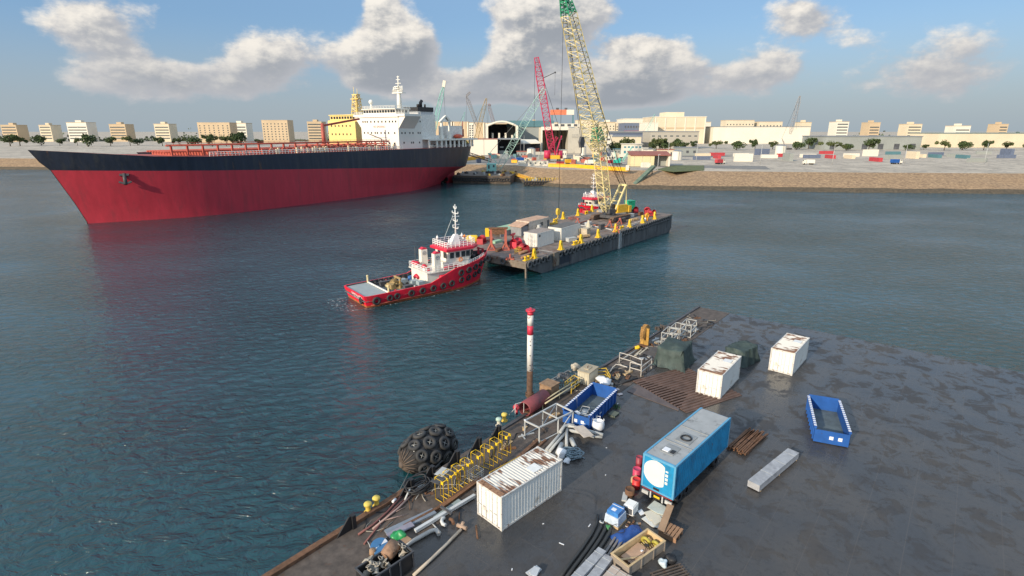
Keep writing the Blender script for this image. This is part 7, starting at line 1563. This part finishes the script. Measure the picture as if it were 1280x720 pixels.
def longstack(label, pa, pb, w, h_, mat, n=1):
    a, c = at(pa[0],pa[1],2+h_), at(pb[0],pb[1],2+h_); d = c-a; L_ = d.length; t = thing('panel_stack',label,'stack',(a.x,a.y,2.0),atan2(d.y,d.x)); b = MB()
    for k in range(4): b.bx(rnd.uniform(-.02,.02),L_+rnd.uniform(-.02,.02),-w+rnd.uniform(-.015,.015),0,.08+k*(h_-.08)/4+.003,.08+(k+1)*(h_-.08)/4)
    b.build('panel', mat, t); b = MB(); [b.bx(x-.05,x+.05,-w,0,0,.08) for x in (.3,L_*.5,L_-.3)]; b.build('bearer', timber, t)
    b = MB()
    for x in (L_*.3,L_*.62,L_*.88): b.bx(x,x+.04,-w-.02,.02,h_+.003,h_+.012)
    b.build('strap', greyp, t); return t
pg_ = M('panel_grey',(.35,.36,.38),.6,var=.2,scale=2.2,dirt=.2,dcol=(.22,.22,.24))
longstack('pale grey stack of long panels, left of the two',(704,730),(748,683.5),.56,.6,pg_); longstack('pale grey stack of long panels, right of the two',(724,733),(756,692),.55,.5,pg_)
pt_ = M('panel_tan',(.46,.38,.32),.8,var=.15,scale=1.5); longstack('tan stack of boards, left of the two below the crate',(746,728),(766,705.5),.5,.45,pt_); longstack('tan stack of boards, right of the two below the crate',(757,731),(775,712),.5,.4,pt_); longstack('short tan board stack at the bottom edge beside the crate',(776,730),(784,717),.5,.35,pt_)
b = MB()
for k in range(5): b.box((rnd.uniform(-.2,.2),rnd.uniform(-.15,.15),.06+.05*k),(.7,.4,.04),0,rnd.uniform(-.3,.3)+.6)
one('sheet_pile','small pile of pale sheets at the bottom edge of the deck','sheets',b,M('panel_pale',(.5,.52,.54),.5),at(668,717,2.0),.4)
pv_ = M('panel_ivory',(.62,.58,.48),.6,var=.06); pw_ = M('panel_offwhite',(.64,.64,.6),.5,var=.06)
plate([(809,634),(818,625.5),(832,633),(834,645),(821,641)],.2,.24,'panel','pale curved panel on top of the scattered panels','x' and M('panel_mint',(.5,.54,.5),.5),'panel')
plate([(805,640),(819,636),(829,645),(822,650),(812,650)],.12,.16,'panel','ivory panel lying under the pale curved one',pv_,'panel'); plate([(802,648),(810,643),(826,651),(824,660),(815,658)],.05,.09,'panel','off white panel at the bottom of the scattered panels',pw_,'panel'); plate([(814,648),(824,643.5),(829,650),(819,656)],.17,.2,'panel','small ivory fan shaped panel in the middle of the scattered panels',pv_,'panel')
slab((826,664),(838,634),.45,.4,.05,'brown card sheet leaning at the right of the scattered panels',card,'card_sheet','sheet',.15)
plate([(797,639),(802,636),(806,642),(801,644)],.02,.06,'panel','small white offcut left of the scattered panels',plastic_w,'panel')
for k in range(16):
    b = MB(); b.box((0,0,.06),(rnd.uniform(.08,.3),rnd.uniform(.05,.2),rnd.uniform(.03,.14)),0,rnd.uniform(0,3)); px, py = rnd.uniform(776,800), rnd.uniform(640,660)
    one('litter','small scrap of packing litter between the appliance and the blue tarp','litter',b,[plastic_w,greyp,card,rusty][k % 4],at(px,py,2.0),0,'packing litter by the blue tarp')
t = thing('pallet','brown wooden pallet at the right below the card sheet','pallet',at(838,668,2.0),QA)
b = MB(); [b.bx(-.6,.6,-.6+k*.24,-.42+k*.24,.3,.36) for k in range(5)]; b.build('slat', M('pallet_brown',(.32,.18,.1),.85), t); b = MB(); [b.bx(x-.06,x+.06,-.6,.6,.0,.3) for x in (-.5,0,.5)]; b.build('runner', M('pallet_brown',(.3,.18,.1),.85), t)
b = MB(); L_ = 2.2
for k in range(9): b.bx(0,L_,-k*.2-.07,-k*.2,.03,.09)
b.bx(.1,.18,-1.7,0,.0,.03); b.bx(L_-.18,L_-.1,-1.7,0,0,.03); one('grating','dark brown slatted grating at the bottom right corner','grating',b,rustdark,at(812,717,2.02),QA-radians(30))
bag('plastic_bag','pale blue white plastic bag on the slatted grating','bag',at(828.5,706,2.1),(.3,.26,.22),M('bag_bluewhite',(.5,.58,.62),.4,var=.2,scale=5),71,.2)
bag('black_bag','black rubbish bag right of the pale plastic bag','bag',at(838,702,2.05),(.4,.34,.25),black,72,.2)
for px, py, a_, L_ in ((702,680,2.6,.35),(737,657,1.0,.3),(640,712,1.4,.15),(679,655,.4,.12),(758,560,.4,.1),(757,594,1,.1),(772,505,.3,.2)):
    b = MB(); b.box((0,0,.02),(L_,.06,.03)); one('litter','small pale scrap lying on the open dark deck','litter',b,plastic_w,at(px,py,2.0),a_,'pale scraps on the open deck')
# beyond the frame of the close clutter: more of the same yard to the right
tarpstack('second tarp covered stack farther right on the quay, past the pipe racks',at(925,450,2.0),(4.5,3.5,1.7),QA-.2,tarp_g,5)
longstack('grey stack of long panels lying alone at the right of the quay',(935,600),(985,560),.9,.6,pg_)

offm = [rustdark, rusty, dgrey, greyp, timber, black]
for k in range(80):
    s_, t_ = rnd.uniform(5,SE-4), rnd.uniform(.5,4.4); p = q(s_,t_,.03); c = k % 6; b = MB(); L_ = rnd.uniform(.4,1.6)
    b.box((0,0,.06),(L_,rnd.uniform(.1,.5),rnd.uniform(.05,.2))); b.box((rnd.uniform(-.2,.2),.1,.16),(L_*.5,.12,.1),0,rnd.uniform(0,1)); one('offcut','steel or timber offcut lying along the cluttered edge strip of the quay','offcut',b,offm[c],p,QA+rnd.uniform(-.8,.8),'offcuts along the quay edge strip')
for k in range(22):
    p = q(rnd.uniform(0,SE-6),rnd.uniform(.6,3.6),.05); b = MB(); a_ = [rnd.uniform(0,6) for _ in range(3)]
    b.tube([(i*.28, .35*sin(i*.9+a_[0])+.2*sin(i*.4+a_[1]), .03) for i in range(12)],.04,5); one('rope','length of old rope lying along the cluttered edge strip of the quay','rope',b,[rope_m,rope_d,rope_m][k % 3],p,QA+rnd.uniform(-.5,.5),'old ropes along the quay edge strip')
# freight boxes on the far right shore
fm = [bcream, bnavy, bred, bteal, bgrey, bwhite]; fn = ['cream','dark blue','red','teal','grey','white']
for i in range(30):
    px = 875+(i % 15)*27+rnd.uniform(-6,6); Y = 400+70*(i//15)+rnd.uniform(-35,35); c = rnd.randrange(6); b = MB(); lv = rnd.choice((1,1,2))
    for l in range(lv): b.bx(-6,6,-1.25,1.25,l*2.62,l*2.62+2.6); [b.bx(x-.05,x+.05,-1.32,-1.251,l*2.62+.1,l*2.62+2.5) for x in range(-5,6)]
    one('freight_container',('two stacked ' if lv == 2 else 'single ')+fn[c]+' freight container standing on the open yard of the far right shore','container',b,fm[c],(X(px,Y),Y,7),rnd.choice((0,.05,-.1,1.5)),'freight containers on the far right shore')
# sheds that fill the yard behind the quay line
for px0,px1,py,Y,dp,wl_m,rf_m,lb in ((700,708,187,430,6,bwhite,bgrey,'small white shed in the mouth of the tall dock bay'),(646,658,189,440,8,bgrey,bredroof,'low grey shed with a red roof left of the red crawler crane'),(741,753,183,500,10,bcream,broof,'cream shed behind the foot of the lattice boom'),(806,816,186,455,8,bwhite,broof,'white shed with a grey roof left of the office trees'),(824,842,186.5,450,9,bcream,bredroof,'cream shed with a red roof under the office trees'),(846,872,184,470,12,bgrey,broof,'long grey shed just beyond the office trees at the right'),(735,747,175,560,12,bcream,broof,'tall cream block right of the blank concrete wall'),(768,779,186,500,8,bgrey,bteal,'grey shed with a teal roof left of the two storey office')):
    t_, w_, h_ = block('site_shed',lb,'shed',px0,px1,py,Y,dp,wl_m,rf_m,over=.4,par=.5); wins(t_,w_,3,[h_*.45],w_*.12,h_*.3,bdark,name='door')
vm_ = {'white':bwhite,'yellow':ym,'blue':blue_p,'red':bred}
def truck(px, Y, col, lb, rz=0):
    t_ = thing('truck',lb,'truck',(X(px,Y),Y,7),rz); b = MB(); b.bx(-3.4,1.2,-1.2,1.2,.9,3.0); b.build('cargo_box',vm_[col],t_); b = MB(); b.bx(1.4,3.2,-1.15,1.15,.6,2.1); b.bx(1.4,2.8,-1.1,1.1,2.103,2.8); b.build('cab',bwhite,t_); b = MB(); b.bx(1.8,2.6,-1.17,-1.15,2.15,2.7); b.bx(2.81,2.84,-1,1,2.15,2.7); b.build('window',bwin,t_)
    for x in (-2.4,-1.2,2.3):
        for y in (-1.0,1.0): b = MB(); b.cyl((x,y-.15,.5),(x,y+.15,.5),.5,n=10); b.build('wheel',black,t_)
for a_ in ((713,350,'yellow','yellow box truck parked left of the lattice boom',.2),(737,342,'white','white truck parked behind the yellow quay beam',3.0),(652,372,'blue','blue box truck parked left of the red crawler crane',.3),(780,425,'white','white box truck behind the cream store',.1),(900,350,'red','red box truck on the far right quay',.4),(1010,345,'white','white box truck on the far right quay',2.9),(1120,350,'blue','blue box truck at the far right',.1)): truck(*a_)
# second line of the same working deck, right of the trailer
for (px,py),lb in (((900,500),'white corrugated container standing alone right of the blue trailer'),((990,470),'white corrugated container farthest right on the quay')): dup(ct,at(px,py,2.0),QA+rnd.uniform(-.1,.1),lb)
dup(sk,at(1060,560,2.03),QA+.3,'blue skip standing alone at the lower right of the quay')
for (px,py),lb in (((920,565),'rusty pile of angle steel right of the trailer'),):
    b = MB(); [b.bar((rnd.uniform(-.3,.3),i*.16-.8,.1+.09*j),(4+rnd.uniform(-.4,.4),i*.16-.8+rnd.uniform(-.2,.2),.1+.09*j),.1) for i in range(10) for j in range(3)]; one('steel_pile',lb,'pile',b,rusty,at(px,py,2.0),QA+rnd.uniform(-.5,.5))

# skyline_ blocks far behind the yard and roof plant on the big sheds
rnd = random.Random(33)
for i, px in enumerate((15,60,100,150,205,300,395,640,655,668,690,760,800,855,880,925,1005,1050,1090,1140,1200,1250)):
    w_ = rnd.uniform(10,26); py = rnd.uniform(151.5,158.5); Y = rnd.uniform(1000,1070); m_ = (bbeige,bcream,bwhite)[i % 3]
    t_, ww, hh = block('apartment_block',('tall' if py < 155 else 'low')+' '+('beige','cream','white')[i % 3]+' apartment block of the distant row that lines the horizon','apartment block',px-w_/2,px+w_/2,py,Y,25,m_,bbeige,'distant apartment blocks on the horizon',over=.3)
    for k in range(1,int(hh/5)):
        b = MB(); n_ = max(3,int(ww/5))
        b.bx(-ww/2+1.5,ww/2-1.5,-.08,-.001,k*5,k*5+2.0); b.build('window_band', bwin, t_)
    b = MB(); b.bx(-ww*.2,ww*.1,8,16,hh+.003,hh+3.5); b.build('stair_tower', m_, t_)
for i, (px, py, Y, h_) in enumerate(((655,190,470,16),(700,193,415,14),(748,195,400,12),(793,191,450,15),(835,192,430,13),(870,200,370,12),(950,203,350,12),(1040,204,345,12),(1130,203,350,12),(1230,202,355,12))):
    b = MB(); b.cyl((0,0,0),(0,0,h_),.2,.1,6); b.bar((0,0,h_),(1.6,0,h_+.3),.18); b.box((1.6,0,h_+.25),(.8,.35,.15)); one('lamp_post','thin grey lamp post standing among the sheds and stacks of the far yard','lamp post',b,greyp,(X(px,Y),Y,7),rnd.uniform(0,6),'lamp posts in the far yard')
for i, (px, Y, r_, h_, m_, lb) in enumerate(((664,455,3.4,6,bwhite,'squat white storage tank in front of the canopy shed'),(729,470,2.4,7,bwhite,'slim white storage tank below the concrete end wall'),(757,445,2.8,5,bcream,'cream storage tank left of the two storey office'),(846,400,3.6,6,bwhite,'white storage tank right of the cream store'),(975,470,4.2,8,bwhite,'tall white storage tank on the far right yard'))):
    t_ = thing('storage_tank',lb,'tank',(X(px,Y),Y,7)); b = MB(); b.lathe((0,0,0),(0,0,1),[(r_,0),(r_,h_)],20); b.build('shell',m_,t_); b = MB(); b.lathe((0,0,h_),(0,0,1),[(r_+.1,.0),(r_*.6,.7),(.02,1.0)],20); b.build('roof',broof,t_); b = MB(); b.bar((0,-r_-.15,0),(0,-r_-.15,h_),.5,.12); b.build('ladder',bgrey,t_)
fm2 = [bcream, bnavy, bred, bteal, bgrey, bwhite, redpale, ym]; fn2 = ['cream','dark blue','red','teal','grey','white','faded red','yellow']
for k in range(46):
    px = rnd.uniform(598,845); Y = rnd.uniform(345,470); c = rnd.randrange(8); b = MB(); L_ = rnd.uniform(1.5,5); h_ = rnd.uniform(1,2.8); b.bx(-L_/2,L_/2,-1,1,.15,h_); b.bx(-L_/2-.1,L_/2+.1,-1.1,1.1,h_+.003,h_+.2); b.bx(-L_*.3,-L_*.1,-1.06,-1.001,.2,h_*.8); b.bx(L_*.1,L_*.35,-1.06,-1.001,h_*.45,h_*.8); b.bx(-L_/2,L_/2,-.8,.8,0,.15)
    one('site_box',fn2[c]+' box or bin among the clutter of the far yard behind the quay beams','box',b,fm2[c],(X(px,Y),Y,7),rnd.uniform(-.5,.5),'boxes and bins cluttering the far yard')
